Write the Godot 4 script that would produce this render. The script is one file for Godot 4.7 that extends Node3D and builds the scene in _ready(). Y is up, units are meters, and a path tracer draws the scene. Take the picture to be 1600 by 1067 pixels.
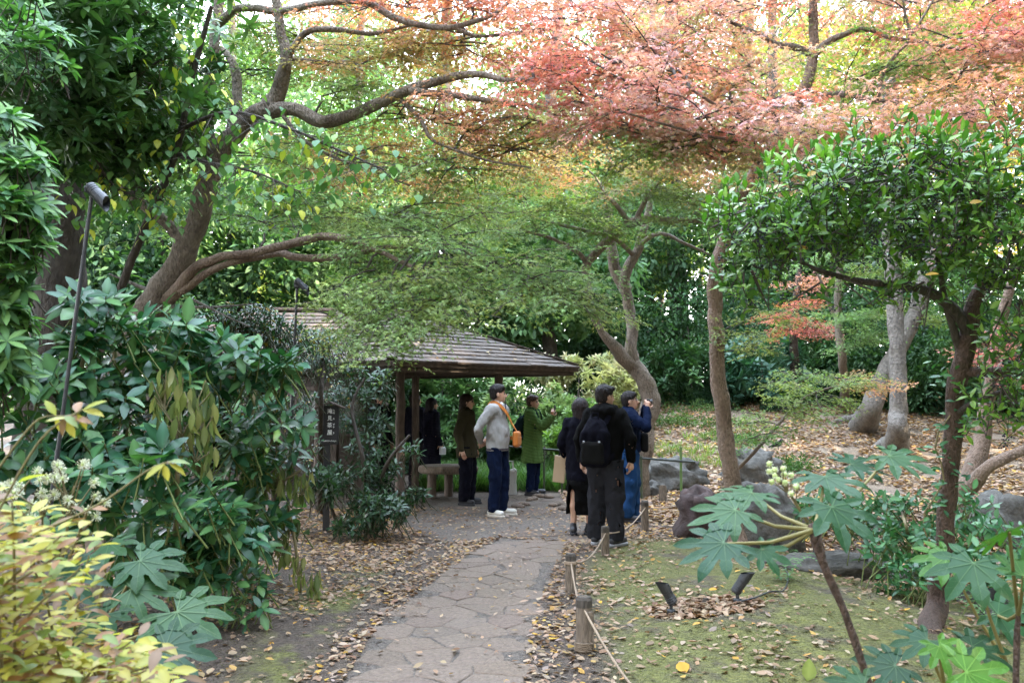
extends Node3D
# A garden path in autumn: a thatch-board pavilion under maples, visitors, shrubs and a leaf-strewn slope.

const F := 1400.0
const CAM := Vector3(0, 1.6, 0)
const PITCH := 0.0621
var rng := RandomNumberGenerator.new()
var bumps := FastNoiseLite.new()
var patchy := FastNoiseLite.new()
var M := {}
var taken := {}
var L := {}


func _ready() -> void:
	rng.seed = 20
	bumps.seed = 3
	bumps.frequency = 1.0
	bumps.fractal_octaves = 3
	patchy.seed = 11
	patchy.frequency = 0.9
	patchy.fractal_octaves = 4
	var cam := Camera3D.new()
	cam.name = "view_camera"
	cam.position = CAM
	cam.rotation.x = PITCH
	cam.fov = rad_to_deg(2.0 * atan(533.5 / F))
	cam.near = 0.05
	cam.far = 600.0
	cam.current = true
	var lens := CameraAttributesPhysical.new()
	lens.frustum_focal_length = 12.0 / (533.5 / F)
	lens.frustum_focus_distance = 10.5
	lens.frustum_far = 600.0
	lens.exposure_aperture = 5.6
	cam.attributes = lens
	add_child(cam)
	var env := Environment.new()
	env.background_mode = Environment.BG_SKY
	var sky := Sky.new()
	var sm := ProceduralSkyMaterial.new()
	sm.sky_top_color = Color(0.83, 0.90, 1.0)
	sm.sky_horizon_color = Color(1.0, 0.985, 0.96)
	sm.sky_curve = 0.25
	sm.sky_energy_multiplier = 1.25
	sm.ground_bottom_color = Color(0.25, 0.22, 0.18)
	sm.ground_horizon_color = Color(0.5, 0.5, 0.48)
	sky.sky_material = sm
	env.sky = sky
	env.tonemap_mode = Environment.TONE_MAPPER_LINEAR
	env.tonemap_exposure = 8.4
	env.sdfgi_enabled = true
	env.ssao_enabled = true
	env.ssil_enabled = true
	var we := WorldEnvironment.new()
	we.name = "world_environment"
	we.environment = env
	add_child(we)
	var sun := DirectionalLight3D.new()
	sun.name = "sun"
	sun.light_energy = 1.3
	sun.light_color = Color(1.0, 0.93, 0.82)
	sun.light_angular_distance = 0.5
	sun.shadow_enabled = true
	sun.look_at_from_position(Vector3(0.8, 0.62, 0.15), Vector3.ZERO)
	add_child(sun)

	make_materials()
	make_leaves()
	build_ground()
	build_path()
	build_litter()
	build_teahouse()
	build_pavilion()
	build_left_maple()
	build_center_maple()
	build_right_maple()
	build_privet()
	build_left_evergreen()
	build_far_trees()
	build_backdrop()
	build_left_shrubs()
	build_right_plants()
	build_rocks()
	build_fittings()
	build_people()


# ---------- places ----------
func pt(px: float, py: float, d: float) -> Vector3:   # a measured direction and a distance give a place
	return CAM + (Vector3((px - 800.0) / F, (533.5 - py) / F, -1.0) * d).rotated(Vector3.RIGHT, PITCH)


func seen_at(p: Vector3) -> Vector3:
	var v := (p - CAM).rotated(Vector3.RIGHT, -PITCH)
	return Vector3(800.0 + v.x / -v.z * F, 533.5 - v.y / -v.z * F, -v.z)


func ss(a: float, b: float, x: float) -> float:
	var t := clampf((x - a) / (b - a), 0.0, 1.0)
	return t * t * (3.0 - 2.0 * t)


func ground_y(x: float, z: float) -> float:
	var d := -z
	var h := 1.5 * ss(12.0, 25.0, d) * ss(1.0, 4.2, x) + 0.8 * ss(24.0, 45.0, d)
	h += 0.14 * exp(-(pow(x - 2.0, 2) / 1.1 + pow(d - 6.6, 2) / 5.0))
	h -= 0.42 * ss(2.9, 3.7, x - (d - 9.0) * 0.05) * ss(7.4, 8.4, d) * (1.0 - ss(11.2, 13.0, d))
	h += 0.12 * ss(1.6, 3.2, -x) * (1.0 - ss(9.0, 12.0, d))
	var rough := 0.006 + 0.03 * ss(1.2, 2.6, absf(x + 0.4))
	return h + rough * bumps.get_noise_2d(x * 1.7, z * 1.7)


func on_ground(px: float, py: float) -> Vector3:
	var dir := (pt(px, py, 1.0) - CAM)
	var a := 1.5
	var b := 1.5
	while b < 90.0:
		b = a * 1.02 + 0.02
		var p := CAM + dir * b
		if p.y < ground_y(p.x, p.z):
			break
		a = b
	for i in 14:
		var m := (a + b) * 0.5
		var p := CAM + dir * m
		if p.y < ground_y(p.x, p.z):
			b = m
		else:
			a = m
	return CAM + dir * b


func rr(a: float, b: float) -> float:
	return rng.randf_range(a, b)


# ---------- nodes ----------
func numbered(called: String) -> String:
	var n: int = taken.get(called, 0)
	taken[called] = n + 1
	return called if n == 0 else "%s_%03d" % [called, n]


func tag(o: Node3D, label: String, category: String, group := "", kind := "") -> Node3D:
	if label: o.set_meta("label", label)
	if category: o.set_meta("category", category)
	if group: o.set_meta("group", group)
	if kind: o.set_meta("kind", kind)
	return o


func thing(called: String, label: String, category: String, at := Vector3.ZERO, turn := 0.0, group := "") -> Node3D:
	var o := Node3D.new()
	o.name = numbered(called)
	add_child(o)
	o.position = at
	o.rotation.y = turn
	tag(o, label, category, group)
	return o


func put(called: String, m: Mesh, material: Material, parent: Node, xf := Transform3D.IDENTITY, kind := "") -> MeshInstance3D:
	var o := MeshInstance3D.new()
	o.name = numbered(called) if parent == self else called
	o.mesh = m
	o.material_override = material
	o.transform = xf
	if kind: o.set_meta("kind", kind)
	parent.add_child(o, true)
	return o


func many(called: String, m: Mesh, material: Material, buf: PackedFloat32Array, parent: Node, kind := "stuff") -> MultiMeshInstance3D:
	var mm := MultiMesh.new()
	mm.transform_format = MultiMesh.TRANSFORM_3D
	mm.use_colors = true
	mm.mesh = m
	mm.instance_count = buf.size() / 16
	mm.buffer = buf
	var o := MultiMeshInstance3D.new()
	o.name = numbered(called) if parent == self else called
	o.multimesh = mm
	o.material_override = material
	if kind: o.set_meta("kind", kind)
	parent.add_child(o, true)
	return o


func push(buf: PackedFloat32Array, t: Transform3D, c: Color) -> void:
	var b := t.basis
	var o := t.origin
	buf.append_array(PackedFloat32Array([b.x.x, b.y.x, b.z.x, o.x, b.x.y, b.y.y, b.z.y, o.y, b.x.z, b.y.z, b.z.z, o.z, c.r, c.g, c.b, 1.0]))


# ---------- geometry ----------
class Geo:
	var v := PackedVector3Array()
	var n := PackedVector3Array()
	var c := PackedColorArray()
	var ix := PackedInt32Array()
	var smooth := true

	func vert(p: Vector3, nn: Vector3, col: Color) -> int:
		v.append(p)
		n.append(nn)
		c.append(col)
		return v.size() - 1

	func tri(a: Vector3, b: Vector3, d: Vector3, col: Color) -> void:   # counter-clockwise seen from outside
		var nn := (b - a).cross(d - a).normalized()
		var i := vert(a, nn, col)
		vert(b, nn, col)
		vert(d, nn, col)
		ix.append_array(PackedInt32Array([i, i + 2, i + 1]))

	func quad(a: Vector3, b: Vector3, d: Vector3, e: Vector3, col: Color) -> void:
		var nn := (b - a).cross(d - a).normalized()
		var i := vert(a, nn, col)
		vert(b, nn, col)
		vert(d, nn, col)
		vert(e, nn, col)
		ix.append_array(PackedInt32Array([i, i + 2, i + 1, i, i + 3, i + 2]))

	func tube(pts: PackedVector3Array, rad: PackedFloat32Array, sides: int, col := Color.WHITE, wob := 0.0, salt := 0.0) -> void:
		var up := Vector3(0.31, 0.2, 0.93)
		var first := v.size()
		var last := pts.size() - 1
		for i in pts.size():
			var t := (pts[mini(i + 1, last)] - pts[maxi(i - 1, 0)])
			t = t.normalized() if t.length() > 1e-6 else Vector3.UP
			var a := up.cross(t)
			if a.length() < 0.05:
				a = Vector3.UP.cross(t)
			a = a.normalized()
			up = t.cross(a)
			for k in sides:
				var w := TAU * k / sides
				var dir := a * cos(w) + up * sin(w)
				var r := rad[i]
				if wob > 0.0:
					r *= 1.0 + wob * (sin(w * 2.0 + i * 0.7 + salt) * 0.6 + sin(w * 3.0 - i * 1.1 + salt * 2.0) * 0.4)
				vert(pts[i] + dir * r, dir, col)
		for i in last:
			for k in sides:
				var p := first + i * sides + k
				var q := first + i * sides + (k + 1) % sides
				ix.append_array(PackedInt32Array([p, p + sides, q, q, p + sides, q + sides]))
		for e in [0, last]:
			var tdir := (pts[e] - pts[1 if e == 0 else e - 1]).normalized()
			var m := vert(pts[e] + tdir * rad[e] * 0.3, tdir, col)
			for k in sides:
				var p: int = first + e * sides + k
				var q: int = first + e * sides + (k + 1) % sides
				if e == 0:
					ix.append_array(PackedInt32Array([m, p, q]))
				else:
					ix.append_array(PackedInt32Array([m, q, p]))

	func rod(a: Vector3, b: Vector3, ra: float, rb: float, sides := 6, col := Color.WHITE) -> void:
		tube(PackedVector3Array([a, b]), PackedFloat32Array([ra, rb]), sides, col)

	func box(t: Transform3D, s: Vector3, col := Color.WHITE, bev := 0.0) -> void:
		# a box with chamfered upper and lower rims when bev > 0
		var h := s * 0.5
		var rings := []
		if bev > 0.0:
			rings = [[-h.y, bev], [-h.y + bev, 0.0], [h.y - bev, 0.0], [h.y, bev]]
		else:
			rings = [[-h.y, 0.0], [h.y, 0.0]]
		var loops := []
		for r in rings:
			var x: float = h.x - r[1]
			var z: float = h.z - r[1]
			var y: float = r[0]
			loops.append([t * Vector3(-x, y, -z), t * Vector3(-x, y, z), t * Vector3(x, y, z), t * Vector3(x, y, -z)])
		var top: Array = loops[-1]
		var low: Array = loops[0]
		quad(top[0], top[1], top[2], top[3], col)
		quad(low[3], low[2], low[1], low[0], col)
		for i in loops.size() - 1:
			for k in 4:
				var a: Array = loops[i]
				var b: Array = loops[i + 1]
				quad(a[k], a[(k + 1) % 4], b[(k + 1) % 4], b[k], col)

	func prism(poly: PackedVector2Array, y0: float, y1: float, bev: float, col: Color, mid := Vector2.ZERO) -> void:
		# poly in x,z; counter-clockwise seen from above has z running down, so order is sorted out here
		var k := poly.size()
		var ctr := Vector2.ZERO
		for p in poly: ctr += p / k
		var flip := Geometry2D.is_polygon_clockwise(poly)
		var top := PackedVector3Array()
		var rim := PackedVector3Array()
		var low := PackedVector3Array()
		for i in k:
			var p: Vector2 = poly[i] if flip else poly[k - 1 - i]
			var q := p + (ctr - p).normalized() * bev
			top.append(Vector3(q.x, y1, q.y))
			rim.append(Vector3(p.x, y1 - bev * 0.8, p.y))
			low.append(Vector3(p.x, y0, p.y))
		var m := Vector3(ctr.x + mid.x, y1 + 0.002, ctr.y + mid.y)
		for i in k:
			var j := (i + 1) % k
			var up := (top[j] - m).cross(top[i] - m).y > 0.0
			if up:
				tri(m, top[j], top[i], col)
				quad(top[i], top[j], rim[j], rim[i], col)
				quad(rim[i], rim[j], low[j], low[i], col)
			else:
				tri(m, top[i], top[j], col)
				quad(top[j], top[i], rim[i], rim[j], col)
				quad(rim[j], rim[i], low[i], low[j], col)

	func ball(ctr: Vector3, r: Vector3, seg := 8, col := Color.WHITE) -> void:
		var rows := seg / 2 + 1
		var first := v.size()
		for j in rows + 1:
			var a := PI * j / rows
			for i in seg:
				var w := TAU * i / seg
				var d := Vector3(sin(a) * cos(w), cos(a), sin(a) * sin(w))
				vert(ctr + d * r, (d / r).normalized(), col)
		for j in rows:
			for i in seg:
				var p := first + j * seg + i
				var q := first + j * seg + (i + 1) % seg
				ix.append_array(PackedInt32Array([p, p + seg, q, q, p + seg, q + seg]))

	func lathe(prof: PackedVector2Array, seg: int, t := Transform3D.IDENTITY, col := Color.WHITE) -> void:   # (radius, height) pairs from below upwards
		for j in prof.size() - 1:
			for i in seg:
				var w0 := TAU * i / seg
				var w1 := TAU * (i + 1) / seg
				var a := t * Vector3(cos(w0) * prof[j].x, prof[j].y, sin(w0) * prof[j].x)
				var b := t * Vector3(cos(w1) * prof[j].x, prof[j].y, sin(w1) * prof[j].x)
				var d := t * Vector3(cos(w1) * prof[j + 1].x, prof[j + 1].y, sin(w1) * prof[j + 1].x)
				var e := t * Vector3(cos(w0) * prof[j + 1].x, prof[j + 1].y, sin(w0) * prof[j + 1].x)
				if prof[j + 1].x < 1e-5:
					tri(b, a, d, col)
				elif prof[j].x < 1e-5:
					tri(a, e, d, col)
				else:
					quad(b, a, e, d, col)

	# a leaf from the origin of t along its +z, upper side +y
	func leaf(t: Transform3D, ln: float, wd: float, seg: int, fold: float, curl: float, col: Color, rib := 1.35, teeth := 0.0, shape := 0.9) -> void:
		var mid := PackedVector3Array()
		var lf := PackedVector3Array()
		var rt := PackedVector3Array()
		for i in seg + 1:
			var u := float(i) / seg
			var w := wd * 0.5 * pow(sin(PI * pow(u, shape)), 0.85) if i > 0 and i < seg else 0.0
			if teeth > 0.0 and i > 0 and i < seg and i % 2 == 0:
				w *= 1.0 - teeth
			var y := -curl * u * u * ln
			mid.append(t * Vector3(0, y, u * ln))
			lf.append(t * Vector3(-w, y + fold * w, u * ln + w * 0.1))
			rt.append(t * Vector3(w, y + fold * w, u * ln + w * 0.1))
		var cm := Color(col.r * rib, col.g * rib, col.b * rib)
		var b := v.size()
		var up := t.basis.y.normalized()
		var side := t.basis.x.normalized() * fold * 0.8
		for i in seg + 1:
			var tl := (up + t.basis.z.normalized() * curl * 2.0 * i / seg).normalized()
			vert(mid[i], tl, cm)
			vert(lf[i], (tl + side).normalized(), col)
			vert(rt[i], (tl - side).normalized(), col)
		for i in seg:
			var k := b + i * 3
			if i > 0:
				ix.append_array(PackedInt32Array([k, k + 3, k + 1]))
				ix.append_array(PackedInt32Array([k, k + 2, k + 3]))
			if i < seg - 1 or true:
				ix.append_array(PackedInt32Array([k + 1, k + 3, k + 4]))
				ix.append_array(PackedInt32Array([k + 2, k + 5, k + 3]))

	# a hand-shaped maple leaf, stalk at the origin of t
	func maple(t: Transform3D, r: float, lobes: int, col: Color, droop := 0.25) -> void:
		var ctr := t * Vector3(0, 0, r * 0.32)
		var p := PackedVector3Array()
		for i in lobes:
			var w := deg_to_rad(-118.0 + 236.0 * i / (lobes - 1))
			var ln := r * (0.72 - 0.42 * pow(absf(w) / 2.06, 1.6)) 
			if i > 0:
				var m := w - deg_to_rad(118.0 / (lobes - 1))
				p.append(t * Vector3(sin(m) * r * 0.2, 0.02 * r, r * 0.32 + cos(m) * r * 0.2))
			p.append(t * Vector3(sin(w) * ln, -droop * ln, r * 0.32 + cos(w) * ln))
		var nn := t.basis.y.normalized()
		var b := vert(ctr, nn, col)
		for q in p: vert(q, nn, col)
		for i in p.size() - 1:
			ix.append_array(PackedInt32Array([b, b + i + 2, b + i + 1]))

	func mesh() -> ArrayMesh:
		var a := []
		a.resize(Mesh.ARRAY_MAX)
		a[Mesh.ARRAY_VERTEX] = v
		a[Mesh.ARRAY_NORMAL] = n
		a[Mesh.ARRAY_COLOR] = c
		a[Mesh.ARRAY_INDEX] = ix
		var m := ArrayMesh.new()
		m.add_surface_from_arrays(Mesh.PRIMITIVE_TRIANGLES, a)
		return m


func aim(at: Vector3, dir: Vector3, up := Vector3.UP, roll := 0.0, scale := 1.0) -> Transform3D:   # +z along dir
	var z := dir.normalized()
	var x := up.cross(z)
	if x.length() < 0.05:
		x = Vector3(1, 0, 0.2).cross(z)
	x = x.normalized()
	var b := Basis(x, z.cross(x), z)
	if roll != 0.0:
		b = b.rotated(z, roll)
	return Transform3D(b.scaled_local(Vector3.ONE * scale), at)


func smooth_line(p: PackedVector3Array, r: PackedFloat32Array, per: int) -> Array:
	var q := PackedVector3Array()
	var s := PackedFloat32Array()
	for i in p.size() - 1:
		var a := p[maxi(i - 1, 0)]
		var b := p[i]
		var c := p[i + 1]
		var d := p[mini(i + 2, p.size() - 1)]
		for k in per:
			var t := float(k) / per
			q.append(b.cubic_interpolate(c, a, d, t))
			s.append(lerpf(r[i], r[i + 1], t))
	q.append(p[-1])
	s.append(r[-1])
	return [q, s]


# a limb through measured places: each row is x, y in the photograph, distance, width in the photograph's pixels; a distance of 0 means standing on the ground
func limb(called: String, rows: Array, material: Material, parent: Node, sides := 9, wob := 0.07) -> PackedVector3Array:
	var p := PackedVector3Array()
	var r := PackedFloat32Array()
	for k in rows.size():
		var row = rows[k]
		if row[2] == 0.0:
			var g := on_ground(row[0], row[1])
			var d := seen_at(g).z
			p.append(g + Vector3(0, -0.08, 0))
			r.append(row[3] * 0.5 * d / F)
		else:
			p.append(pt(row[0], row[1], row[2]))
			r.append(row[3] * 0.5 * row[2] / F)
	var s := smooth_line(p, r, 9)
	var g := Geo.new()
	var q: PackedVector3Array = s[0]
	for i in range(1, q.size() - 1):
		var rad: float = s[1][i]
		q[i] += Vector3(bumps.get_noise_3dv(q[i] * 2.3), bumps.get_noise_3dv(q[i] * 2.3 + Vector3(40, 0, 0)), bumps.get_noise_3dv(q[i] * 2.3 + Vector3(0, 40, 0))) * minf(rad * 0.35, 0.04)
	g.tube(q, s[1], sides, Color.WHITE, wob, rows[0][0])
	for i in g.v.size():     # lichen and darker streaks
		var z := patchy.get_noise_3dv(g.v[i] * Vector3(5.0, 2.2, 5.0))
		var y := patchy.get_noise_3dv(g.v[i] * 2.0 + Vector3(9, 9, 9))
		g.c[i] = Color.WHITE.lerp(Color(0.55, 0.5, 0.47), clampf(-z * 2.2, 0, 1)).lerp(Color(1.35, 1.5, 1.25), clampf((y - 0.12) * 3.0, 0, 0.8))
	put(called, g.mesh(), material, parent)
	return q


# ---------- materials ----------
func noise_tex(freq: float, seed_: int, ramp: Array = [], cellular := false, octaves := 4, size := 512) -> NoiseTexture2D:
	var n := FastNoiseLite.new()
	n.seed = seed_
	n.frequency = freq
	n.fractal_octaves = octaves
	n.noise_type = FastNoiseLite.TYPE_CELLULAR if cellular else FastNoiseLite.TYPE_SIMPLEX_SMOOTH
	if cellular:
		n.cellular_return_type = FastNoiseLite.RETURN_DISTANCE2_SUB
	var t := NoiseTexture2D.new()
	t.width = size
	t.height = size
	t.seamless = true
	t.noise = n
	if ramp:
		var g := Gradient.new()
		g.offsets = PackedFloat32Array(range(ramp.size()).map(func(i): return float(i) / (ramp.size() - 1)))
		g.colors = PackedColorArray(ramp)
		t.color_ramp = g
	return t


func lin(r: float, g: float, b: float) -> Color:
	return Color(r, g, b).linear_to_srgb()


func grained(base: Color, spread: float, freq: float, scale: Vector3, rough: float, relief: float, seed_: int, cellular := false) -> StandardMaterial3D:
	var m := StandardMaterial3D.new()
	var lo := Color(base.r * (1.0 - spread), base.g * (1.0 - spread), base.b * (1.0 - spread)).linear_to_srgb()
	var hi := Color(base.r * (1.0 + spread), base.g * (1.0 + spread), base.b * (1.0 + spread)).linear_to_srgb()
	m.albedo_texture = noise_tex(freq, seed_, [lo, base.linear_to_srgb(), hi], cellular)
	m.roughness = rough
	m.uv1_triplanar = true
	m.uv1_world_triplanar = true
	m.uv1_scale = scale
	m.vertex_color_use_as_albedo = true
	if relief > 0.0:
		m.heightmap_enabled = true
		m.heightmap_texture = noise_tex(freq * 1.6, seed_ + 50, [], cellular)
		m.heightmap_scale = relief
	return m


func plain(col: Color, rough: float, metal := 0.0) -> StandardMaterial3D:
	var m := StandardMaterial3D.new()
	m.albedo_color = col.linear_to_srgb()
	m.roughness = rough
	m.metallic = metal
	m.vertex_color_use_as_albedo = true
	return m


func leafy(rough: float, back: Color, spec := 0.5) -> StandardMaterial3D:
	var m := StandardMaterial3D.new()
	m.roughness = rough
	m.metallic_specular = spec
	m.vertex_color_use_as_albedo = true
	m.backlight_enabled = true
	m.backlight = back.linear_to_srgb()
	return m


func make_materials() -> void:
	M.bark = grained(Color(0.20, 0.158, 0.122), 0.6, 0.03, Vector3(2.2, 0.9, 2.2), 0.9, 2.6, 1)
	M.bark_tan = grained(Color(0.225, 0.158, 0.116), 0.5, 0.03, Vector3(2.2, 1.0, 2.2), 0.85, 2.2, 22)
	M.bark_red = grained(Color(0.085, 0.052, 0.037), 0.6, 0.03, Vector3(2.4, 1.1, 2.4), 0.85, 2.2, 2)
	M.bark_pale = grained(Color(0.155, 0.135, 0.115), 0.55, 0.02, Vector3(1.6, 1.0, 1.6), 0.9, 2.5, 3)
	M.bark_dark = grained(Color(0.06, 0.047, 0.037), 0.5, 0.025, Vector3(1.5, 0.5, 1.5), 0.9, 2.0, 4)
	M.twig = plain(Color(0.06, 0.045, 0.035), 0.8)
	M.stem = plain(Color(0.16, 0.13, 0.06), 0.7)
	M.ground = grained(Color(0.68, 0.68, 0.68), 0.5, 0.03, Vector3(1.4, 1.4, 1.4), 0.95, 2.5, 5)
	M.stone = grained(Color(0.150, 0.110, 0.082), 0.2, 0.03, Vector3(1.3, 1.3, 1.3), 0.95, 1.2, 6)
	M.rock = grained(Color(0.085, 0.077, 0.064), 0.6, 0.015, Vector3(0.8, 0.8, 0.8), 0.9, 2.5, 7)
	M.rock_red = grained(Color(0.055, 0.034, 0.030), 0.6, 0.012, Vector3(0.9, 0.9, 0.9), 0.95, 2.0, 8)
	M.shingle = grained(Color(0.085, 0.060, 0.045), 0.5, 0.012, Vector3(2.0, 2.0, 2.0), 0.85, 0.8, 9)
	M.timber = grained(Color(0.085, 0.06, 0.045), 0.45, 0.02, Vector3(3.0, 0.6, 3.0), 0.8, 0.8, 10)
	M.post = grained(Color(0.13, 0.098, 0.07), 0.5, 0.02, Vector3(4.0, 0.8, 4.0), 0.85, 0.8, 12)
	M.leaf = leafy(0.45, Color(0.95, 1.0, 0.6))
	M.gloss = leafy(0.33, Color(0.32, 0.5, 0.16), 0.42)
	M.big = leafy(0.45, Color(0.4, 0.6, 0.2), 0.32)
	M.far = leafy(0.6, Color(0.6, 0.8, 0.3), 0.35)
	M.dry = leafy(0.75, Color(0.35, 0.25, 0.12), 0.3)
	M.black = plain(Color(0.018, 0.019, 0.022), 0.45)
	M.rope = grained(Color(0.30, 0.22, 0.15), 0.4, 0.08, Vector3(6, 6, 6), 0.9, 0.4, 13)
	M.flower = leafy(0.6, Color(0.4, 0.4, 0.3))
	M.skin = plain(Color(1, 1, 1), 0.5)
	M.skin.subsurf_scatter_enabled = true
	M.skin.subsurf_scatter_strength = 0.08
	M.cloth = StandardMaterial3D.new()
	M.cloth.vertex_color_use_as_albedo = true
	M.cloth.roughness = 0.9
	M.cloth.uv1_triplanar = true
	M.cloth.uv1_scale = Vector3(7, 7, 7)
	M.cloth.heightmap_enabled = true
	M.cloth.heightmap_texture = noise_tex(0.12, 44)
	M.cloth.heightmap_scale = 0.25
	M.cloth.metallic_specular = 0.18
	M.hair = plain(Color(1, 1, 1), 0.55)
	M.hair.metallic_specular = 0.3


# ---------- leaf shapes ----------
func tone(c: Color, k: float) -> Color:
	return Color(c.r * k, c.g * k, c.b * k)


func make_leaves() -> void:
	# a flat spray of maple leaves, several versions
	L.spray = []
	for s in 3:
		var g := Geo.new()
		for i in 13:
			var a := rr(0, TAU)
			var r := sqrt(rng.randf()) * 0.9
			var p := Vector3(cos(a) * r, rr(-0.1, 0.1), sin(a) * r)
			var t := aim(p, Vector3(cos(a + rr(-0.9, 0.9)), rr(-0.5, 0.15), sin(a + rr(-0.9, 0.9))), Vector3(rr(-0.5, 0.5), 1, rr(-0.5, 0.5)))
			g.maple(t, rr(0.3, 0.46), 7 if i % 2 == 0 else 5, tone(Color.WHITE, rr(0.7, 1.25)))
		L.spray.append(g.mesh())
	# loose balls of leaves for shrubs and far crowns
	L.clump = []
	for s in 3:
		var g := Geo.new()
		for i in 26:
			var d := Vector3(rr(-1, 1), rr(-1, 1), rr(-1, 1))
			if d.length() > 1.0: d = d.normalized()
			var out := (d.normalized() + Vector3(rr(-0.8, 0.8), rr(-0.6, 0.6), rr(-0.8, 0.8))).normalized()
			g.leaf(aim(d * 0.85, out, Vector3(rr(-0.6, 0.6), 1, rr(-0.6, 0.6))), rr(0.35, 0.55), rr(0.16, 0.24), 3, 0.25, 0.2, tone(Color.WHITE, rr(0.6, 1.3)), 1.15)
		L.clump.append(g.mesh())
	# whorls of glossy leaves at a shoot's tip
	L.whorl = []
	for s in 3:
		var g := Geo.new()
		for i in 11:
			var a := i * 2.4 + rr(-0.3, 0.3)
			var e := lerpf(-0.45, 1.0, i / 11.0) + rr(-0.2, 0.2)
			g.leaf(aim(Vector3(0, i * 0.02 - 0.1, 0), Vector3(cos(a) * cos(e), sin(e), sin(a) * cos(e)), Vector3.UP), rr(0.75, 1.05), rr(0.26, 0.36), 4, 0.25, rr(0.05, 0.4), tone(Color.WHITE, rr(0.65, 1.25)), 1.25)
		L.whorl.append(g.mesh())
	# heart-shaped hanging leaves
	L.heart = []
	for s in 2:
		var g := Geo.new()
		for i in 7:
			var a := rr(0, TAU)
			g.leaf(aim(Vector3(rr(-0.8, 0.8), rr(-0.35, 0.2), rr(-0.8, 0.8)), Vector3(cos(a) * 0.6, -0.8, sin(a) * 0.6), Vector3(cos(a), 0.8, sin(a))), rr(0.5, 0.7), rr(0.4, 0.55), 4, 0.12, 0.1, tone(Color.WHITE, rr(0.75, 1.2)), 1.15, 0.0, 0.62)
		L.heart.append(g.mesh())
	# grass tuft
	var gr := Geo.new()
	for i in 14:
		var a := rr(0, TAU)
		gr.leaf(aim(Vector3(cos(a), 0, sin(a)) * rr(0, 0.25), Vector3(cos(a) * 0.35, 1, sin(a) * 0.35), Vector3(cos(a), 0.3, sin(a))), rr(0.7, 1.2), 0.05, 3, 0.1, -0.25, tone(Color.WHITE, rr(0.7, 1.3)), 1.0)
	L.tuft = gr.mesh()
	# fallen leaves, curled
	L.fallen = []
	for s in 4:
		var g := Geo.new()
		g.leaf(aim(Vector3(0, 0.12, -0.5), Vector3(0, 0, 1)), 1.0, rr(0.5, 0.85), 3, rr(-0.35, 0.4), rr(-0.15, 0.3), Color.WHITE, 0.9, 0.0, rr(0.6, 0.95))
		L.fallen.append(g.mesh())
	for k in 2:
		var g := Geo.new()
		g.maple(aim(Vector3(0, 0.15, -0.3), Vector3(0, 0, 1)), 0.8, 5, Color.WHITE, 0.3)
		L.fallen.append(g.mesh())


# single leaves of a plant in several tones; near ones become parts, the rest one mass
func leaf_set(tones: Array, wd: float, seg: int, fold: float, teeth := 0.0, shape := 0.9, rib := 1.35) -> Array:
	var out := []
	for c in tones:
		for k in 2:
			var g := Geo.new()
			g.leaf(Transform3D.IDENTITY, 1.0, wd * rr(0.85, 1.15), seg, fold, rr(0.05, 0.4), c, rib, teeth, shape)
			out.append(g.mesh())
	return out


func hang_leaves(root: Node3D, at: Array, kinds: Array, material: Material, singles := 300, called := "leaf", mass := "foliage") -> void:
	var order := []
	for i in at.size():
		var t: Transform3D = at[i]
		var s := seen_at(root.transform * t.origin)
		var off := 0.0 if s.z > 0.3 and s.x > -40 and s.x < 1640 and s.y > -40 and s.y < 1110 else 50.0
		order.append([off + s.z, i])
	order.sort_custom(func(a, b): return a[0] < b[0])
	var rest := {}
	for k in order.size():
		var i: int = order[k][1]
		var m := (i * 7 + i / 5) % kinds.size()
		if k < singles and order[k][0] < 50.0:
			put(called, kinds[m], material, root, at[i])
		else:
			if not rest.has(m): rest[m] = PackedFloat32Array()
			push(rest[m], at[i], Color.WHITE)
	for m in rest:
		many(mass, kinds[m], material, rest[m], root)


# ---------- growing ----------
class Crown:
	var twigs := Geo.new()
	var bufs := [PackedFloat32Array(), PackedFloat32Array(), PackedFloat32Array()]


func jitter(a: Color, b: Color, t: float) -> Color:
	var c := a.lerp(b, clampf(t, 0, 1))
	var k := rr(0.75, 1.25)
	return Color(c.r * k * rr(0.9, 1.1), c.g * k, c.b * k * rr(0.9, 1.1))


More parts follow.
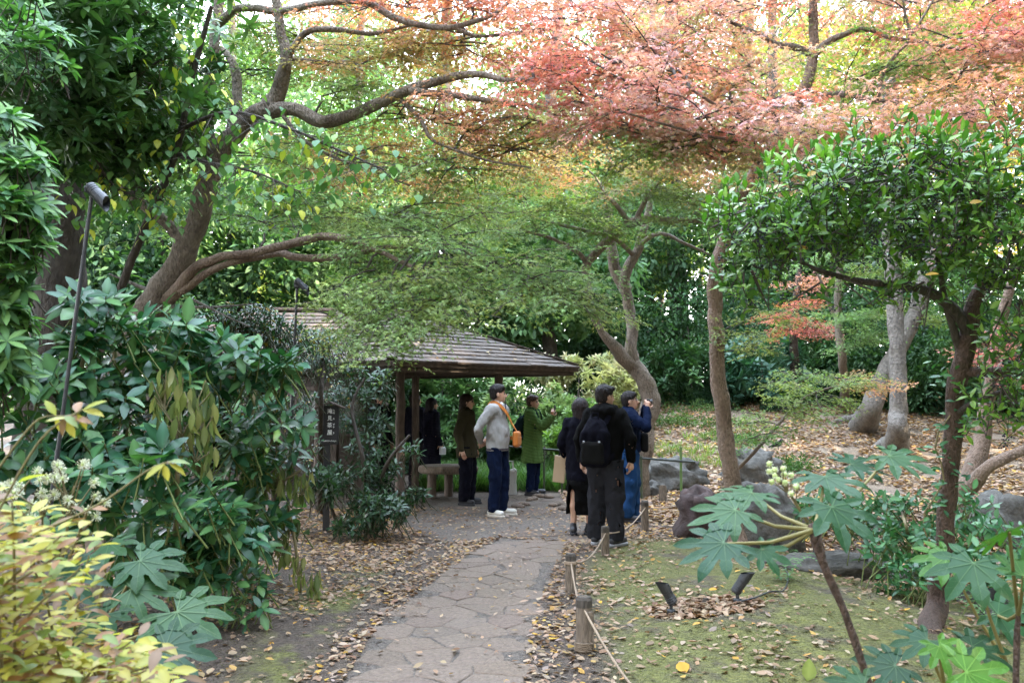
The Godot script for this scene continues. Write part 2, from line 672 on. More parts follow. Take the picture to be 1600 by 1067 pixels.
# one flat bough with side twigs, each carrying sprays
func bough(w: Crown, a: Vector3, b: Vector3, spread: float, size: float, ca: Color, cb: Color, thick := 0.011, gap := 0.14) -> void:
	var dir := b - a
	var ln := dir.length()
	if ln < 0.1: return
	var fw := dir / ln
	var side := fw.cross(Vector3.UP)
	side = side.normalized() if side.length() > 0.1 else Vector3.RIGHT
	var p := PackedVector3Array()
	var r := PackedFloat32Array()
	var bend := rr(-0.12, 0.12) * ln
	for i in 7:
		var t := i / 6.0
		p.append(a + dir * t + Vector3.UP * sin(PI * t) * ln * 0.07 + side * sin(PI * t) * bend + (Vector3(rr(-1, 1), rr(-1, 1), rr(-1, 1)) * 0.02 * ln if i > 0 else Vector3.ZERO))
		r.append(lerpf(thick, thick * 0.25, t))
	w.twigs.tube(p, r, 5)
	var n := int(ln / 0.16) + 2
	for i in n:
		var t := lerpf(0.12, 1.0, (i + rng.randf()) / n)
		var k := mini(int(t * 6.0), 5)
		var q := p[k].lerp(p[k + 1], t * 6.0 - k)
		var sg := 1.0 if i % 2 == 0 else -1.0
		var sl := spread * rr(0.5, 1.0) * (1.0 - 0.6 * absf(t - 0.45))
		var sd := (fw * rr(0.3, 1.1) + side * sg + Vector3.UP * rr(-0.5, 0.25)).normalized()
		var e := q + sd * sl + Vector3.DOWN * sl * 0.12
		var m := q + sd * sl * 0.5 + Vector3(rr(-0.03, 0.03), 0.02, rr(-0.03, 0.03))
		w.twigs.tube(PackedVector3Array([q, m, e]), PackedFloat32Array([thick * 0.4, thick * 0.28, thick * 0.12]), 4)
		var steps := int(sl / gap) + 1
		for j in steps + 1:
			var u := float(j + 0.4) / (steps + 0.4)
			var s := (q.lerp(m, u * 2.0) if u < 0.5 else m.lerp(e, u * 2.0 - 1.0)) + Vector3(rr(-0.08, 0.08), rr(-0.05, 0.04), rr(-0.08, 0.08))
			var up := (Vector3.UP + Vector3(rr(-0.7, 0.7), 0, rr(-0.3, 1.0)) + sd * 0.3).normalized()
			var col := jitter(ca, cb, 0.5 + 0.9 * patchy.get_noise_3dv(s * 1.3) + rr(-0.35, 0.35))
			push(w.bufs[rng.randi() % 3], aim(s, sd.rotated(Vector3.UP, rr(-0.8, 0.8)), up, 0.0, size * rr(0.75, 1.25)), col)


# a layer of foliage: boughs fanning out from a place on a limb
func pad(w: Crown, from: Vector3, ctr: Vector3, rad: float, n: int, size: float, ca: Color, cb: Color, thick := 0.010, flat := 0.8) -> void:
	var out := ctr - from
	out.y *= 0.5
	var h := out.normalized() if out.length() > 0.2 else Vector3(rr(-1, 1), 0, rr(-1, 1)).normalized()
	var knee := from.lerp(ctr, 0.45) + Vector3(0, 0.06, 0)
	if from.distance_to(ctr) > 0.3:
		w.twigs.tube(PackedVector3Array([from, from.lerp(knee, 0.5) + Vector3(rr(-0.05, 0.05), rr(0, 0.06), rr(-0.05, 0.05)), knee]), PackedFloat32Array([thick * 1.5, thick * 1.25, thick]), 5)
	for i in n:
		var ang := (float(i) / maxi(n - 1, 1) - 0.5) * 3.6 + rr(-0.3, 0.3)
		var d := h.rotated(Vector3.UP, ang)
		var e := ctr + Vector3(d.x, 0, d.z) * rad * rr(0.75, 1.15) + Vector3.UP * rr(-flat, flat) * rad * 0.5
		bough(w, knee.lerp(ctr, rr(0.0, 1.0)) + Vector3(rr(-0.1, 0.1), rr(-0.05, 0.05), rr(-0.1, 0.1)), e, rad * 0.55, size, ca, cb, thick * 0.8)


func close_crown(w: Crown, root: Node3D, material: Material, kinds: Array, leaf_name := "foliage") -> void:
	if w.twigs.v.size():
		put("twigs", w.twigs.mesh(), M.twig, root, Transform3D.IDENTITY, "stuff")
	for i in 3:
		if w.bufs[i].size():
			many(leaf_name, kinds[i % kinds.size()], material, w.bufs[i], root)


# a crown of loose leaf balls: lobes are [centre, radii]
func lobes(w: Crown, list: Array, n: int, size: float, ca: Color, cb: Color, shell := 0.55) -> void:
	for lobe in list:
		var c: Vector3 = lobe[0]
		var r: Vector3 = lobe[1]
		for i in n:
			var d := Vector3(rr(-1, 1), rr(-1, 1), rr(-1, 1))
			while d.length() > 1.0 or d.length() < 0.05:
				d = Vector3(rr(-1, 1), rr(-1, 1), rr(-1, 1))
			d = d.normalized() * lerpf(shell, 1.0, d.length())
			d *= 1.0 + 0.35 * patchy.get_noise_3dv(c + d * 1.4)
			var p := c + d * r
			if patchy.get_noise_3dv(p * 0.55 + Vector3(7, 3, 1)) < -0.22: continue
			var col := jitter(ca, cb, 0.5 + 1.1 * patchy.get_noise_3dv(p * 0.8) + rr(-0.3, 0.3))
			push(w.bufs[rng.randi() % 3], aim(p, d + Vector3(rr(-0.5, 0.5), rr(-0.5, 0.5), rr(-0.5, 0.5)), Vector3.UP, rr(-0.6, 0.6), size * rr(0.7, 1.3)), col)


# ---------- ground, path, fallen leaves ----------
func build_ground() -> void:
	var xs := PackedFloat32Array()
	var x := -90.0
	while x < 90.0:
		xs.append(x)
		var ax := absf(x - 1.0)
		x += 0.06 if ax < 4.5 else (0.22 if ax < 11.0 else 4.0)
	var ds := PackedFloat32Array()
	var d := -12.0
	while d < 300.0:
		ds.append(d)
		d += 0.06 if d > 3.4 and d < 12.5 else (0.16 if d > 1.0 and d < 26.0 else (1.0 if d < 48.0 else 12.0))
	var g := Geo.new()
	var soil := Color(0.115, 0.082, 0.058)
	var moss := Color(0.165, 0.16, 0.04)
	var leafy_soil := Color(0.28, 0.205, 0.14)
	var nx := xs.size()
	var walk := path_outline()
	var yard := court_outline()
	for j in ds.size():
		for i in nx:
			var px := xs[i]
			var pd := ds[j]
			var e := 0.05
			var h := ground_y(px, -pd)
			var nn := Vector3(ground_y(px - e, -pd) - ground_y(px + e, -pd), 2.0 * e, ground_y(px, -pd - e) - ground_y(px, -pd + e)).normalized()
			var nz := patchy.get_noise_2d(px * 0.9, pd * 0.9)
			var fine := patchy.get_noise_2d(px * 6.0 + 50.0, pd * 6.0)
			var m := 0.0
			# moss on the bank to the right of the rope, a strip on the left of the path
			m = maxf(m, ss(0.45, 0.8, px - maxf(pd - 8.0, 0.0) * 0.22) * (1.0 - ss(9.6, 10.6, pd)) * ss(-0.75, 0.05, nz + fine * 0.6))
			m = maxf(m, ss(-1.9, -1.5, px + (pd - 7.0) * 0.1) * (1.0 - ss(-1.28, -1.12, px + (pd - 7.0) * -0.02)) * (1.0 - ss(8.2, 9.0, pd)) * ss(-0.3, 0.2, nz + fine * 0.7))
			var col := soil.lerp(leafy_soil, ss(11.0, 15.0, pd) * ss(1.0, 3.0, px))
			col = col.lerp(moss, m)
			if pd > 1.0 and pd < 14.0 and absf(px) < 3.0 and (Geometry2D.is_point_in_polygon(Vector2(px, -pd), walk) or Geometry2D.is_point_in_polygon(Vector2(px, -pd), yard)):
				col = Color(0.165, 0.132, 0.106)
				h += 0.005
			g.vert(Vector3(px, h, -pd), nn, tone(col, 1.0 + fine * 0.35))
	for j in ds.size() - 1:
		for i in nx - 1:
			var a := j * nx + i
			g.ix.append_array(PackedInt32Array([a, a + nx, a + 1, a + 1, a + nx, a + nx + 1]))
	var o := put("ground", g.mesh(), M.ground, self)
	o.set_meta("kind", "structure")
	L.ground = o


func flat_at(px: float, py: float) -> Vector2:
	var d := 2240.0 / (py - 620.0)
	return Vector2((px - 800.0) / F * d, -d)


func stones(area: PackedVector2Array, sx: float, sz: float, root: Node3D, dark: float, lift: float, gap: float, besides := PackedVector2Array()) -> void:
	var lo := Vector2(1e9, 1e9)
	var hi := -lo
	for p in area:
		lo = lo.min(p)
		hi = hi.max(p)
	var seeds := []
	var z := lo.y - sz
	var row := 0
	while z < hi.y + sz:
		var x := lo.x - sx + (0.5 * sx if row % 2 else 0.0)
		while x < hi.x + sx:
			seeds.append(Vector2(x + rr(-0.36, 0.36) * sx, z + rr(-0.36, 0.36) * sz))
			x += sx
		z += sz
		row += 1
	for s in seeds:
		var cell := PackedVector2Array([s + Vector2(-sx, -sz) * 1.5, s + Vector2(sx, -sz) * 1.5, s + Vector2(sx, sz) * 1.5, s + Vector2(-sx, sz) * 1.5])
		for q in seeds:
			if q == s or s.distance_to(q) > sx * 3.2: continue
			var mid: Vector2 = (s + q) * 0.5
			var nrm: Vector2 = (q - s).normalized()
			var cut := PackedVector2Array()
			for i in cell.size():
				var a := cell[i]
				var b := cell[(i + 1) % cell.size()]
				var da := (a - mid).dot(nrm)
				var db := (b - mid).dot(nrm)
				if da <= 0.0: cut.append(a)
				if (da < 0.0) != (db < 0.0): cut.append(a.lerp(b, da / (da - db)))
			cell = cut
			if cell.size() < 3: break
		if cell.size() < 3: continue
		var heart := Vector2.ZERO
		for p in cell: heart += p / cell.size()
		if not Geometry2D.is_point_in_polygon(heart, area): continue
		for piece in ([cell] if besides.is_empty() else Geometry2D.clip_polygons(cell, besides)):
			for small in Geometry2D.offset_polygon(piece, -gap * rr(0.4, 1.6), Geometry2D.JOIN_ROUND):
				if small.size() < 3: continue
				var poly := PackedVector2Array()
				var ctr := Vector2.ZERO
				for p in small: ctr += p / small.size()
				var area_sum := 0.0
				for i in small.size():
					area_sum += (small[i] - ctr).cross(small[(i + 1) % small.size()] - ctr) * 0.5
				if absf(area_sum) < 0.012: continue
				for i in small.size():
					var a: Vector2 = small[i]
					var b: Vector2 = small[(i + 1) % small.size()]
					if poly.is_empty() or poly[-1].distance_to(a) > 0.03:
						poly.append(a)
					if a.distance_to(b) > 0.14:
						poly.append(a.lerp(b, rr(0.35, 0.65)) + Vector2(rr(-1, 1), rr(-1, 1)) * 0.014)
				if poly.size() < 4: continue
				var loc := PackedVector2Array()
				for p in poly: loc.append(p - ctr)
				var g := Geo.new()
				var k := dark * rr(0.86, 1.12)
				g.prism(loc, -0.08, lift + rr(-0.003, 0.003), 0.008, Color(k * rr(0.97, 1.05), k, k * rr(0.96, 1.03)))
				put("stone", g.mesh(), M.stone, root, Transform3D(Basis.from_euler(Vector3(rr(-0.01, 0.01), 0, rr(-0.01, 0.01))), Vector3(ctr.x, ground_y(ctr.x, ctr.y), ctr.y)))


func path_outline() -> PackedVector2Array:
	var near := PackedVector2Array()
	for p in [Vector2(545, 1050), Vector2(585, 985), Vector2(640, 935), Vector2(700, 888), Vector2(745, 856), Vector2(785, 838), Vector2(885, 845), Vector2(872, 868), Vector2(856, 905), Vector2(838, 950), Vector2(822, 1005), Vector2(814, 1050)]:
		near.append(flat_at(p.x, p.y))
	near.append(Vector2(0.02, -3.6))
	near.append(Vector2(-0.1, -1.6))
	near.append(Vector2(-1.25, -1.6))
	near.append(Vector2(-1.08, -3.6))
	return near


func court_outline() -> PackedVector2Array:
	var court := PackedVector2Array()
	for p in [Vector2(620, 812), Vector2(690, 783), Vector2(800, 768), Vector2(905, 776), Vector2(960, 800), Vector2(935, 838), Vector2(880, 842), Vector2(790, 835), Vector2(700, 845)]:
		court.append(flat_at(p.x, p.y))
	return court


func build_path() -> void:
	var root := Node3D.new()
	root.name = "stone_path"
	root.set_meta("kind", "structure")
	add_child(root)
	L.path_node = root
	var near := path_outline()
	L.path = near
	stones(near, 0.31, 0.29, root, 1.0, 0.010, 0.003)
	var court := court_outline()
	L.court = court
	stones(court, 0.5, 0.5, root, 0.66, 0.004, 0.004, near)


func fallen(buf: Array, p: Vector3, size: float, pal: Array) -> void:
	var t := Transform3D(Basis.from_euler(Vector3(rr(-0.35, 0.35), rr(0, TAU), rr(-0.35, 0.35))).scaled_local(Vector3.ONE * size), p)
	push(buf[rng.randi() % buf.size()], t, jitter(pal[rng.randi() % pal.size()], pal[rng.randi() % pal.size()], rng.randf()))


func build_litter() -> void:
	var tan_ := Color(0.29, 0.19, 0.115)
	var pale := Color(0.40, 0.29, 0.195)
	var brown := Color(0.17, 0.095, 0.055)
	var gold := Color(0.46, 0.27, 0.045)
	var grey := Color(0.26, 0.20, 0.16)
	var pal := [tan_, pale, pale, brown, tan_, grey, tan_, gold, tan_, pale, brown]
	var bufs := []
	for i in L.fallen.size(): bufs.append(PackedFloat32Array())
	var singles := []
	var tries := 0
	while tries < 90000:
		tries += 1
		var d := 3.2 + 9.8 * pow(rng.randf(), 0.8)
		var x := rr(-3.6, 7.4)
		var q := Vector2(x, -d)
		var on_path := Geometry2D.is_point_in_polygon(q, L.path)
		var on_court := not on_path and Geometry2D.is_point_in_polygon(q, L.court)
		var nz := patchy.get_noise_2d(x * 0.8 + 20.0, d * 0.8)
		var want := 0.34 + nz * 0.9
		if on_path: want = 0.035
		elif on_court: want = 0.12
		else:
			# drifts along both edges of the path
			var edge := 9.0
			for i in L.path.size():
				var c := Geometry2D.get_closest_point_to_segment(q, L.path[i], L.path[(i + 1) % L.path.size()])
				edge = minf(edge, c.distance_to(q))
			want += 0.75 * (1.0 - ss(0.05, 0.4, edge))
			if x > 0.7: want = want * 0.62 + 0.55 * ss(9.2, 10.5, d)
			if x < -1.0 and d > 8.3: want += 0.6
		if rng.randf() > want: continue
		var y := ground_y(x, -d) + (0.024 if on_path else (0.02 if on_court else rr(0.0, 0.014)))
		var size := rr(0.028, 0.05) + 0.035 * pow(rng.randf(), 3.0)
		if d < 7.6 and singles.size() < 300 and rng.randf() < 0.22:
			singles.append([Vector3(x, y, -d), size * 1.2])
		else:
			fallen(bufs, Vector3(x, y, -d), size, pal)
	for i in 78000:     # the slope
		var d := rr(11.5, 26.0)
		var x := rr(0.8, 0.8 + d * 0.62)
		if patchy.get_noise_2d(x * 0.7, d * 0.7 + 9.0) < -0.32: continue
		fallen(bufs, Vector3(x, ground_y(x, -d) + rr(0.005, 0.03), -d), rr(0.06, 0.105), [tan_, pale, pale, brown, tan_, grey, pale, gold])
	for i in 900:      # the heap round the two spotlights
		var a := rr(0, TAU)
		var r := sqrt(rng.randf())
		var c := on_ground(1100, 950)
		var q := Vector2(c.x + cos(a) * r * 0.42, c.z + sin(a) * r * 0.3)
		fallen(bufs, Vector3(q.x, ground_y(q.x, q.y) + rr(0.0, 0.045) * (1.0 - r), q.y), rr(0.04, 0.075), [tan_, brown, tan_, pale])
	for i in 2600:      # under the shrubs at left
		var d := rr(4.5, 15.0)
		var x := -1.4 - rng.randf() * 3.5
		fallen(bufs, Vector3(x, ground_y(x, -d) + rr(0.005, 0.02), -d), rr(0.04, 0.07), [tan_, brown, gold, pale])
	for i in L.fallen.size():
		many("fallen_leaves", L.fallen[i], M.dry, bufs[i], L.ground)
	var tones := [tan_, pale, brown, gold, grey, Color(0.42, 0.32, 0.23)]
	var kinds := []
	for i in 12:
		var g := Geo.new()
		g.leaf(aim(Vector3(0, 0.1, -0.5), Vector3(0, 0, 1)), 1.0, rr(0.5, 0.85), 4, rr(-0.3, 0.4), rr(-0.15, 0.3), tones[i % 6], 0.85, 0.0, rr(0.6, 0.95))
		kinds.append(g.mesh())
	for s in singles:
		put("fallen_leaf", kinds[rng.randi() % 12], M.dry, L.ground, Transform3D(Basis.from_euler(Vector3(rr(-0.35, 0.35), rr(0, TAU), rr(-0.35, 0.35))).scaled_local(Vector3.ONE * s[1]), s[0]))
	# moss tufts and weeds on the bank
	var moss := PackedFloat32Array()
	for i in 5200:
		var d := rr(3.8, 10.0)
		var x := rr(0.55, 4.8) + maxf(d - 8.0, 0.0) * 0.2
		if patchy.get_noise_2d(x * 0.9, d * 0.9) < -0.25: continue
		push(moss, Transform3D(Basis(Vector3.UP, rr(0, TAU)).scaled_local(Vector3.ONE * rr(0.010, 0.024)), Vector3(x, ground_y(x, -d) - 0.002, -d)), jitter(Color(0.10, 0.115, 0.025), Color(0.17, 0.165, 0.04), rng.randf()))
	for i in 900:
		var d := rr(4.2, 8.6)
		var x := rr(-1.9, -1.2)
		if patchy.get_noise_2d(x * 0.9, d * 0.9) < -0.1: continue
		push(moss, Transform3D(Basis(Vector3.UP, rr(0, TAU)).scaled_local(Vector3.ONE * rr(0.008, 0.018)), Vector3(x, ground_y(x, -d) - 0.002, -d)), jitter(Color(0.15, 0.15, 0.03), Color(0.22, 0.21, 0.05), rng.randf()))
	var mo := many("moss", L.clump[0], M.far, moss, self)
	tag(mo, "low yellow green moss and tiny weeds among fallen leaves", "moss")


# ---------- buildings ----------
func cut_face(g: Geo, a: Vector3, b: Vector3, c: Vector3, col: Color) -> void:
	g.tri(a, b, c, col)


# a four-sided roof with a short ridge: boards laid in courses, each a part
func board_roof(root: Node3D, ridge_a: Vector3, ridge_b: Vector3, half: float, deep: float, eave: float, courses: int, board: float, tones: Array) -> void:
	var mid := (ridge_a + ridge_b) * 0.5
	var ax := (ridge_b - ridge_a)
	ax.y = 0.0
	var u := ax.normalized() if ax.length() > 0.01 else Vector3.RIGHT
	var w := u.cross(Vector3.UP)
	var cor := []
	for s in [[-1, -1], [1, -1], [1, 1], [-1, 1]]:
		cor.append(mid + u * half * s[0] + w * deep * s[1] + Vector3.UP * (eave - mid.y))
	var faces := [[cor[0], cor[1], ridge_a, ridge_b], [cor[1], cor[2], ridge_b, ridge_b], [cor[2], cor[3], ridge_b, ridge_a], [cor[3], cor[0], ridge_a, ridge_a]]
	var boxes := []
	for t in tones:
		var g := Geo.new()
		g.box(Transform3D.IDENTITY, Vector3.ONE, t, 0.06)
		boxes.append(g.mesh())
	var lining := Geo.new()
	for f in faces:
		var a: Vector3 = f[0]
		var b: Vector3 = f[1]
		var ra: Vector3 = f[2]
		var rb: Vector3 = f[3]
		var along := (b - a).normalized()
		var down := ((a + b) * 0.5 - (ra + rb) * 0.5)
		down -= along * down.dot(along)
		var slope := down.length() / courses
		var dn := down.normalized()
		var up := dn.cross(along).normalized()
		if up.y < 0: up = -up
		for k in courses:
			var t0 := float(k) / courses
			var t1 := float(k + 1) / courses
			var tm := (t0 + t1) * 0.5 + 0.25 / courses
			var l := ra.lerp(a, tm)
			var r := rb.lerp(b, tm)
			var width := l.distance_to(r)
			var n := maxi(1, int(round(width / board)))
			var at := 0.0
			for i in n:
				var wd := width / n * (rr(0.75, 1.25) if i < n - 1 else 1.0)
				wd = minf(wd, width - at) if i < n - 1 else width - at
				if wd < 0.03: continue
				var ctr := l + along * (at + wd * 0.5) + dn * slope * 0.02 + up * (0.016 + rr(-0.004, 0.005))
				at += wd
				var tilt := Basis(along, up, along.cross(up)).rotated(along, 0.10 * (-1.0 if along.cross(up).dot(dn) > 0 else 1.0) + rr(-0.015, 0.015))
				put("shingle", boxes[rng.randi() % boxes.size()], M.shingle, root, Transform3D(tilt.scaled_local(Vector3(wd - 0.004, 0.028, slope * 1.3)), ctr))
		lining.tri(a - up * 0.03, rb - up * 0.03, b - up * 0.03, Color(0.8, 0.8, 0.8))
		if ra != rb: lining.tri(a - up * 0.03, ra - up * 0.03, rb - up * 0.03, Color(0.8, 0.8, 0.8))
		var fg := Geo.new()
		var fl := a.distance_to(b)
		fg.box(Transform3D(Basis(along, Vector3.UP, along.cross(Vector3.UP)), (a + b) * 0.5 + Vector3(0, -0.035, 0)), Vector3(fl, 0.07, 0.035), Color.WHITE, 0.006)
		fg.box(Transform3D(Basis(along, Vector3.UP, along.cross(Vector3.UP)), (a + b) * 0.5 + Vector3(0, -0.1, 0) - dn * Vector3(1, 0, 1) * 0.05), Vector3(fl - 0.12, 0.055, 0.03), Color(0.8, 0.8, 0.8), 0.006)
		put("eave_board", fg.mesh(), M.shingle, root)
		var n_raft := int(fl / 0.3)
		for i in n_raft:
			var e := a + along * fl * (i + 0.5) / n_raft
			var top := e - dn * minf(down.length() * 0.98, minf((e - a).length(), (e - b).length()) * down.length() / (fl * 0.5))
			var rg := Geo.new()
			rg.rod(e - up * 0.065, top - up * 0.065, 0.022, 0.022, 6)
			put("rafter", rg.mesh(), M.timber, root)
	put("roof_lining", lining.mesh(), M.timber, root)
	for c in [[cor[0], ridge_a], [cor[1], ridge_b], [cor[2], ridge_b], [cor[3], ridge_a]]:
		var g := Geo.new()
		var dirv: Vector3 = c[1] - c[0]
		var n := courses
		for i in n:
			var p: Vector3 = c[0] + dirv * (i + 0.5) / n
			g.box(aim(p + Vector3(0, 0.045, 0), dirv + Vector3.DOWN * 0.04), Vector3(0.15, 0.022, dirv.length() / n * 1.15), tone(Color.WHITE, rr(0.75, 1.1)), 0.004)
		put("hip_cap", g.mesh(), M.shingle, root)
	if ridge_a.distance_to(ridge_b) > 0.05:
		var g := Geo.new()
		g.box(aim(mid + Vector3(0, 0.06, 0), ridge_b - ridge_a), Vector3(0.18, 0.06, ridge_a.distance_to(ridge_b) + 0.16), Color.WHITE, 0.01)
		put("ridge_cap", g.mesh(), M.shingle, root)


func build_pavilion() -> void:
	var c := Vector3(-1.6, 0, -13.9)
	var root := thing("garden_pavilion", "small open timber pavilion with dark board hip roof beside the path", "pavilion", c, PI / 4 + 0.03)
	var roof := Node3D.new()
	roof.name = "roof"
	root.add_child(roof)
	board_roof(roof, Vector3(-0.18, 2.86, 0), Vector3(0.18, 2.86, 0), 1.86, 1.86, 2.06, 13, 0.42, [tone(Color.WHITE, 0.75), tone(Color.WHITE, 0.95), Color(1.12, 1.08, 1.05), Color(0.85, 0.9, 0.98)])
	var k := 0.98
	for s in [Vector2(-k, -k), Vector2(k, -k), Vector2(k, k), Vector2(-k, k)]:
		var g := Geo.new()
		var p := PackedVector3Array()
		var r := PackedFloat32Array()
		for i in 9:
			p.append(Vector3(s.x + rr(-0.01, 0.01), i * 0.26 - 0.06, s.y + rr(-0.01, 0.01)))
			r.append(rr(0.062, 0.07))
		g.tube(p, r, 9, Color.WHITE, 0.1, s.x * 3.0)
		put("post", g.mesh(), M.timber, root)
		var b := Geo.new()
		b.ball(Vector3(s.x, 0.02, s.y), Vector3(0.19, 0.09, 0.17), 9)
		put("footing_stone", b.mesh(), M.rock, root)
	for i in 4:
		var q := [Vector3(-k, 2.0, -k), Vector3(k, 2.0, -k), Vector3(k, 2.0, k), Vector3(-k, 2.0, k)]
		var g := Geo.new()
		var a: Vector3 = q[i]
		var b: Vector3 = q[(i + 1) % 4]
		g.rod(a + (a - b).normalized() * 0.3, b + (b - a).normalized() * 0.3, 0.055, 0.055, 8)
		put("beam", g.mesh(), M.timber, root)
	var up := Geo.new()
	up.rod(Vector3(0, 1.98, 0), Vector3(0, 2.8, 0), 0.05, 0.05, 8)
	put("king_post", up.mesh(), M.timber, root)
	for s in [0, 1]:
		var g := Geo.new()
		var a := Vector3(-k, 2.03, 0) if s == 0 else Vector3(0, 2.08, -k)
		g.rod(a, -Vector3(a.x, -a.y, a.z), 0.045, 0.045, 8)
		put("tie_beam", g.mesh(), M.timber, root)
	# leaves lying on the boards
	var lb := PackedFloat32Array()
	for i in 90:
		var f := rng.randi() % 2
		var t := rr(0.2, 1.0)
		var s := rr(-0.95, 0.95) * 1.86 * t
		var p := Vector3(s, 2.86 - 0.8 * t + 0.05, 1.86 * t) if f == 0 else Vector3(1.86 * t, 2.86 - 0.8 * t + 0.05, s)
		push(lb, Transform3D(Basis.from_euler(Vector3(rr(-0.2, 0.4), rr(0, TAU), rr(-0.3, 0.3))).scaled_local(Vector3.ONE * rr(0.05, 0.085)), p), jitter(Color(0.5, 0.4, 0.28), Color(0.6, 0.36, 0.08), rng.randf()))
	many("leaves_on_roof", L.fallen[1], M.dry, lb, roof)
	# the bench inside
	var at := on_ground(712, 772)
	at = Vector3(-1.02, ground_y(-1.02, -14.4), -14.4)
	var bench := thing("log_bench", "low round topped wooden bench under the pavilion roof", "bench", at)
	var top := Geo.new()
	top.lathe(PackedVector2Array([Vector2(0, 0.4), Vector2(0.6, 0.4), Vector2(0.64, 0.43), Vector2(0.64, 0.49), Vector2(0.6, 0.52), Vector2(0, 0.52)]), 22, Transform3D(Basis.from_scale(Vector3(0.75, 1, 0.6)), Vector3.ZERO), Color(2.6, 2.6, 2.7))
	put("seat", top.mesh(), M.post, bench)
	for i in 3:
		var lg := Geo.new()
		var w := TAU * i / 3.0 + 0.5
		lg.rod(Vector3(cos(w) * 0.3, -0.05, sin(w) * 0.22), Vector3(cos(w) * 0.29, 0.41, sin(w) * 0.21), 0.075, 0.07, 9)
		put("leg", lg.mesh(), M.timber, bench)


func build_teahouse() -> void:
	var c := Vector3(-4.5, 0, -17.4)
	var root := thing("tea_house", "low tea house with pale weathered board roof half hidden behind shrubs", "building", c, 0.12)
	var roof := Node3D.new()
	roof.name = "roof"
	root.add_child(roof)
	board_roof(roof, Vector3(-0.5, 3.25, 0), Vector3(1.0, 3.25, 0), 2.2, 2.1, 2.35, 11, 0.75, [Color(1.9, 2.5, 3.1), Color(1.7, 2.2, 2.7), Color(2.2, 2.8, 3.4)])
	var wall := plain(Color(0.06, 0.043, 0.032), 0.9)
	wall.heightmap_enabled = true
	wall.uv1_triplanar = true
	wall.heightmap_texture = noise_tex(0.03, 71)
	wall.heightmap_scale = 0.4
	var wx := 2.0
	var wz := 1.7
	for s in [[Vector3(0, 1.15, -wz), Vector3(wx * 2, 2.3, 0.12)], [Vector3(-wx, 1.15, 0), Vector3(0.12, 2.3, wz * 2 - 0.13)], [Vector3(wx, 1.15, 0), Vector3(0.12, 2.3, wz * 2 - 0.13)],
			[Vector3(-1.5, 1.15, wz), Vector3(1.0, 2.3, 0.12)], [Vector3(1.1, 1.15, wz), Vector3(1.8, 2.3, 0.12)], [Vector3(-0.4, 2.1, wz), Vector3(1.2, 0.4, 0.115)]]:
		var g := Geo.new()
		g.box(Transform3D(Basis.IDENTITY, s[0]), s[1])
		put("wall", g.mesh(), wall, root)
	var fl := Geo.new()
	fl.box(Transform3D(Basis.IDENTITY, Vector3(0, 0.2, 0)), Vector3(wx * 2 - 0.2, 0.1, wz * 2 - 0.2))
	put("floor", fl.mesh(), M.timber, root)
	for i in 6:
		var g := Geo.new()
		g.box(Transform3D(Basis.IDENTITY, Vector3(-wx + 0.06 + i * (wx * 2 - 0.12) / 5.0, 1.16, wz + 0.08)), Vector3(0.1, 2.32, 0.1), Color.WHITE, 0.01)
		put("post", g.mesh(), M.timber, root)
	var win := Node3D.new()
	win.name = "window"
	root.add_child(win)
	var fr := Geo.new()
	for q in [[Vector3(1.1, 1.75, 0), Vector3(1.2, 0.06, 0.06)], [Vector3(1.1, 0.95, 0), Vector3(1.2, 0.06, 0.06)], [Vector3(0.52, 1.35, 0), Vector3(0.06, 0.74, 0.06)], [Vector3(1.68, 1.35, 0), Vector3(0.06, 0.74, 0.06)], [Vector3(1.1, 1.35, 0), Vector3(0.04, 0.74, 0.05)]]:
		fr.box(Transform3D(Basis.IDENTITY, q[0] + Vector3(0, 0, wz + 0.085)), q[1])
	put("frame", fr.mesh(), M.timber, win)
	var pn := Geo.new()
	pn.box(Transform3D(Basis.IDENTITY, Vector3(1.1, 1.35, wz + 0.068)), Vector3(1.1, 0.74, 0.012), Color(0.2, 0.19, 0.16))
	put("pane", pn.mesh(), plain(Color(0.8, 0.8, 0.8), 0.6), win)


# ---------- trees ----------
const GREEN := Color(0.13, 0.25, 0.05)
const PALE := Color(0.25, 0.38, 0.14)
const LIME := Color(0.31, 0.36, 0.09)
const ORANGE := Color(0.64, 0.27, 0.13)
const RED := Color(0.68, 0.16, 0.13)
const PINK := Color(0.74, 0.36, 0.33)
const DEEP := Color(0.035, 0.075, 0.032)


func nearest(lines: Array, p: Vector3) -> Vector3:
	var best := Vector3.ZERO
	var bd := 1e9
	for l in lines:
		for i in range(2, l.size()):
			var q: Vector3 = l[i]
			var d := q.distance_to(p) + maxf(q.y - p.y, 0.0) * 0.3
			if d < bd:
				bd = d
				best = q
	return best


func pads(w: Crown, lines: Array, rows: Array, size: float, n := 6) -> void:
	for r in rows:
		var c := pt(r[0], r[1], r[2])
		pad(w, nearest(lines, c), c, r[3], n, size, r[4], r[5])


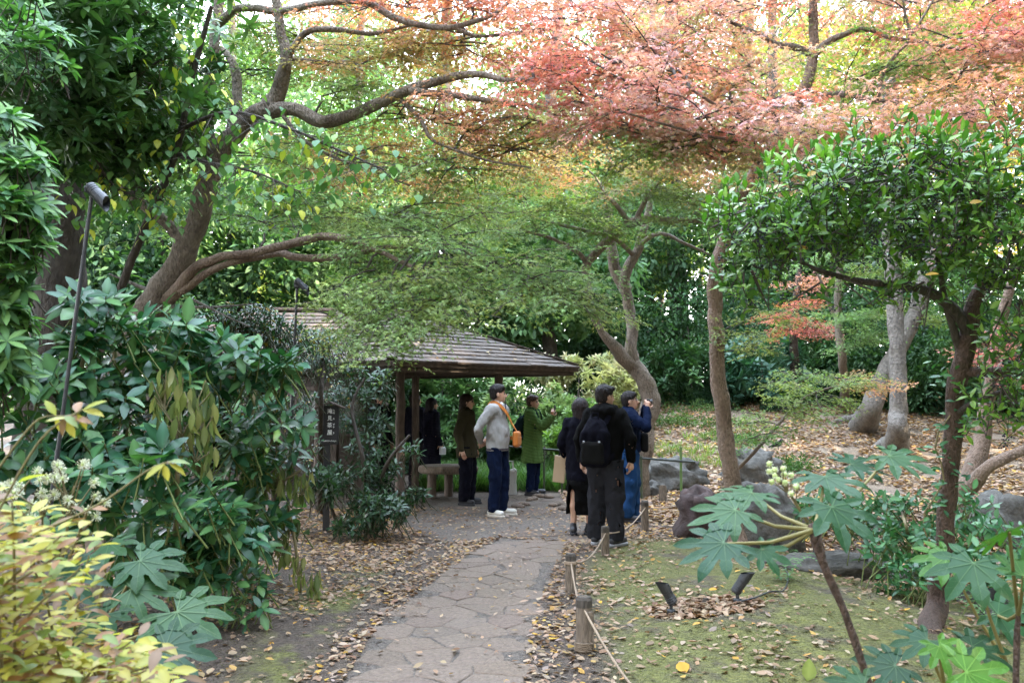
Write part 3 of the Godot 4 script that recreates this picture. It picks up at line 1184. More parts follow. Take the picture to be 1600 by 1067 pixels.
func build_left_maple() -> void:
	var t := thing("maple_tree", "big leaning maple at left with long sweeping limbs and green to orange leaves", "tree")
	var k := []
	limb("trunk", [[120, 850, 9.2, 90], [170, 640, 9.2, 64], [225, 495, 9.2, 46], [285, 400, 9.1, 39], [318, 310, 9.0, 34], [345, 235, 8.9, 31], [385, 188, 8.8, 28], [428, 163, 8.7, 26]], M.bark, t, 12)
	k.append(limb("limb", [[332, 275, 8.95, 34], [326, 215, 8.9, 21], [330, 120, 8.9, 18], [338, 40, 8.9, 16], [350, -60, 8.9, 14]], M.bark, t))
	k.append(limb("limb", [[420, 168, 8.75, 30], [437, 140, 8.7, 26], [447, 90, 8.6, 18], [436, 40, 8.6, 15], [425, -50, 8.6, 12]], M.bark, t))
	k.append(limb("limb", [[405, 175, 8.75, 26], [455, 171, 8.6, 22], [505, 191, 8.5, 21], [555, 176, 8.4, 19], [620, 148, 8.2, 17], [690, 125, 8.0, 14], [745, 116, 7.9, 11], [790, 125, 7.8, 8], [850, 122, 7.7, 6]], M.bark, t))
	k.append(limb("limb", [[640, 143, 8.1, 13], [700, 148, 8.0, 11], [760, 156, 7.9, 9], [820, 163, 7.9, 7], [860, 168, 7.8, 5], [895, 153, 7.8, 3]], M.bark, t, 7))
	k.append(limb("limb", [[618, 150, 8.2, 9], [655, 185, 8.2, 7], [672, 215, 8.1, 6], [700, 230, 8.1, 5], [760, 250, 8.0, 4], [830, 262, 8.0, 3]], M.bark, t, 6))
	k.append(limb("limb", [[338, 40, 8.9, 16], [365, 15, 8.8, 13], [400, 12, 8.7, 12], [440, 18, 8.6, 12], [500, 5, 8.4, 11], [570, 3, 8.3, 11], [610, 25, 8.2, 11], [650, 38, 8.1, 10], [700, 44, 8.0, 10], [735, 35, 8.0, 8], [775, 20, 7.9, 6], [802, -4, 7.9, 5]], M.bark, t, 7))
	k.append(limb("limb", [[712, 44, 8.0, 8], [745, 56, 8.0, 6], [800, 52, 8.0, 5], [860, 45, 8.0, 4], [925, 30, 8.0, 3]], M.bark, t, 6))
	k.append(limb("limb", [[447, 95, 8.6, 11], [475, 52, 8.5, 10], [520, 45, 8.4, 9], [580, 52, 8.4, 7], [640, 40, 8.3, 4]], M.bark, t, 6))
	k.append(limb("limb", [[440, 88, 8.7, 10], [490, 98, 9.1, 10], [540, 98, 9.1, 8], [600, 85, 9.0, 6], [650, 72, 9.0, 4]], M.bark, t, 6))
	k.append(limb("limb", [[440, 178, 8.6, 8], [470, 215, 8.6, 6], [520, 245, 8.6, 5], [570, 262, 8.6, 4], [640, 290, 8.6, 3]], M.bark, t, 6))
	k.append(limb("limb", [[262, 470, 9.1, 24], [300, 425, 8.9, 17], [345, 402, 8.8, 14], [400, 394, 8.6, 13], [440, 385, 8.5, 14], [490, 372, 8.4, 13], [525, 370, 8.3, 13], [560, 380, 8.2, 10], [600, 396, 8.1, 8], [650, 420, 7.9, 6], [692, 441, 7.8, 4]], M.bark_tan, t))
	k.append(limb("limb", [[280, 455, 9.0, 15], [350, 414, 8.8, 11], [430, 397, 8.7, 12], [460, 401, 8.6, 12], [520, 403, 8.5, 12], [560, 396, 8.4, 10], [590, 388, 8.3, 9], [640, 384, 8.2, 6], [682, 380, 8.1, 4]], M.bark_tan, t))
	k.append(limb("limb", [[292, 392, 9.1, 26], [270, 360, 9.1, 19], [235, 330, 9.1, 16], [190, 290, 9.1, 15], [150, 262, 9.2, 14], [105, 232, 9.3, 10]], M.bark, t))
	limb("limb", [[362, 215, 8.9, 26], [370, 150, 9.2, 17], [366, 105, 9.3, 14], [345, 75, 9.4, 8]], M.bark, t, 7)
	for l in [[[236, 455, 9.2, 8], [200, 440, 9.3, 5], [170, 428, 9.4, 2]], [[240, 478, 9.1, 7], [330, 480, 9.0, 4], [400, 474, 8.9, 2]], [[300, 468, 9, 5], [345, 490, 8.9, 3], [390, 510, 8.8, 2]]]:
		limb("dead_twig", l, M.bark_pale, t, 5)
	var w := Crown.new()
	# lower layers, pale green, over the pavilion
	pads(w, k.slice(11, 13), [[430, 340, 9.3, 0.7, PALE, GREEN], [500, 330, 9.0, 0.9, PALE, LIME], [590, 345, 8.6, 0.9, PALE, GREEN], [650, 322, 8.6, 0.9, PALE, LIME], [700, 365, 8.2, 0.9, PALE, PALE], [560, 425, 8.6, 0.7, GREEN, PALE],
		[640, 440, 8.1, 0.8, PALE, GREEN], [700, 410, 8.0, 0.9, PALE, LIME], [740, 460, 7.8, 0.8, PALE, LIME], [800, 440, 7.7, 0.8, PALE, GREEN], [815, 462, 7.5, 0.7, PALE, LIME], [880, 478, 7.4, 0.5, PALE, PALE], [935, 492, 7.5, 0.35, PALE, LIME], [660, 490, 7.5, 0.5, PALE, LIME], [590, 500, 7.4, 0.45, PALE, LIME], [560, 530, 7.3, 0.4, PALE, LIME], [600, 548, 7.1, 0.28, PALE, LIME], [650, 530, 7.2, 0.25, PALE, LIME], [530, 500, 7.4, 0.4, PALE, LIME], [640, 520, 7.2, 0.3, PALE, LIME], [700, 498, 7.3, 0.35, PALE, LIME], [575, 560, 7.1, 0.25, PALE, LIME]], 0.105)
	# upper layers turning orange
	pads(w, k.slice(0, 11), [[480, 60, 9.0, 0.8, GREEN, LIME], [560, 110, 8.8, 0.9, LIME, ORANGE], [640, 95, 8.7, 0.9, LIME, ORANGE], [560, 20, 8.7, 0.9, ORANGE, PINK], [650, 10, 8.4, 0.9, ORANGE, RED], [740, 5, 8.2, 0.8, ORANGE, RED], [840, 15, 8.1, 0.9, ORANGE, PINK],
		[900, 30, 8.1, 0.8, PINK, RED], [720, 85, 8.4, 0.8, ORANGE, LIME], [520, 145, 8.6, 0.7, GREEN, LIME], [620, 190, 8.5, 0.8, ORANGE, LIME], [700, 190, 8.3, 0.7, ORANGE, PINK], [560, 250, 8.9, 0.8, LIME, ORANGE], [640, 260, 8.6, 0.8, GREEN, ORANGE], [740, 205, 8.3, 0.6, ORANGE, PINK],
		[720, 270, 8.3, 0.8, GREEN, LIME], [800, 240, 8.2, 0.8, GREEN, ORANGE], [830, 190, 8.0, 0.6, ORANGE, LIME], [850, 100, 8.0, 0.6, ORANGE, RED], [410, 55, 9.1, 0.7, GREEN, LIME], [440, 250, 9.6, 0.6, LIME, GREEN], [390, 120, 9.4, 0.7, GREEN, LIME], [500, 225, 9.4, 0.6, GREEN, LIME], [290, 120, 9.5, 0.8, GREEN, LIME], [240, 210, 9.6, 0.8, GREEN, LIME], [330, 340, 10.0, 0.8, GREEN, PALE]], 0.115, 7)
	close_crown(w, t, M.leaf, L.spray)


func build_center_maple() -> void:
	var t := thing("maple_tree", "slender crooked maple with curved trunk and low umbrella crown in the middle", "tree")
	var k := []
	limb("trunk", [[992, 778, 0.0, 48], [1000, 722, 14.0, 34], [1010, 660, 14.0, 31], [1016, 620, 14.0, 30], [1006, 590, 14.0, 27], [985, 566, 14.0, 25]], M.bark, t, 12)
	k.append(limb("limb", [[996, 578, 14.0, 23], [986, 545, 14.0, 19], [988, 510, 14.1, 18], [982, 470, 14.2, 17], [976, 440, 14.2, 17], [986, 410, 14.2, 16], [1000, 380, 14.2, 14], [1012, 335, 14.2, 11], [1020, 290, 14.2, 8]], M.bark, t))
	k.append(limb("limb", [[978, 452, 14.3, 22], [962, 420, 14.3, 19], [956, 385, 14.3, 17], [951, 345, 14.3, 15], [945, 300, 14.3, 12]], M.bark, t))
	k.append(limb("limb", [[990, 572, 14.0, 24], [962, 545, 13.8, 20], [945, 525, 13.7, 13], [926, 490, 13.6, 10], [919, 445, 13.5, 11], [916, 415, 13.4, 13], [935, 390, 13.3, 14], [965, 362, 13.2, 14], [985, 346, 13.1, 13], [1020, 342, 13.0, 11], [1060, 345, 12.9, 10], [1105, 344, 12.8, 7]], M.bark, t))
	k.append(limb("limb", [[984, 350, 13.1, 9], [964, 322, 13.0, 8], [946, 302, 13.0, 5], [930, 275, 13.0, 3]], M.bark, t, 6))
	k.append(limb("limb", [[992, 345, 13.1, 9], [1010, 312, 13.0, 7], [1030, 285, 13.0, 5], [1045, 262, 13, 3]], M.bark, t, 6))
	k.append(limb("limb", [[916, 412, 13.4, 9], [905, 396, 13.3, 8], [870, 376, 13.2, 6], [825, 362, 13.1, 4], [780, 356, 13.1, 3]], M.bark, t, 6))
	k.append(limb("limb", [[990, 400, 14.2, 9], [960, 372, 13.8, 8], [915, 360, 13.6, 7], [870, 350, 13.4, 5], [830, 338, 13.3, 3]], M.bark, t, 6))
	k.append(limb("limb", [[1000, 382, 14.2, 9], [1030, 365, 13.9, 7], [1070, 380, 13.7, 5], [1110, 398, 13.6, 3]], M.bark, t, 6))
	var w := Crown.new()
	var olive := Color(0.16, 0.19, 0.05)
	pads(w, k, [[860, 330, 13.0, 1.0, GREEN, LIME], [940, 310, 13.0, 1.0, GREEN, olive], [1020, 300, 13.0, 1.1, GREEN, olive], [1090, 320, 12.8, 1.0, GREEN, olive], [900, 280, 13.0, 1.0, GREEN, ORANGE], [980, 265, 13.0, 1.1, LIME, ORANGE], [1060, 270, 12.8, 1.1, olive, ORANGE],
		[800, 300, 13.4, 1.1, GREEN, LIME], [740, 310, 13.6, 1.1, GREEN, LIME], [760, 345, 13.2, 0.9, GREEN, LIME], [840, 360, 13.0, 0.8, GREEN, PALE], [1130, 290, 12.8, 0.9, olive, ORANGE], [1010, 360, 13.0, 0.7, GREEN, olive], [1110, 355, 12.9, 0.7, GREEN, olive], [930, 350, 13.2, 0.7, GREEN, olive], [850, 240, 13.0, 1.0, ORANGE, LIME], [780, 255, 13.6, 1.0, LIME, ORANGE], [690, 285, 13.8, 1.0, GREEN, ORANGE]], 0.125, 7)
	close_crown(w, t, M.leaf, L.spray)


func build_right_maple() -> void:
	var t := thing("maple_tree", "tall maple with bare reddish trunk and wide pink red crown at upper right", "tree")
	var k := []
	limb("trunk", [[1156, 862, 0.0, 40], [1150, 790, 9.3, 28], [1140, 720, 9.3, 26], [1130, 650, 9.3, 25], [1122, 560, 9.2, 24], [1116, 480, 9.2, 23], [1120, 420, 9.1, 23], [1135, 370, 9.1, 22], [1157, 310, 9.0, 21], [1185, 265, 9.0, 21], [1225, 200, 9.0, 19], [1255, 150, 8.9, 18], [1268, 100, 8.9, 17], [1273, 50, 8.9, 14], [1272, 10, 8.9, 12], [1262, -50, 8.9, 10]], M.bark_tan, t, 12)
	k.append(limb("limb", [[1272, 60, 8.9, 13], [1272, 10, 8.9, 11], [1290, -40, 8.9, 9]], M.bark, t))
	k.append(limb("limb", [[1266, 82, 8.9, 13], [1240, 73, 8.8, 11], [1210, 68, 8.8, 9], [1185, 52, 8.7, 8], [1150, 38, 8.7, 6], [1105, 12, 8.6, 4]], M.bark, t, 7))
	k.append(limb("limb", [[1268, 92, 8.9, 13], [1290, 68, 8.8, 11], [1330, 50, 8.7, 9], [1360, 46, 8.7, 8], [1390, 58, 8.6, 7], [1420, 63, 8.6, 6], [1450, 67, 8.5, 5], [1500, 78, 8.5, 3]], M.bark, t, 7))
	k.append(limb("limb", [[1228, 196, 9.0, 15], [1255, 168, 8.9, 12], [1290, 151, 8.8, 11], [1320, 148, 8.7, 10], [1350, 153, 8.6, 8], [1380, 158, 8.5, 6], [1450, 150, 8.5, 3]], M.bark, t, 7))
	k.append(limb("limb", [[1372, 156, 8.5, 7], [1381, 115, 8.5, 6], [1402, 84, 8.5, 6], [1422, 58, 8.5, 5], [1414, 15, 8.5, 4], [1408, -30, 8.5, 3]], M.bark, t, 6))
	k.append(limb("limb", [[1420, 60, 8.5, 4], [1440, 32, 8.5, 4], [1462, -5, 8.5, 3]], M.bark, t, 5))
	k.append(limb("limb", [[1255, 150, 8.9, 9], [1225, 150, 8.4, 8], [1180, 190, 7.9, 6], [1130, 170, 7.5, 5], [1060, 130, 7.2, 4], [980, 110, 7.1, 3]], M.bark, t, 6))
	k.append(limb("limb", [[1180, 272, 9.0, 10], [1215, 225, 8.3, 7], [1190, 218, 7.6, 6], [1120, 215, 7.2, 5], [1040, 195, 7.0, 4], [960, 170, 6.9, 3]], M.bark, t, 6))
	k.append(limb("limb", [[1225, 200, 9.0, 9], [1290, 215, 8.3, 7], [1380, 205, 7.9, 6], [1470, 190, 7.8, 4], [1560, 175, 7.8, 3]], M.bark, t, 6))
	var w := Crown.new()
	var rose := Color(0.78, 0.47, 0.46)
	pads(w, k, [[930, 110, 7.4, 0.8, PINK, RED], [900, 150, 7.2, 0.6, PINK, RED], [980, 140, 7.1, 0.8, PINK, RED], [1040, 100, 7.6, 0.9, PINK, ORANGE], [1000, 60, 8.0, 0.9, PINK, RED], [1080, 60, 8.2, 0.9, rose, ORANGE], [1040, 170, 6.9, 0.8, rose, RED], [1100, 190, 7.0, 0.8, rose, RED], [1150, 220, 7.2, 0.8, rose, PINK],
		[1060, 240, 7.4, 0.7, LIME, GREEN], [980, 200, 7.2, 0.6, rose, LIME], [1120, 110, 7.9, 0.9, PINK, LIME], [1180, 110, 8.2, 0.9, PINK, LIME], [1200, 170, 7.8, 0.8, PINK, ORANGE], [1260, 210, 7.7, 0.8, rose, ORANGE], [1330, 230, 7.6, 0.8, rose, ORANGE], [1410, 220, 7.6, 0.8, rose, ORANGE], [1480, 200, 7.6, 0.8, PINK, ORANGE],
		[1560, 190, 7.6, 0.8, PINK, ORANGE], [1340, 110, 8.8, 0.8, LIME, GREEN], [1150, 10, 8.8, 0.9, PINK, RED], [1240, 10, 9.2, 1.0, PINK, LIME], [1330, 5, 9.0, 1.0, RED, PINK], [1430, 15, 8.6, 0.9, PINK, LIME], [1500, 60, 8.4, 0.9, PINK, RED], [1560, 90, 8.4, 0.9, PINK, RED], [1420, 110, 8.5, 0.7, LIME, GREEN], [1500, 130, 8.4, 0.8, PINK, ORANGE], [1080, 5, 8.6, 0.9, rose, ORANGE], [980, 10, 8.6, 0.9, rose, ORANGE], [1200, 255, 7.6, 0.6, PINK, LIME], [1110, 262, 7.6, 0.6, PINK, LIME], [1550, 10, 8.8, 0.9, PINK, RED]], 0.125, 6)
	# low green sprays on its trunk
	var lows := [[1150, 520, 9.0, 0.35, LIME, GREEN], [1215, 500, 8.9, 0.4, LIME, GREEN], [1180, 545, 8.9, 0.3, LIME, LIME]]
	for r in lows:
		var c := pt(r[0], r[1], r[2])
		pad(w, pt(1124, r[1] + 20, 9.2), c, r[3], 4, 0.1, r[4], r[5], 0.006)
	close_crown(w, t, M.leaf, L.spray)
	# the young maple that reaches in low over the slope
	var y := thing("maple_sapling", "young lime green maple spreading low over the leaf strewn slope", "tree")
	var s := [limb("stem", [[1128, 750, 0.0, 8], [1180, 705, 11.4, 6], [1215, 665, 11.3, 5], [1260, 620, 11.2, 4], [1320, 600, 11.0, 3]], M.bark, y, 6)]
	var v := Crown.new()
	pads(v, s, [[1250, 600, 11.2, 0.5, LIME, GREEN], [1310, 595, 11.0, 0.55, LIME, GREEN], [1360, 610, 10.9, 0.5, LIME, ORANGE], [1230, 640, 11.2, 0.4, LIME, GREEN], [1290, 625, 10.9, 0.5, LIME, GREEN], [1200, 660, 11.2, 0.35, GREEN, LIME], [1180, 690, 11.0, 0.4, GREEN, GREEN]], 0.11, 5)
	close_crown(v, y, M.leaf, L.spray)
	# small red maple far behind
	var o := thing("red_maple_tree", "small orange red maple in front of the dark hedge", "tree")
	var os := [limb("trunk", [[1243, 590, 21.5, 14], [1240, 520, 21.5, 13], [1246, 450, 21.5, 10], [1252, 380, 21.5, 7]], M.bark_dark, o, 7)]
	var ov := Crown.new()
	pads(ov, os, [[1225, 495, 21.0, 0.6, ORANGE, RED], [1255, 480, 21.0, 0.5, ORANGE, RED], [1240, 515, 20.8, 0.5, ORANGE, RED], [1262, 450, 21.2, 0.6, PINK, ORANGE], [1285, 520, 20.8, 0.4, PINK, RED]], 0.15, 5)
	close_crown(ov, o, M.leaf, L.spray)


func build_privet() -> void:
	var t := thing("privet_tree", "small evergreen tree with glossy leaves and dark berries at right foreground", "tree")
	limb("trunk", [[1450, 985, 0.0, 44], [1462, 940, 6.2, 32], [1475, 850, 6.1, 28], [1482, 760, 6.0, 26], [1490, 660, 5.9, 27], [1500, 590, 5.8, 29], [1515, 520, 5.7, 28], [1525, 470, 5.6, 24], [1560, 400, 5.5, 12]], M.bark_red, t, 12)
	limb("limb", [[1518, 525, 5.7, 22], [1490, 482, 5.6, 18], [1450, 456, 5.5, 16], [1400, 445, 5.4, 13], [1340, 438, 5.3, 10], [1270, 418, 5.2, 7], [1200, 380, 5.1, 4]], M.bark_dark, t)
	limb("limb", [[1500, 584, 5.8, 16], [1540, 580, 5.7, 15], [1625, 577, 5.6, 14]], M.bark_red, t)
	limb("limb", [[1505, 560, 5.8, 16], [1492, 520, 5.7, 12], [1478, 470, 5.6, 10], [1465, 400, 5.4, 6]], M.bark_dark, t, 7)
	limb("limb", [[1490, 650, 5.9, 10], [1520, 630, 5.7, 8], [1570, 610, 5.6, 6]], M.bark_dark, t, 6)
	var greens := [Color(0.055, 0.13, 0.023), Color(0.11, 0.215, 0.03), Color(0.165, 0.285, 0.04), Color(0.075, 0.165, 0.028)]
	var kinds := leaf_set(greens, 0.42, 4, 0.22, 0.0, 0.95, 1.3)
	var at := []
	var berries := PackedFloat32Array()
	var twig := Geo.new()
	for lobe in [[1190, 335, 4.9, 0.36, 0.2, 0.35, 60], [1290, 300, 5.0, 0.42, 0.3, 0.45, 95], [1400, 285, 5.1, 0.5, 0.32, 0.5, 105], [1500, 285, 5.1, 0.45, 0.4, 0.5, 100], [1590, 330, 5.1, 0.4, 0.42, 0.5, 90], [1260, 360, 5.1, 0.45, 0.2, 0.4, 48], [1380, 350, 5.3, 0.5, 0.22, 0.4, 48], [1500, 365, 5.2, 0.45, 0.26, 0.4, 44], [1300, 440, 5.2, 0.5, 0.1, 0.3, 12], [1590, 460, 5.2, 0.3, 0.3, 0.3, 26], [1170, 420, 5.1, 0.24, 0.16, 0.2, 20], [1560, 600, 5.5, 0.3, 0.3, 0.25, 34], [1600, 540, 5.4, 0.2, 0.25, 0.2, 24], [1460, 440, 5.3, 0.4, 0.15, 0.3, 14], [1420, 240, 5.1, 0.6, 0.2, 0.4, 30], [1400, 225, 5.1, 0.6, 0.16, 0.4, 18]]:
		var c := pt(lobe[0], lobe[1], lobe[2])
		for i in lobe[6]:
			var d := Vector3(rr(-1, 1), rr(-1, 1), rr(-1, 1))
			if d.length() > 1.0: d = d.normalized()
			var p := c + d * Vector3(lobe[3], lobe[4], lobe[5])
			var dir := (Vector3(rr(-0.6, 0.6), rr(0.35, 1.0), rr(-0.3, 0.7)) + d * 0.5).normalized()
			var ln := rr(0.1, 0.2)
			twig.rod(p - dir * ln, p, 0.004, 0.002, 4)
			if i % 4 == 0: twig.rod(c + (p - c) * 0.2, p - dir * ln, 0.007, 0.004, 4)
			for j in 9:
				var u := float(j) / 8.0
				var a = j * 2.4 + i
				var side := dir.cross(Vector3(0.2, 0.1, 1)).normalized().rotated(dir, a)
				var ld := (side * lerpf(1.0, 0.5, u) + dir * lerpf(0.2, 1.1, u)).normalized()
				at.append(aim(p - dir * ln * (1.0 - u), ld, dir + Vector3(0, 0.3, 0), 0.0, rr(0.05, 0.08)))
			if i % 3 == 0:
				for j in 9:
					push(berries, Transform3D(Basis.IDENTITY.scaled(Vector3.ONE * rr(0.005, 0.0075)), p - dir * ln * 0.8 + Vector3(rr(-1, 1), rr(-1, 0.3), rr(-1, 1)) * 0.045), Color(1, 1, 1))
	put("twigs", twig.mesh(), M.twig, t, Transform3D.IDENTITY, "stuff")
	hang_leaves(t, at, kinds, M.gloss)
	var bg := Geo.new()
	bg.ball(Vector3.ZERO, Vector3.ONE, 6, Color(0.012, 0.012, 0.03))
	many("berries", bg.mesh(), plain(Color.WHITE, 0.35), berries, t)
	# a few yellowed leaves caught in it
	for p in [[1172, 295, 4.7], [1222, 288, 4.7], [1275, 268, 4.7], [1305, 285, 4.7], [1445, 430, 4.8], [1262, 385, 4.8], [1515, 318, 4.8]]:
		var g := Geo.new()
		g.leaf(Transform3D.IDENTITY, 0.075, 0.035, 4, 0.2, 0.2, Color(0.6, 0.36, 0.07) if p[0] != 1222 else Color(0.7, 0.6, 0.4), 1.1)
		put("yellow_leaf", g.mesh(), M.leaf, t, aim(pt(p[0], p[1], p[2]), Vector3(rr(-1, 1), rr(-0.6, 0.3), rr(-0.4, 0.8)), Vector3(rr(-0.5, 0.5), 1, 1)))


func build_left_evergreen() -> void:
	var t := thing("evergreen_tree", "dark broad leaved evergreen filling the upper left, its thick trunk behind the leaning lamp pole", "tree")
	limb("trunk", [[60, 760, 9.6, 100], [85, 520, 9.6, 76], [95, 380, 9.6, 68], [100, 260, 9.6, 62], [112, 120, 9.6, 54], [130, -60, 9.6, 48]], M.bark_dark, t, 12)
	limb("limb", [[105, 180, 9.6, 30], [150, 90, 9.0, 20], [230, 20, 8.4, 12]], M.bark_dark, t, 7)
	limb("limb", [[100, 240, 9.6, 26], [40, 170, 8.6, 18], [-40, 110, 7.8, 10]], M.bark_dark, t, 7)
	var w := Crown.new()
	var a := Color(0.05, 0.11, 0.04)
	var b := Color(0.12, 0.21, 0.07)
	var l := []
	for r in [[40, 60, 6.8, 0.8, 0.55], [140, 40, 7.4, 0.85, 0.6], [240, 30, 8.0, 0.8, 0.6], [60, 160, 7.0, 0.7, 0.5], [160, 140, 7.6, 0.75, 0.55], [250, 120, 8.0, 0.7, 0.55], [200, 215, 8.2, 0.7, 0.45], [250, 50, 9.4, 0.6, 0.7], [20, -40, 7.2, 0.9, 0.6], [160, -40, 7.6, 0.9, 0.5], [235, 180, 9.0, 0.5, 0.5], [130, 225, 7.6, 0.5, 0.3], [120, 90, 8.6, 1.2, 0.9], [250, 80, 10.4, 1.2, 1.0], [200, 250, 9.8, 1.0, 0.6]]:
		l.append([pt(r[0], r[1], r[2]), Vector3(r[3], r[4], r[3])])
	lobes(w, l, 150, 0.125, a, b, 0.3)
	close_crown(w, t, M.gloss, L.whorl)
	# the lighter evergreen at the left edge
	var e := thing("evergreen_shrub", "tall pale green leathery leaved shrub at the left edge below the evergreen tree", "shrub")
	limb("stem", [[-60, 900, 5.2, 22], [-40, 600, 5.1, 18], [10, 400, 5.0, 12], [20, 250, 4.9, 6]], M.bark_dark, e, 7)
	limb("stem", [[-60, 900, 5.2, 20], [-10, 640, 5.0, 14], [40, 500, 4.8, 7]], M.bark_dark, e, 7)
	var kinds := leaf_set([Color(0.07, 0.15, 0.05), Color(0.11, 0.22, 0.07), Color(0.16, 0.28, 0.09), Color(0.05, 0.12, 0.05)], 0.3, 4, 0.22, 0.0, 1.0)
	var at := []
	var tw := Geo.new()
	for lobe in [[-10, 230, 4.8, 0.24, 0.2, 50], [25, 290, 4.7, 0.16, 0.2, 40], [-10, 350, 4.6, 0.22, 0.2, 50], [25, 370, 4.7, 0.15, 0.15, 30], [-25, 440, 4.6, 0.2, 0.15, 36], [-5, 520, 4.6, 0.16, 0.16, 36], [0, 580, 4.7, 0.14, 0.1, 24], [-30, 600, 4.6, 0.2, 0.15, 30], [-80, 420, 4.7, 0.3, 0.8, 80], [20, 20, 5.6, 0.35, 0.12, 30], [40, 90, 5.6, 0.25, 0.1, 24]]:
		var c := pt(lobe[0], lobe[1], lobe[2])
		for i in lobe[5]:
			var d := Vector3(rr(-1, 1), rr(-1, 1), rr(-1, 1))
			if d.length() > 1.0: d = d.normalized()
			var p := c + d * Vector3(lobe[3], lobe[4], lobe[3])
			var dir := (Vector3(rr(-0.2, 0.9), rr(0.2, 0.9), rr(-0.3, 0.8))).normalized()
			tw.rod(p - dir * 0.16, p, 0.005, 0.003, 4)
			for j in 8:
				var sd := dir.cross(Vector3(0.2, 0.1, 1)).normalized().rotated(dir, j * 2.4 + i)
				at.append(aim(p, (sd + dir * rr(-0.1, 0.5)).normalized(), dir + Vector3(0, 0.3, 0), 0.0, rr(0.09, 0.14)))
	put("twigs", tw.mesh(), M.twig, e, Transform3D.IDENTITY, "stuff")
	hang_leaves(e, at, kinds, M.big)
	# heart-leaved branch hanging in from the left
	var h := thing("heart_leaved_tree", "thin tree with hanging heart shaped blue green leaves in front of the big maple trunk", "tree")
	limb("trunk", [[150, 560, 8.3, 16], [200, 420, 8.2, 13], [270, 250, 8.0, 11], [300, 120, 7.8, 9], [330, 10, 7.6, 7]], M.bark_dark, h, 7)
	var hl := [limb("limb", [[285, 200, 7.9, 8], [360, 175, 7.6, 6], [450, 200, 7.4, 5], [530, 235, 7.3, 4], [600, 265, 7.3, 2]], M.bark_dark, h, 6), limb("limb", [[275, 240, 8.0, 7], [330, 255, 7.6, 5], [400, 270, 7.5, 4], [470, 300, 7.4, 2]], M.bark_dark, h, 6), limb("limb", [[305, 100, 7.8, 7], [260, 90, 7.5, 5], [200, 130, 7.3, 3]], M.bark_dark, h, 6), limb("limb", [[250, 290, 8.0, 7], [190, 300, 7.6, 5], [150, 250, 7.4, 3]], M.bark_dark, h, 6)]
	var hk := leaf_set([Color(0.09, 0.18, 0.06), Color(0.13, 0.24, 0.09), Color(0.2, 0.32, 0.08), Color(0.10, 0.2, 0.10), Color(0.42, 0.42, 0.06)], 0.72, 4, 0.12, 0.0, 0.62, 1.15)
	var ha := []
	var htw := Geo.new()
	for line in hl:
		for i in line.size():
			var q: Vector3 = line[i]
			for j in 5:
				var o := Vector3(rr(-0.35, 0.35), rr(-0.3, 0.12), rr(-0.35, 0.35))
				if j % 4 == 0: htw.rod(q, q + o, 0.004, 0.002, 4)
				var yaw := rr(0, TAU)
				ha.append(aim(q + o, Vector3(cos(yaw) * 0.7, -0.8, sin(yaw) * 0.7), Vector3(cos(yaw), 0.9, sin(yaw)), 0.0, rr(0.06, 0.105)))
	for lobe in [[205, 250, 7.8], [185, 300, 7.6], [235, 180, 7.8], [300, 280, 9.8], [400, 300, 9.8], [240, 120, 7.7]]:
		var c := pt(lobe[0], lobe[1], lobe[2])
		for i in 110:
			var yaw := rr(0, TAU)
			ha.append(aim(c + Vector3(rr(-0.45, 0.45), rr(-0.4, 0.4), rr(-0.4, 0.4)), Vector3(cos(yaw) * 0.7, -0.7, sin(yaw) * 0.7), Vector3(cos(yaw), 0.9, sin(yaw)), 0.0, rr(0.06, 0.1)))
	put("twigs", htw.mesh(), M.twig, h, Transform3D.IDENTITY, "stuff")
	hang_leaves(h, ha, hk, M.big)


func back_tree(label: String, px: float, base: float, d: float, wpx: float, top: float, lobe_rows: Array, n: int, size: float, ca: Color, cb: Color, bark := "bark_dark", called := "tall_tree", group := "trees behind the garden") -> void:
	var t := thing(called, label, "tree", Vector3.ZERO, 0.0, group)
	var foot := pt(px, base, d)
	foot.y = ground_y(foot.x, foot.z) - 0.1
	var g := Geo.new()
	var head := pt(px + rr(-30, 30), top, d)
	var p := PackedVector3Array()
	var r := PackedFloat32Array()
	for i in 8:
		var u := i / 7.0
		p.append(foot.lerp(head, u) + Vector3(rr(-1, 1), 0, rr(-1, 1)) * 0.12 * (1.0 if i > 0 else 0.0))
		r.append(wpx * 0.5 * d / F * lerpf(1.25 if i == 0 else 1.0, 0.55, u))
	g.tube(p, r, 9, Color.WHITE, 0.07, px)
	put("trunk", g.mesh(), M[bark], t)
	var w := Crown.new()
	var l := []
	for q in lobe_rows:
		var c := pt(q[0], q[1], d + q[4])
		l.append([c, Vector3(q[2], q[3], q[2])])
		w.twigs.tube(PackedVector3Array([p[4], p[5].lerp(c, 0.5), c]), PackedFloat32Array([r[5] * 0.4, 0.05, 0.02]), 5)
	lobes(w, l, n, size, ca, cb, 0.45)
	close_crown(w, t, M.far, L.clump, "crown")


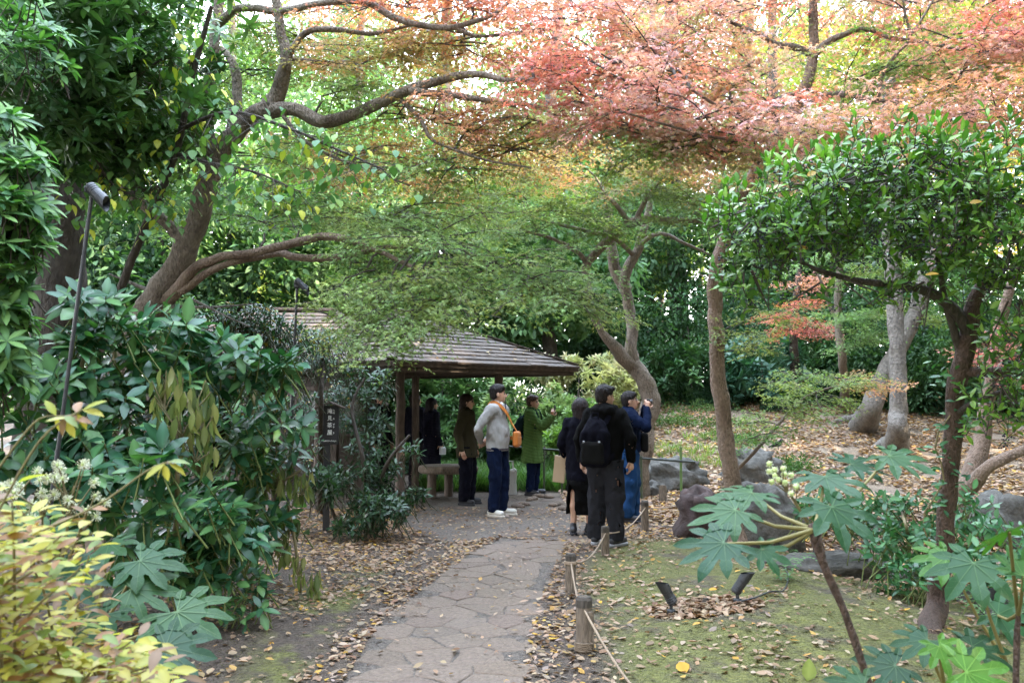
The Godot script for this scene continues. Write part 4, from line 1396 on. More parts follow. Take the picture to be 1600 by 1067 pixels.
func build_far_trees() -> void:
	# two big pale trunks on the slope
	var a := thing("pale_tree", "straight grey tree trunk with flared roots on the leafy slope", "tree")
	limb("trunk", [[1400, 700, 0.0, 46], [1404, 672, 16.6, 31], [1405, 640, 16.6, 27], [1403, 560, 16.6, 25], [1399, 480, 16.6, 24], [1392, 300, 16.6, 30], [1390, 100, 16.6, 26]], M.bark_pale, a, 12)
	for q in [[1360, 700], [1425, 697], [1385, 706]]:
		var g := Geo.new()
		var foot := on_ground(1398, 694)
		var tip := on_ground(q[0], q[1])
		g.tube(PackedVector3Array([foot + Vector3(0, 0.1, 0), foot.lerp(tip, 0.45) + Vector3(0, 0.1, 0), tip + Vector3(0, -0.05, 0)]), PackedFloat32Array([0.09, 0.08, 0.04]), 8)
		put("root", g.mesh(), M.bark_pale, a)
	var b := thing("pale_tree", "pale leaning tree trunk with spreading buttress roots beside the grey trunk", "tree")
	limb("trunk", [[1346, 668, 0.0, 46], [1360, 640, 18.4, 34], [1378, 595, 18.4, 28], [1404, 545, 18.4, 26], [1430, 490, 18.4, 25], [1458, 400, 18.4, 28], [1500, 280, 18.4, 28], [1520, 150, 18.4, 24]], M.bark_pale, b, 12)
	for q in [[1290, 662], [1325, 668], [1380, 668], [1310, 658]]:
		var g := Geo.new()
		var foot := on_ground(1355, 662)
		var tip := on_ground(q[0], q[1])
		g.tube(PackedVector3Array([foot + Vector3(0, 0.12, 0), foot.lerp(tip, 0.5) + Vector3(0, 0.1, 0), tip + Vector3(0, -0.05, 0)]), PackedFloat32Array([0.1, 0.09, 0.04]), 8)
		put("root", g.mesh(), M.bark_pale, b)
	for tr in [[a, 1390, 120, 16.6], [b, 1520, 140, 18.4]]:
		var w := Crown.new()
		lobes(w, [[pt(tr[1], tr[2], tr[3]), Vector3(2.2, 1.4, 2.0)], [pt(tr[1] + 100, tr[2] - 80, tr[3]), Vector3(2.0, 1.4, 2.0)]], 150, 0.3, Color(0.2, 0.28, 0.06), Color(0.36, 0.36, 0.07), 0.4)
		close_crown(w, tr[0], M.far, L.clump, "crown")
	var c := thing("slim_tree", "slim bare stemmed tree between the trunk with roots and the orange maple", "tree")
	var cl := [limb("trunk", [[1322, 640, 0.0, 16], [1318, 570, 19.5, 13], [1310, 500, 19.5, 12], [1312, 440, 19.5, 11], [1318, 360, 19.5, 9]], M.bark, c, 8), limb("limb", [[1311, 505, 19.5, 8], [1298, 480, 19.5, 6], [1290, 455, 19.4, 5], [1275, 420, 19.4, 3]], M.bark, c, 6)]
	var cw := Crown.new()
	pads(cw, cl, [[1330, 500, 19, 0.8, GREEN, PALE], [1350, 540, 18.8, 0.8, GREEN, PALE], [1300, 400, 19.2, 1.0, GREEN, PALE], [1360, 430, 19.2, 1.0, GREEN, LIME], [1420, 490, 19, 0.9, GREEN, LIME]], 0.17, 5)
	close_crown(cw, c, M.leaf, L.spray)
	# forked reddish stems at the right edge
	var f := thing("forked_tree", "low forked reddish brown tree behind the glossy evergreen at right", "tree")
	limb("trunk", [[1494, 800, 8.6, 40], [1512, 750, 8.6, 32], [1535, 690, 8.7, 26], [1548, 600, 8.8, 20], [1570, 480, 8.9, 16], [1600, 400, 9.0, 12]], M.bark_tan, f, 9)
	limb("limb", [[1508, 770, 8.6, 28], [1540, 735, 8.4, 20], [1580, 712, 8.3, 17], [1640, 690, 8.2, 14]], M.bark_tan, f, 9)
	var fw := Crown.new()
	pads(fw, [PackedVector3Array([pt(1548, 600, 8.8), pt(1548, 600, 8.8), pt(1560, 540, 8.8), pt(1600, 400, 9)])], [[1570, 540, 8.8, 0.5, PINK, RED], [1590, 590, 8.6, 0.4, RED, PINK], [1600, 350, 9, 0.7, ORANGE, PINK]], 0.1, 5)
	close_crown(fw, f, M.leaf, L.spray)


# ---------- what closes the view ----------
func bush(called: String, label: String, rows: Array, n: int, size: float, ca: Color, cb: Color, kinds: Array, material: Material, category := "shrub", group := "", shell := 0.5) -> Node3D:
	var t := thing(called, label, category, Vector3.ZERO, 0.0, group)
	var w := Crown.new()
	var l := []
	for r in rows:
		var c := pt(r[0], r[1], r[2])
		l.append([c, Vector3(r[3], r[4], r[5] if r.size() > 5 else r[3])])
		var foot := Vector3(c.x + rr(-0.1, 0.1), ground_y(c.x, c.z) - 0.05, c.z)
		if foot.y < c.y:
			w.twigs.tube(PackedVector3Array([foot, foot.lerp(c, 0.5) + Vector3(rr(-0.1, 0.1), 0, rr(-0.1, 0.1)), c + Vector3(0, r[4] * 0.4, 0)]), PackedFloat32Array([0.03, 0.02, 0.008]), 5)
	lobes(w, l, n, size, ca, cb, shell)
	close_crown(w, t, material, kinds)
	return t


func build_backdrop() -> void:
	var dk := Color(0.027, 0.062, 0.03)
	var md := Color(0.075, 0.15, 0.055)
	var lt := Color(0.19, 0.29, 0.10)
	var yl := Color(0.36, 0.38, 0.08)
	# hedge of dark evergreens along the top of the slope
	var i := 0
	for q in [[1075, 545, 24.0, 2.2, 1.5, "rounded dark shrub right of the crooked maple at the top of the slope"], [1180, 545, 24.5, 1.9, 1.6, "dark shrub behind the bare reddish maple trunk"], [1275, 560, 24.0, 1.7, 1.4, "dark shrub behind the orange maple"], [1010, 500, 26.5, 2.4, 1.9, "tall dark evergreen mass behind the crooked maple"], [1360, 545, 23.0, 1.6, 1.6, "dark shrub behind the slim tree and the leaning pale trunk"], [1455, 570, 22.0, 1.7, 1.5, "dark shrub right of the leaning pale trunk"], [1545, 540, 22.0, 2.0, 2.0, "tall green shrub behind the forked tree"], [1640, 560, 22.0, 2.2, 1.8, "green shrub at the right edge behind the slope"]]:
		var foot := pt(q[0], q[1], q[2])
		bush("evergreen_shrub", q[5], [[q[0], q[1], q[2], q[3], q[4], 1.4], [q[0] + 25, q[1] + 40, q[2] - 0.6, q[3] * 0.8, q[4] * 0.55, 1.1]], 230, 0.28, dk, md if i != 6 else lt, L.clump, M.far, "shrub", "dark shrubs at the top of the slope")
		i += 1
	bush("leafy_shrub", "blue green big leaved shrub low behind the bare maple trunk", [[1190, 575, 22.0, 1.2, 0.8, 0.8]], 200, 0.26, Color(0.05, 0.12, 0.075), Color(0.09, 0.18, 0.12), L.whorl, M.gloss)
	bush("leafy_shrub", "blue green big leaved shrub right of the dark hollow, under the crooked maple", [[1075, 580, 22.5, 1.2, 0.6, 0.8]], 150, 0.22, dk, md, L.whorl, M.gloss)
	# sunlit pale azaleas beyond the pavilion
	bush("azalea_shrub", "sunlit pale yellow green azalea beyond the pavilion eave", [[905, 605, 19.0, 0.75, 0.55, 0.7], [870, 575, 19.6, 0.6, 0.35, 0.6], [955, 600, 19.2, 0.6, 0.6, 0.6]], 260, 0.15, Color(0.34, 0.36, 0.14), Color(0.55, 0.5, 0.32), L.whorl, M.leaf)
	bush("azalea_shrub", "soft green azalea behind the visitor in the green coat", [[830, 620, 18.2, 0.7, 0.5, 0.6], [880, 655, 17.6, 0.6, 0.45, 0.5], [790, 640, 18, 0.5, 0.6, 0.5]], 240, 0.14, Color(0.13, 0.21, 0.08), Color(0.24, 0.33, 0.13), L.whorl, M.leaf)
	bush("azalea_shrub", "lime green low shrub right of the green coat beside the railing", [[890, 690, 16.6, 0.45, 0.35, 0.4], [915, 660, 16.8, 0.45, 0.4, 0.4]], 190, 0.12, Color(0.14, 0.25, 0.05), Color(0.24, 0.36, 0.08), L.whorl, M.leaf)
	bush("garden_shrub", "mid green shrub seen through the pavilion between its posts", [[690, 620, 19.5, 0.9, 0.9, 0.7], [740, 600, 20.0, 0.9, 0.9, 0.7], [640, 640, 19.5, 0.7, 0.9, 0.7], [670, 690, 19.0, 0.9, 0.6, 0.6], [760, 680, 19.2, 0.9, 0.6, 0.6], [830, 690, 19.4, 0.8, 0.5, 0.6]], 240, 0.17, md, Color(0.12, 0.23, 0.08), L.whorl, M.leaf)
	bush("garden_shrub", "dark shrub filling the gap behind the pavilion at left", [[560, 620, 18.6, 1.1, 1.0, 0.8], [600, 560, 20, 1.3, 1.2, 1.0], [590, 690, 18.6, 1.1, 0.7, 0.7], [500, 680, 18.4, 1.0, 0.8, 0.7]], 240, 0.2, dk, md, L.clump, M.far)
	# trees behind, left to right: px, base, d, trunk width, top, lobes
	var trees := [
		["broad evergreen behind the tea house at far left", 150, 640, 24.0, 26.0, -300.0, [[60, 420, 3.0, 2.4, 0], [190, 300, 3.0, 2.4, -1], [60, 150, 3.2, 2.6, 0], [230, 80, 3.2, 2.6, 0], [120, -120, 3.5, 2.6, 0]], dk, md],
		["light green tree behind the big leaning trunk", 380, 640, 21.0, 18.0, -100.0, [[330, 380, 1.9, 1.5, 0], [420, 330, 2.0, 1.5, -1], [500, 400, 1.8, 1.4, 0], [440, 230, 2.2, 1.6, 1], [540, 300, 2.0, 1.5, 0]], md, Color(0.18, 0.3, 0.12)],
		["yellow leaved tree glowing between the big trunk and the tea house roof", 420, 640, 28.0, 16.0, 150.0, [[400, 470, 1.8, 1.3, 0], [470, 460, 1.8, 1.2, 0], [340, 450, 1.6, 1.4, 0]], lt, yl],
		["dark evergreen rising behind the pavilion roof", 570, 640, 23.0, 18.0, -60.0, [[560, 450, 2.2, 1.6, 0], [650, 420, 2.2, 1.6, 0], [610, 330, 2.4, 1.8, 0], [520, 500, 1.8, 1.4, 0], [690, 500, 2.0, 1.3, 0]], dk, Color(0.1, 0.2, 0.07)],
		["tall trunked tree behind the right end of the pavilion roof", 858, 620, 22.5, 26.0, -80.0, [[800, 450, 2.0, 1.3, 0], [880, 430, 2.0, 1.3, 0], [760, 380, 2.0, 1.5, 0], [860, 340, 2.2, 1.5, 0]], md, Color(0.13, 0.24, 0.09)],
		["shady evergreen behind the crooked maple", 940, 610, 27.0, 22.0, -60.0, [[940, 400, 2.6, 1.8, 0], [1000, 300, 3.0, 1.8, 0], [900, 280, 2.6, 2.0, 1], [930, 520, 2.2, 1.3, 0], [860, 540, 1.8, 1.0, 0]], dk, md],
		["dark leaning trunk tree in the gap right of the crooked maple", 1068, 600, 28.0, 34.0, -60.0, [[1100, 380, 2.8, 1.6, 0], [1060, 300, 3.0, 1.6, 0], [1170, 420, 2.6, 1.5, 0]], md, lt],
		["slender tree in the bright gap behind the reddish trunk", 1020, 600, 31.0, 14.0, 0.0, [[1020, 410, 1.6, 0.9, 0]], lt, yl],
		["evergreen behind the orange maple", 1230, 600, 27.0, 20.0, -60.0, [[1240, 400, 2.6, 1.8, 0], [1200, 480, 2.0, 1.2, 0], [1290, 330, 2.6, 1.6, 0], [1320, 450, 2.2, 1.5, 0]], dk, md],
		["broad green tree behind the twin pale trunks", 1400, 600, 27.0, 20.0, -60.0, [[1400, 430, 2.6, 1.8, 0], [1480, 470, 2.4, 1.6, 0], [1440, 340, 2.6, 1.6, 0], [1550, 410, 2.6, 1.8, 0]], md, Color(0.12, 0.24, 0.08)],
		["yellowing tree far behind at upper right", 1500, 600, 36.0, 22.0, -300.0, [[1440, 250, 3.0, 2.0, 0], [1560, 200, 3.2, 2.2, 0], [1350, 200, 2.8, 1.8, 0], [1500, 80, 3.2, 2.0, 0], [1620, 330, 3.0, 2.2, 0], [1300, 90, 2.6, 1.6, 0]], Color(0.32, 0.3, 0.06), Color(0.5, 0.36, 0.08)],
		["grey green tree far behind the upper middle", 700, 620, 34.0, 24.0, -400.0, [[560, 200, 3.2, 2.2, 0], [680, 250, 3.2, 2.0, 0], [820, 230, 3.0, 2.0, 0], [470, 130, 3.0, 2.2, 0], [940, 200, 3.0, 2.0, 0], [620, 60, 3.2, 2.0, 0]], md, Color(0.2, 0.28, 0.14)],
		["dense evergreen left of the tea house", 260, 640, 20.0, 22.0, -100.0, [[210, 440, 2.0, 1.6, 0], [120, 380, 2.0, 1.6, 0], [280, 480, 1.8, 1.2, 0], [60, 480, 2.0, 1.5, 0]], dk, md],
		["far green tree above the slope at right", 1180, 600, 38.0, 26.0, -300.0, [[1100, 180, 3.0, 2.0, 0], [1220, 240, 3.2, 2.0, 0], [1080, 60, 3.0, 1.8, 0]], lt, Color(0.34, 0.33, 0.08)],
	]
	for q in trees:
		back_tree(q[0], q[1], q[2], q[3], q[4], q[5], q[6], 185, 0.42, q[7], q[8], "bark_dark")
	# bare stems of the far wood, seen dark against the bright gaps
	var k := 0
	for q in [[915, 30.0, 10, "leftmost far stem between the crooked maple and the pavilion eave"], [950, 33.0, 12, "far stem just behind the fork of the crooked maple"], [1035, 33.0, 12, "far stem in the bright gap right of the crooked maple"], [1050, 35.0, 9, "thin far stem in the bright gap, second from the crooked maple"], [1092, 34.0, 10, "far stem in the bright gap beside the dark leaning trunk"], [1185, 33.0, 12, "far stem right of the bare reddish maple trunk"], [1205, 36.0, 9, "thin far stem left of the orange maple"], [1275, 34.0, 12, "far stem right of the orange maple"], [1345, 34.0, 11, "far stem left of the twin pale trunks"]]:
		var t := thing("bare_stem", q[3], "tree", Vector3.ZERO, 0.0, "stems of the far wood")
		limb("trunk", [[q[0], 640, q[1], q[2]], [q[0] + rr(-4, 4), 520, q[1], q[2]], [q[0] + rr(-8, 8), 420, q[1], q[2] * 0.8], [q[0] + rr(-14, 14), 330, q[1], q[2] * 0.5]], M.bark_dark, t, 6)
	# undergrowth along the foot of the wood, and the wood's far edge
	var und := Crown.new()
	for j in 46:
		var x := lerpf(-14.0, 26.0, j / 45.0) + rr(-0.4, 0.4)
		var z := -rr(27.0, 33.0)
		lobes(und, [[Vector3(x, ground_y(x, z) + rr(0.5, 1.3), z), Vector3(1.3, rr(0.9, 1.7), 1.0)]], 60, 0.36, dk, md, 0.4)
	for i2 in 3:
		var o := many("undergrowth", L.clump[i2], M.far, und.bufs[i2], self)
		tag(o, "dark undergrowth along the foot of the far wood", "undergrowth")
	# the wood's far side, sunlit: one mass
	var wood := Crown.new()
	for j in 60:
		var x := lerpf(-34.0, 48.0, j / 59.0) + rr(-1.5, 1.5)
		var z := -rr(42.0, 50.0)
		for y in 4:
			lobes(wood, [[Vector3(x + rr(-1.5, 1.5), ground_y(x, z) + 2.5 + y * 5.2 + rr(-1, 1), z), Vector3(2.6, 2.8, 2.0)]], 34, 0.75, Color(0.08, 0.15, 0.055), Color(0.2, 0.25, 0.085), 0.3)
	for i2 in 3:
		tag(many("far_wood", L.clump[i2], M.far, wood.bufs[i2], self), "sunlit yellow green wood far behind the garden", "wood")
	# low green cover on the slope
	var cov := Crown.new()
	for q in [[1085, 640, 1.1, 0.1], [1120, 665, 0.8, 0.12], [1055, 660, 0.6, 0.1], [1150, 690, 0.6, 0.12], [1235, 735, 0.5, 0.12]]:
		var p := on_ground(q[0], q[1])
		lobes(cov, [[p + Vector3(0, 0.05, 0), Vector3(q[2], q[3], q[2] * 0.9)]], 60, 0.12, Color(0.05, 0.11, 0.025), Color(0.12, 0.18, 0.05), 0.1)
	for i2 in 3:
		tag(many("ground_cover", L.clump[i2], M.far, cov.bufs[i2], self), "low green ground cover creeping over the leafy slope", "ground cover")
	for q in [[1098, 628, "small dark clipped mound at the top of the slope, right of the crooked maple"], [1035, 632, "small dark clipped mound close behind the crooked maple trunk"], [1140, 630, "dark clipped mound just right of the reddish maple trunk"], [1215, 635, "little dark mound under the lime maple sprays"]]:
		var p := on_ground(q[0], q[1] + 8)
		var t := thing("clipped_mound", q[2], "shrub", Vector3.ZERO, 0.0, "clipped mounds on the slope")
		var w := Crown.new()
		lobes(w, [[p + Vector3(0, 0.12, 0), Vector3(0.42, 0.28, 0.4)]], 150, 0.1, dk, Color(0.05, 0.11, 0.05), 0.5)
		close_crown(w, t, M.far, L.tuft_kinds if L.has("tuft_kinds") else L.clump)
	# grass by the water
	var gb := PackedFloat32Array()
	for j in 2400:
		var x := rr(-1.6, 2.4)
		var z := -rr(15.3, 19.5)
		if absf(z + 16.5) < 0.3 and x < 1.3: continue
		push(gb, Transform3D(Basis(Vector3.UP, rr(0, TAU)).scaled_local(Vector3.ONE * rr(0.2, 0.42)), Vector3(x, ground_y(x, z) - 0.02, z)), jitter(Color(0.05, 0.105, 0.028), Color(0.10, 0.18, 0.045), rng.randf()))
	for j in 70:
		var p := on_ground(rr(1010, 1130), rr(680, 735))
		push(gb, Transform3D(Basis(Vector3.UP, rr(0, TAU)).scaled_local(Vector3.ONE * rr(0.12, 0.25)), p), jitter(Color(0.1, 0.2, 0.04), Color(0.3, 0.34, 0.08), rng.randf()))
	tag(many("grass", L.tuft, M.far, gb, self), "long green grass at the water's edge behind the railing", "grass")
	var wg := Geo.new()
	wg.quad(Vector3(-0.3, 0.045, -16.25), Vector3(1.4, 0.045, -16.25), Vector3(1.4, 0.045, -16.75), Vector3(-0.3, 0.045, -16.75), Color(0.05, 0.06, 0.05))
	put("water", wg.mesh(), plain(Color.WHITE, 0.08), self).set_meta("kind", "structure")
	# big evergreens to the right of and behind the viewer: they keep the sun off the garden, as the photograph's shade shows
	k = 0
	for q in [[10.5, -3.0], [12.5, -8.5], [15.0, -13.0], [17.0, -18.5], [18.0, -22.5], [9.0, 4.0], [16.0, -5.0], [20.0, -12.0], [13.0, 1.0], [11.0, 9.0], [-9.5, 4.0], [-13.0, -3.0], [-6.0, 9.0], [0.5, 11.0], [5.5, 9.0], [-13.5, -10.0]]:
		var t := thing("shade_tree", "big evergreen standing outside the view, closing the garden in", "tree", Vector3.ZERO, 0.0, "shade trees around the viewer")
		var foot := Vector3(q[0], ground_y(q[0], q[1]), q[1])
		var g := Geo.new()
		g.tube(PackedVector3Array([foot, foot + Vector3(0.1, 5, 0), foot + Vector3(0, 15, 0)]), PackedFloat32Array([0.4, 0.3, 0.12]), 9)
		put("trunk", g.mesh(), M.bark_dark, t)
		var w := Crown.new()
		for j in 8:
			lobes(w, [[foot + Vector3(rr(-1.3, 1.3), 3.0 + j * 1.9, rr(-1.5, 1.5)), Vector3(2.6, 1.9, 2.9)]], 95, 0.8, dk, md, 0.2)
		close_crown(w, t, M.far, L.clump, "crown")
		k += 1


# ---------- the planting at left ----------
func shoots(rows: Array, leaves: int, lo: float, hi: float, up: float, tw: Geo, face := 0.7) -> Array:
	var at := []
	for r in rows:
		var c := pt(r[0], r[1], r[2])
		for i in r[5]:
			var d := Vector3(rr(-1, 1), rr(-1, 1), rr(-1, 1))
			if d.length() > 1.0: d = d.normalized()
			var p := c + d * Vector3(r[3], r[4], r[3])
			var dir := Vector3(rr(-0.6, 0.6), rr(up * 0.4, up), rr(-0.3, face)).normalized()
			tw.rod(p - dir * rr(0.15, 0.3) - Vector3(0, 0.08, 0), p, 0.006, 0.004, 4, Color(0.6, 0.9, 0.4))
			for j in leaves:
				var sd := dir.cross(Vector3(0.2, 0.1, 1)).normalized().rotated(dir, j * 2.4 + i * 1.3)
				at.append(aim(p - dir * (leaves - j) * 0.012, (sd + dir * lerpf(-0.25, 0.7, float(j) / leaves)).normalized(), dir + Vector3(0, 0.4, 0.1), 0.0, rr(lo, hi)))
	return at


func wilted(label: String, rows: Array, stem: Array, n: int) -> void:
	var t := thing("wilted_shrub", label, "shrub")
	var kinds := leaf_set([Color(0.13, 0.17, 0.05), Color(0.19, 0.22, 0.07), Color(0.09, 0.12, 0.045), Color(0.22, 0.22, 0.08)], 0.32, 4, 0.5, 0.0, 0.85, 1.2)
	if stem: limb("stem", stem, M.stem, t, 6)
	var tw := Geo.new()
	var at := []
	for r in rows:
		var c := pt(r[0], r[1], r[2])
		for i in n:
			var p := c + Vector3(rr(-1, 1) * r[3], rr(-1, 1) * r[4], rr(-1, 1) * r[3])
			if i % 3 == 0: tw.rod(c + Vector3(0, -r[4], 0), p, 0.005, 0.003, 4)
			at.append(aim(p, Vector3(rr(-0.22, 0.22), -1, rr(-0.22, 0.22)), Vector3(rr(-1, 1), 0.1, rr(-0.4, 1)), 0.0, rr(0.09, 0.15)))
	put("twigs", tw.mesh(), M.stem, t, Transform3D.IDENTITY, "stuff")
	hang_leaves(t, at, kinds, M.leaf, 120)


func fatsia_mesh(r: float, n: int, col: Color, vein: Color, droop: float) -> ArrayMesh:   # a big hand of lobes, its stalk at the origin, middle lobe along +z
	var g := Geo.new()
	var tips := []
	for i in n:
		var w := deg_to_rad(lerpf(-128.0, 128.0, float(i) / (n - 1)))
		tips.append([w, r * (1.0 - 0.38 * pow(absf(w) / 2.23, 1.5)) * rr(0.93, 1.05)])
	var low := func(q: Vector3) -> Vector3:
		var l := Vector2(q.x, q.z).length() / r
		return Vector3(q.x, q.y - droop * r * l * l * (1.0 + 0.5 * sin(q.x * 40.0 + q.z * 23.0)), q.z)
	var half := deg_to_rad(128.0 / (n - 1))
	for i in n:
		var w: float = tips[i][0]
		var ln: float = tips[i][1]
		var dir := Vector3(sin(w), 0, cos(w))
		var side := Vector3(cos(w), 0, -sin(w))
		var wide := ln * 0.165 * (9.0 / n)
		var notch := r * 0.40
		var nl := Vector3(sin(w - half), 0, cos(w - half)) * notch
		var nr := Vector3(sin(w + half), 0, cos(w + half)) * notch
		var ridge := 0.05 * r
		var us := [0.0, notch / ln, 0.52, 0.66, 0.81, 0.92, 1.0]
		var ws := [0.0, 0.0, 0.108, 0.138, 0.112, 0.055, 0.0]
		var c := tone(col, rr(0.92, 1.08))
		var cl := []
		var ll := []
		var rl := []
		for k in 7:
			var m: Vector3 = dir * ln * us[k]
			var wv: Vector3 = side * ln * ws[k] * (9.0 / n) * rr(0.92, 1.06)
			cl.append(low.call(m))
			ll.append(low.call(nl if k == 1 else m - wv + Vector3(0, ridge * 4.0 * ws[k], 0)))
			rl.append(low.call(nr if k == 1 else m + wv + Vector3(0, ridge * 4.0 * ws[k], 0)))
		for k in 6:
			var a: Vector3 = cl[k]
			var b: Vector3 = cl[k + 1]
			var l0: Vector3 = ll[k]
			var l1: Vector3 = ll[k + 1]
			var r0: Vector3 = rl[k]
			var r1: Vector3 = rl[k + 1]
			if k > 0:
				g.tri(a, b, l0, c)
				g.tri(a, r0, b, c)
			if k < 5:
				g.tri(l0, b, l1, c)
				g.tri(r0, r1, b, c)
			var up := Vector3(0, 0.003 * r / 0.2, 0)
			var hw := side * r * lerpf(0.009, 0.002, k / 5.0)
			g.quad(a + up - hw, a + up + hw, b + up + hw * 0.7, b + up - hw * 0.7, vein)
			if k >= 2 and k < 5:
				for sd in [[l1, -1.0], [r1, 1.0]]:
					var e: Vector3 = a.lerp(sd[0], 0.85) + up
					var th := dir * r * 0.003
					if sd[1] < 0.0: g.quad(e - th, a + up - th, a + up + th, e + th, vein)
					else: g.quad(a + up - th, e - th, e + th, a + up + th, vein)
	return g.mesh()


func fatsia(called: String, label: String, stem: Array, leaves: Array, tones: Array, flowers: Array = []) -> Node3D:
	var t := thing(called, label, "plant")
	var top: Vector3
	if stem:
		var line := limb("stem", stem, M.bark_red if stem[0][3] > 12 else M.stem, t, 8, 0.1)
		top = line[-1]
	var i := 0
	for q in leaves:   # x, y, d of the leaf's heart; radius; yaw of the middle lobe; tilt towards the viewer; roll
		var c := pt(q[0], q[1], q[2])
		var lf := Node3D.new()
		lf.name = "leaf"
		t.add_child(lf, true)
		var col: Color = tones[i % tones.size()]
		var b := Basis(Vector3.UP, deg_to_rad(q[4]))
		b = Basis.from_euler(Vector3(deg_to_rad(q[5]), 0, deg_to_rad(q[6]))) * b
		put("blade", fatsia_mesh(q[3], 9 if i % 3 else 8, col, Color(col.r * 1.7 + 0.03, col.g * 1.5 + 0.03, col.b * 1.5 + 0.015), 0.12), M.big, lf, Transform3D(b, c))
		var from: Vector3 = top if stem else (pt(q[7], q[8], q[2] + 0.1) if q.size() > 7 else c + Vector3(-0.1, -0.35, 0))
		if stem and q.size() > 7: from = pt(q[7], q[8], q[2])
		var g := Geo.new()
		g.tube(PackedVector3Array([from, from.lerp(c, 0.5) + Vector3(0, -0.02, 0), c + Vector3(0, -0.004, 0)]), PackedFloat32Array([0.008, 0.006, 0.005]), 6, Color(1.1, 1.9, 0.6))
		put("stalk", g.mesh(), M.stem, lf)
		i += 1
	for f in flowers:   # x, y, d of the truss, how many heads, spread
		umbel(t, pt(f[0], f[1], f[2]), pt(f[5], f[6], f[2] + 0.05), f[3], f[4], f[7])
	return t


func umbel(t: Node3D, c: Vector3, foot: Vector3, n: int, spread: float, open: bool) -> void:
	var fl := Node3D.new()
	fl.name = "flower_truss"
	t.add_child(fl, true)
	var st := Geo.new()
	st.rod(foot, c, 0.006, 0.004, 6, Color(1.5, 1.9, 0.9))
	for i in n:
		var p := c + Vector3(rr(-1, 1), rr(-0.7, 1), rr(-1, 1)) * spread
		st.rod(foot.lerp(c, rr(0.4, 1.0)), p, 0.003, 0.002, 4, Color(2.2, 2.6, 1.5))
		var g := Geo.new()
		var col := Color(0.62, 0.62, 0.44)
		var rad := 0.02 if open else 0.013
		g.ball(p, Vector3.ONE * rad * (0.4 if open else 0.75), 6, Color(0.5, 0.58, 0.22))
		for k in (46 if open else 16):
			var d := Vector3(rr(-1, 1), rr(-1, 1), rr(-1, 1)).normalized()
			g.rod(p + d * rad * 0.3, p + d * rad, 0.0009, 0.0016, 3, col)
		put("flower_head", g.mesh(), M.flower, fl)
	put("flower_stalks", st.mesh(), M.stem, fl, Transform3D.IDENTITY, "stuff")


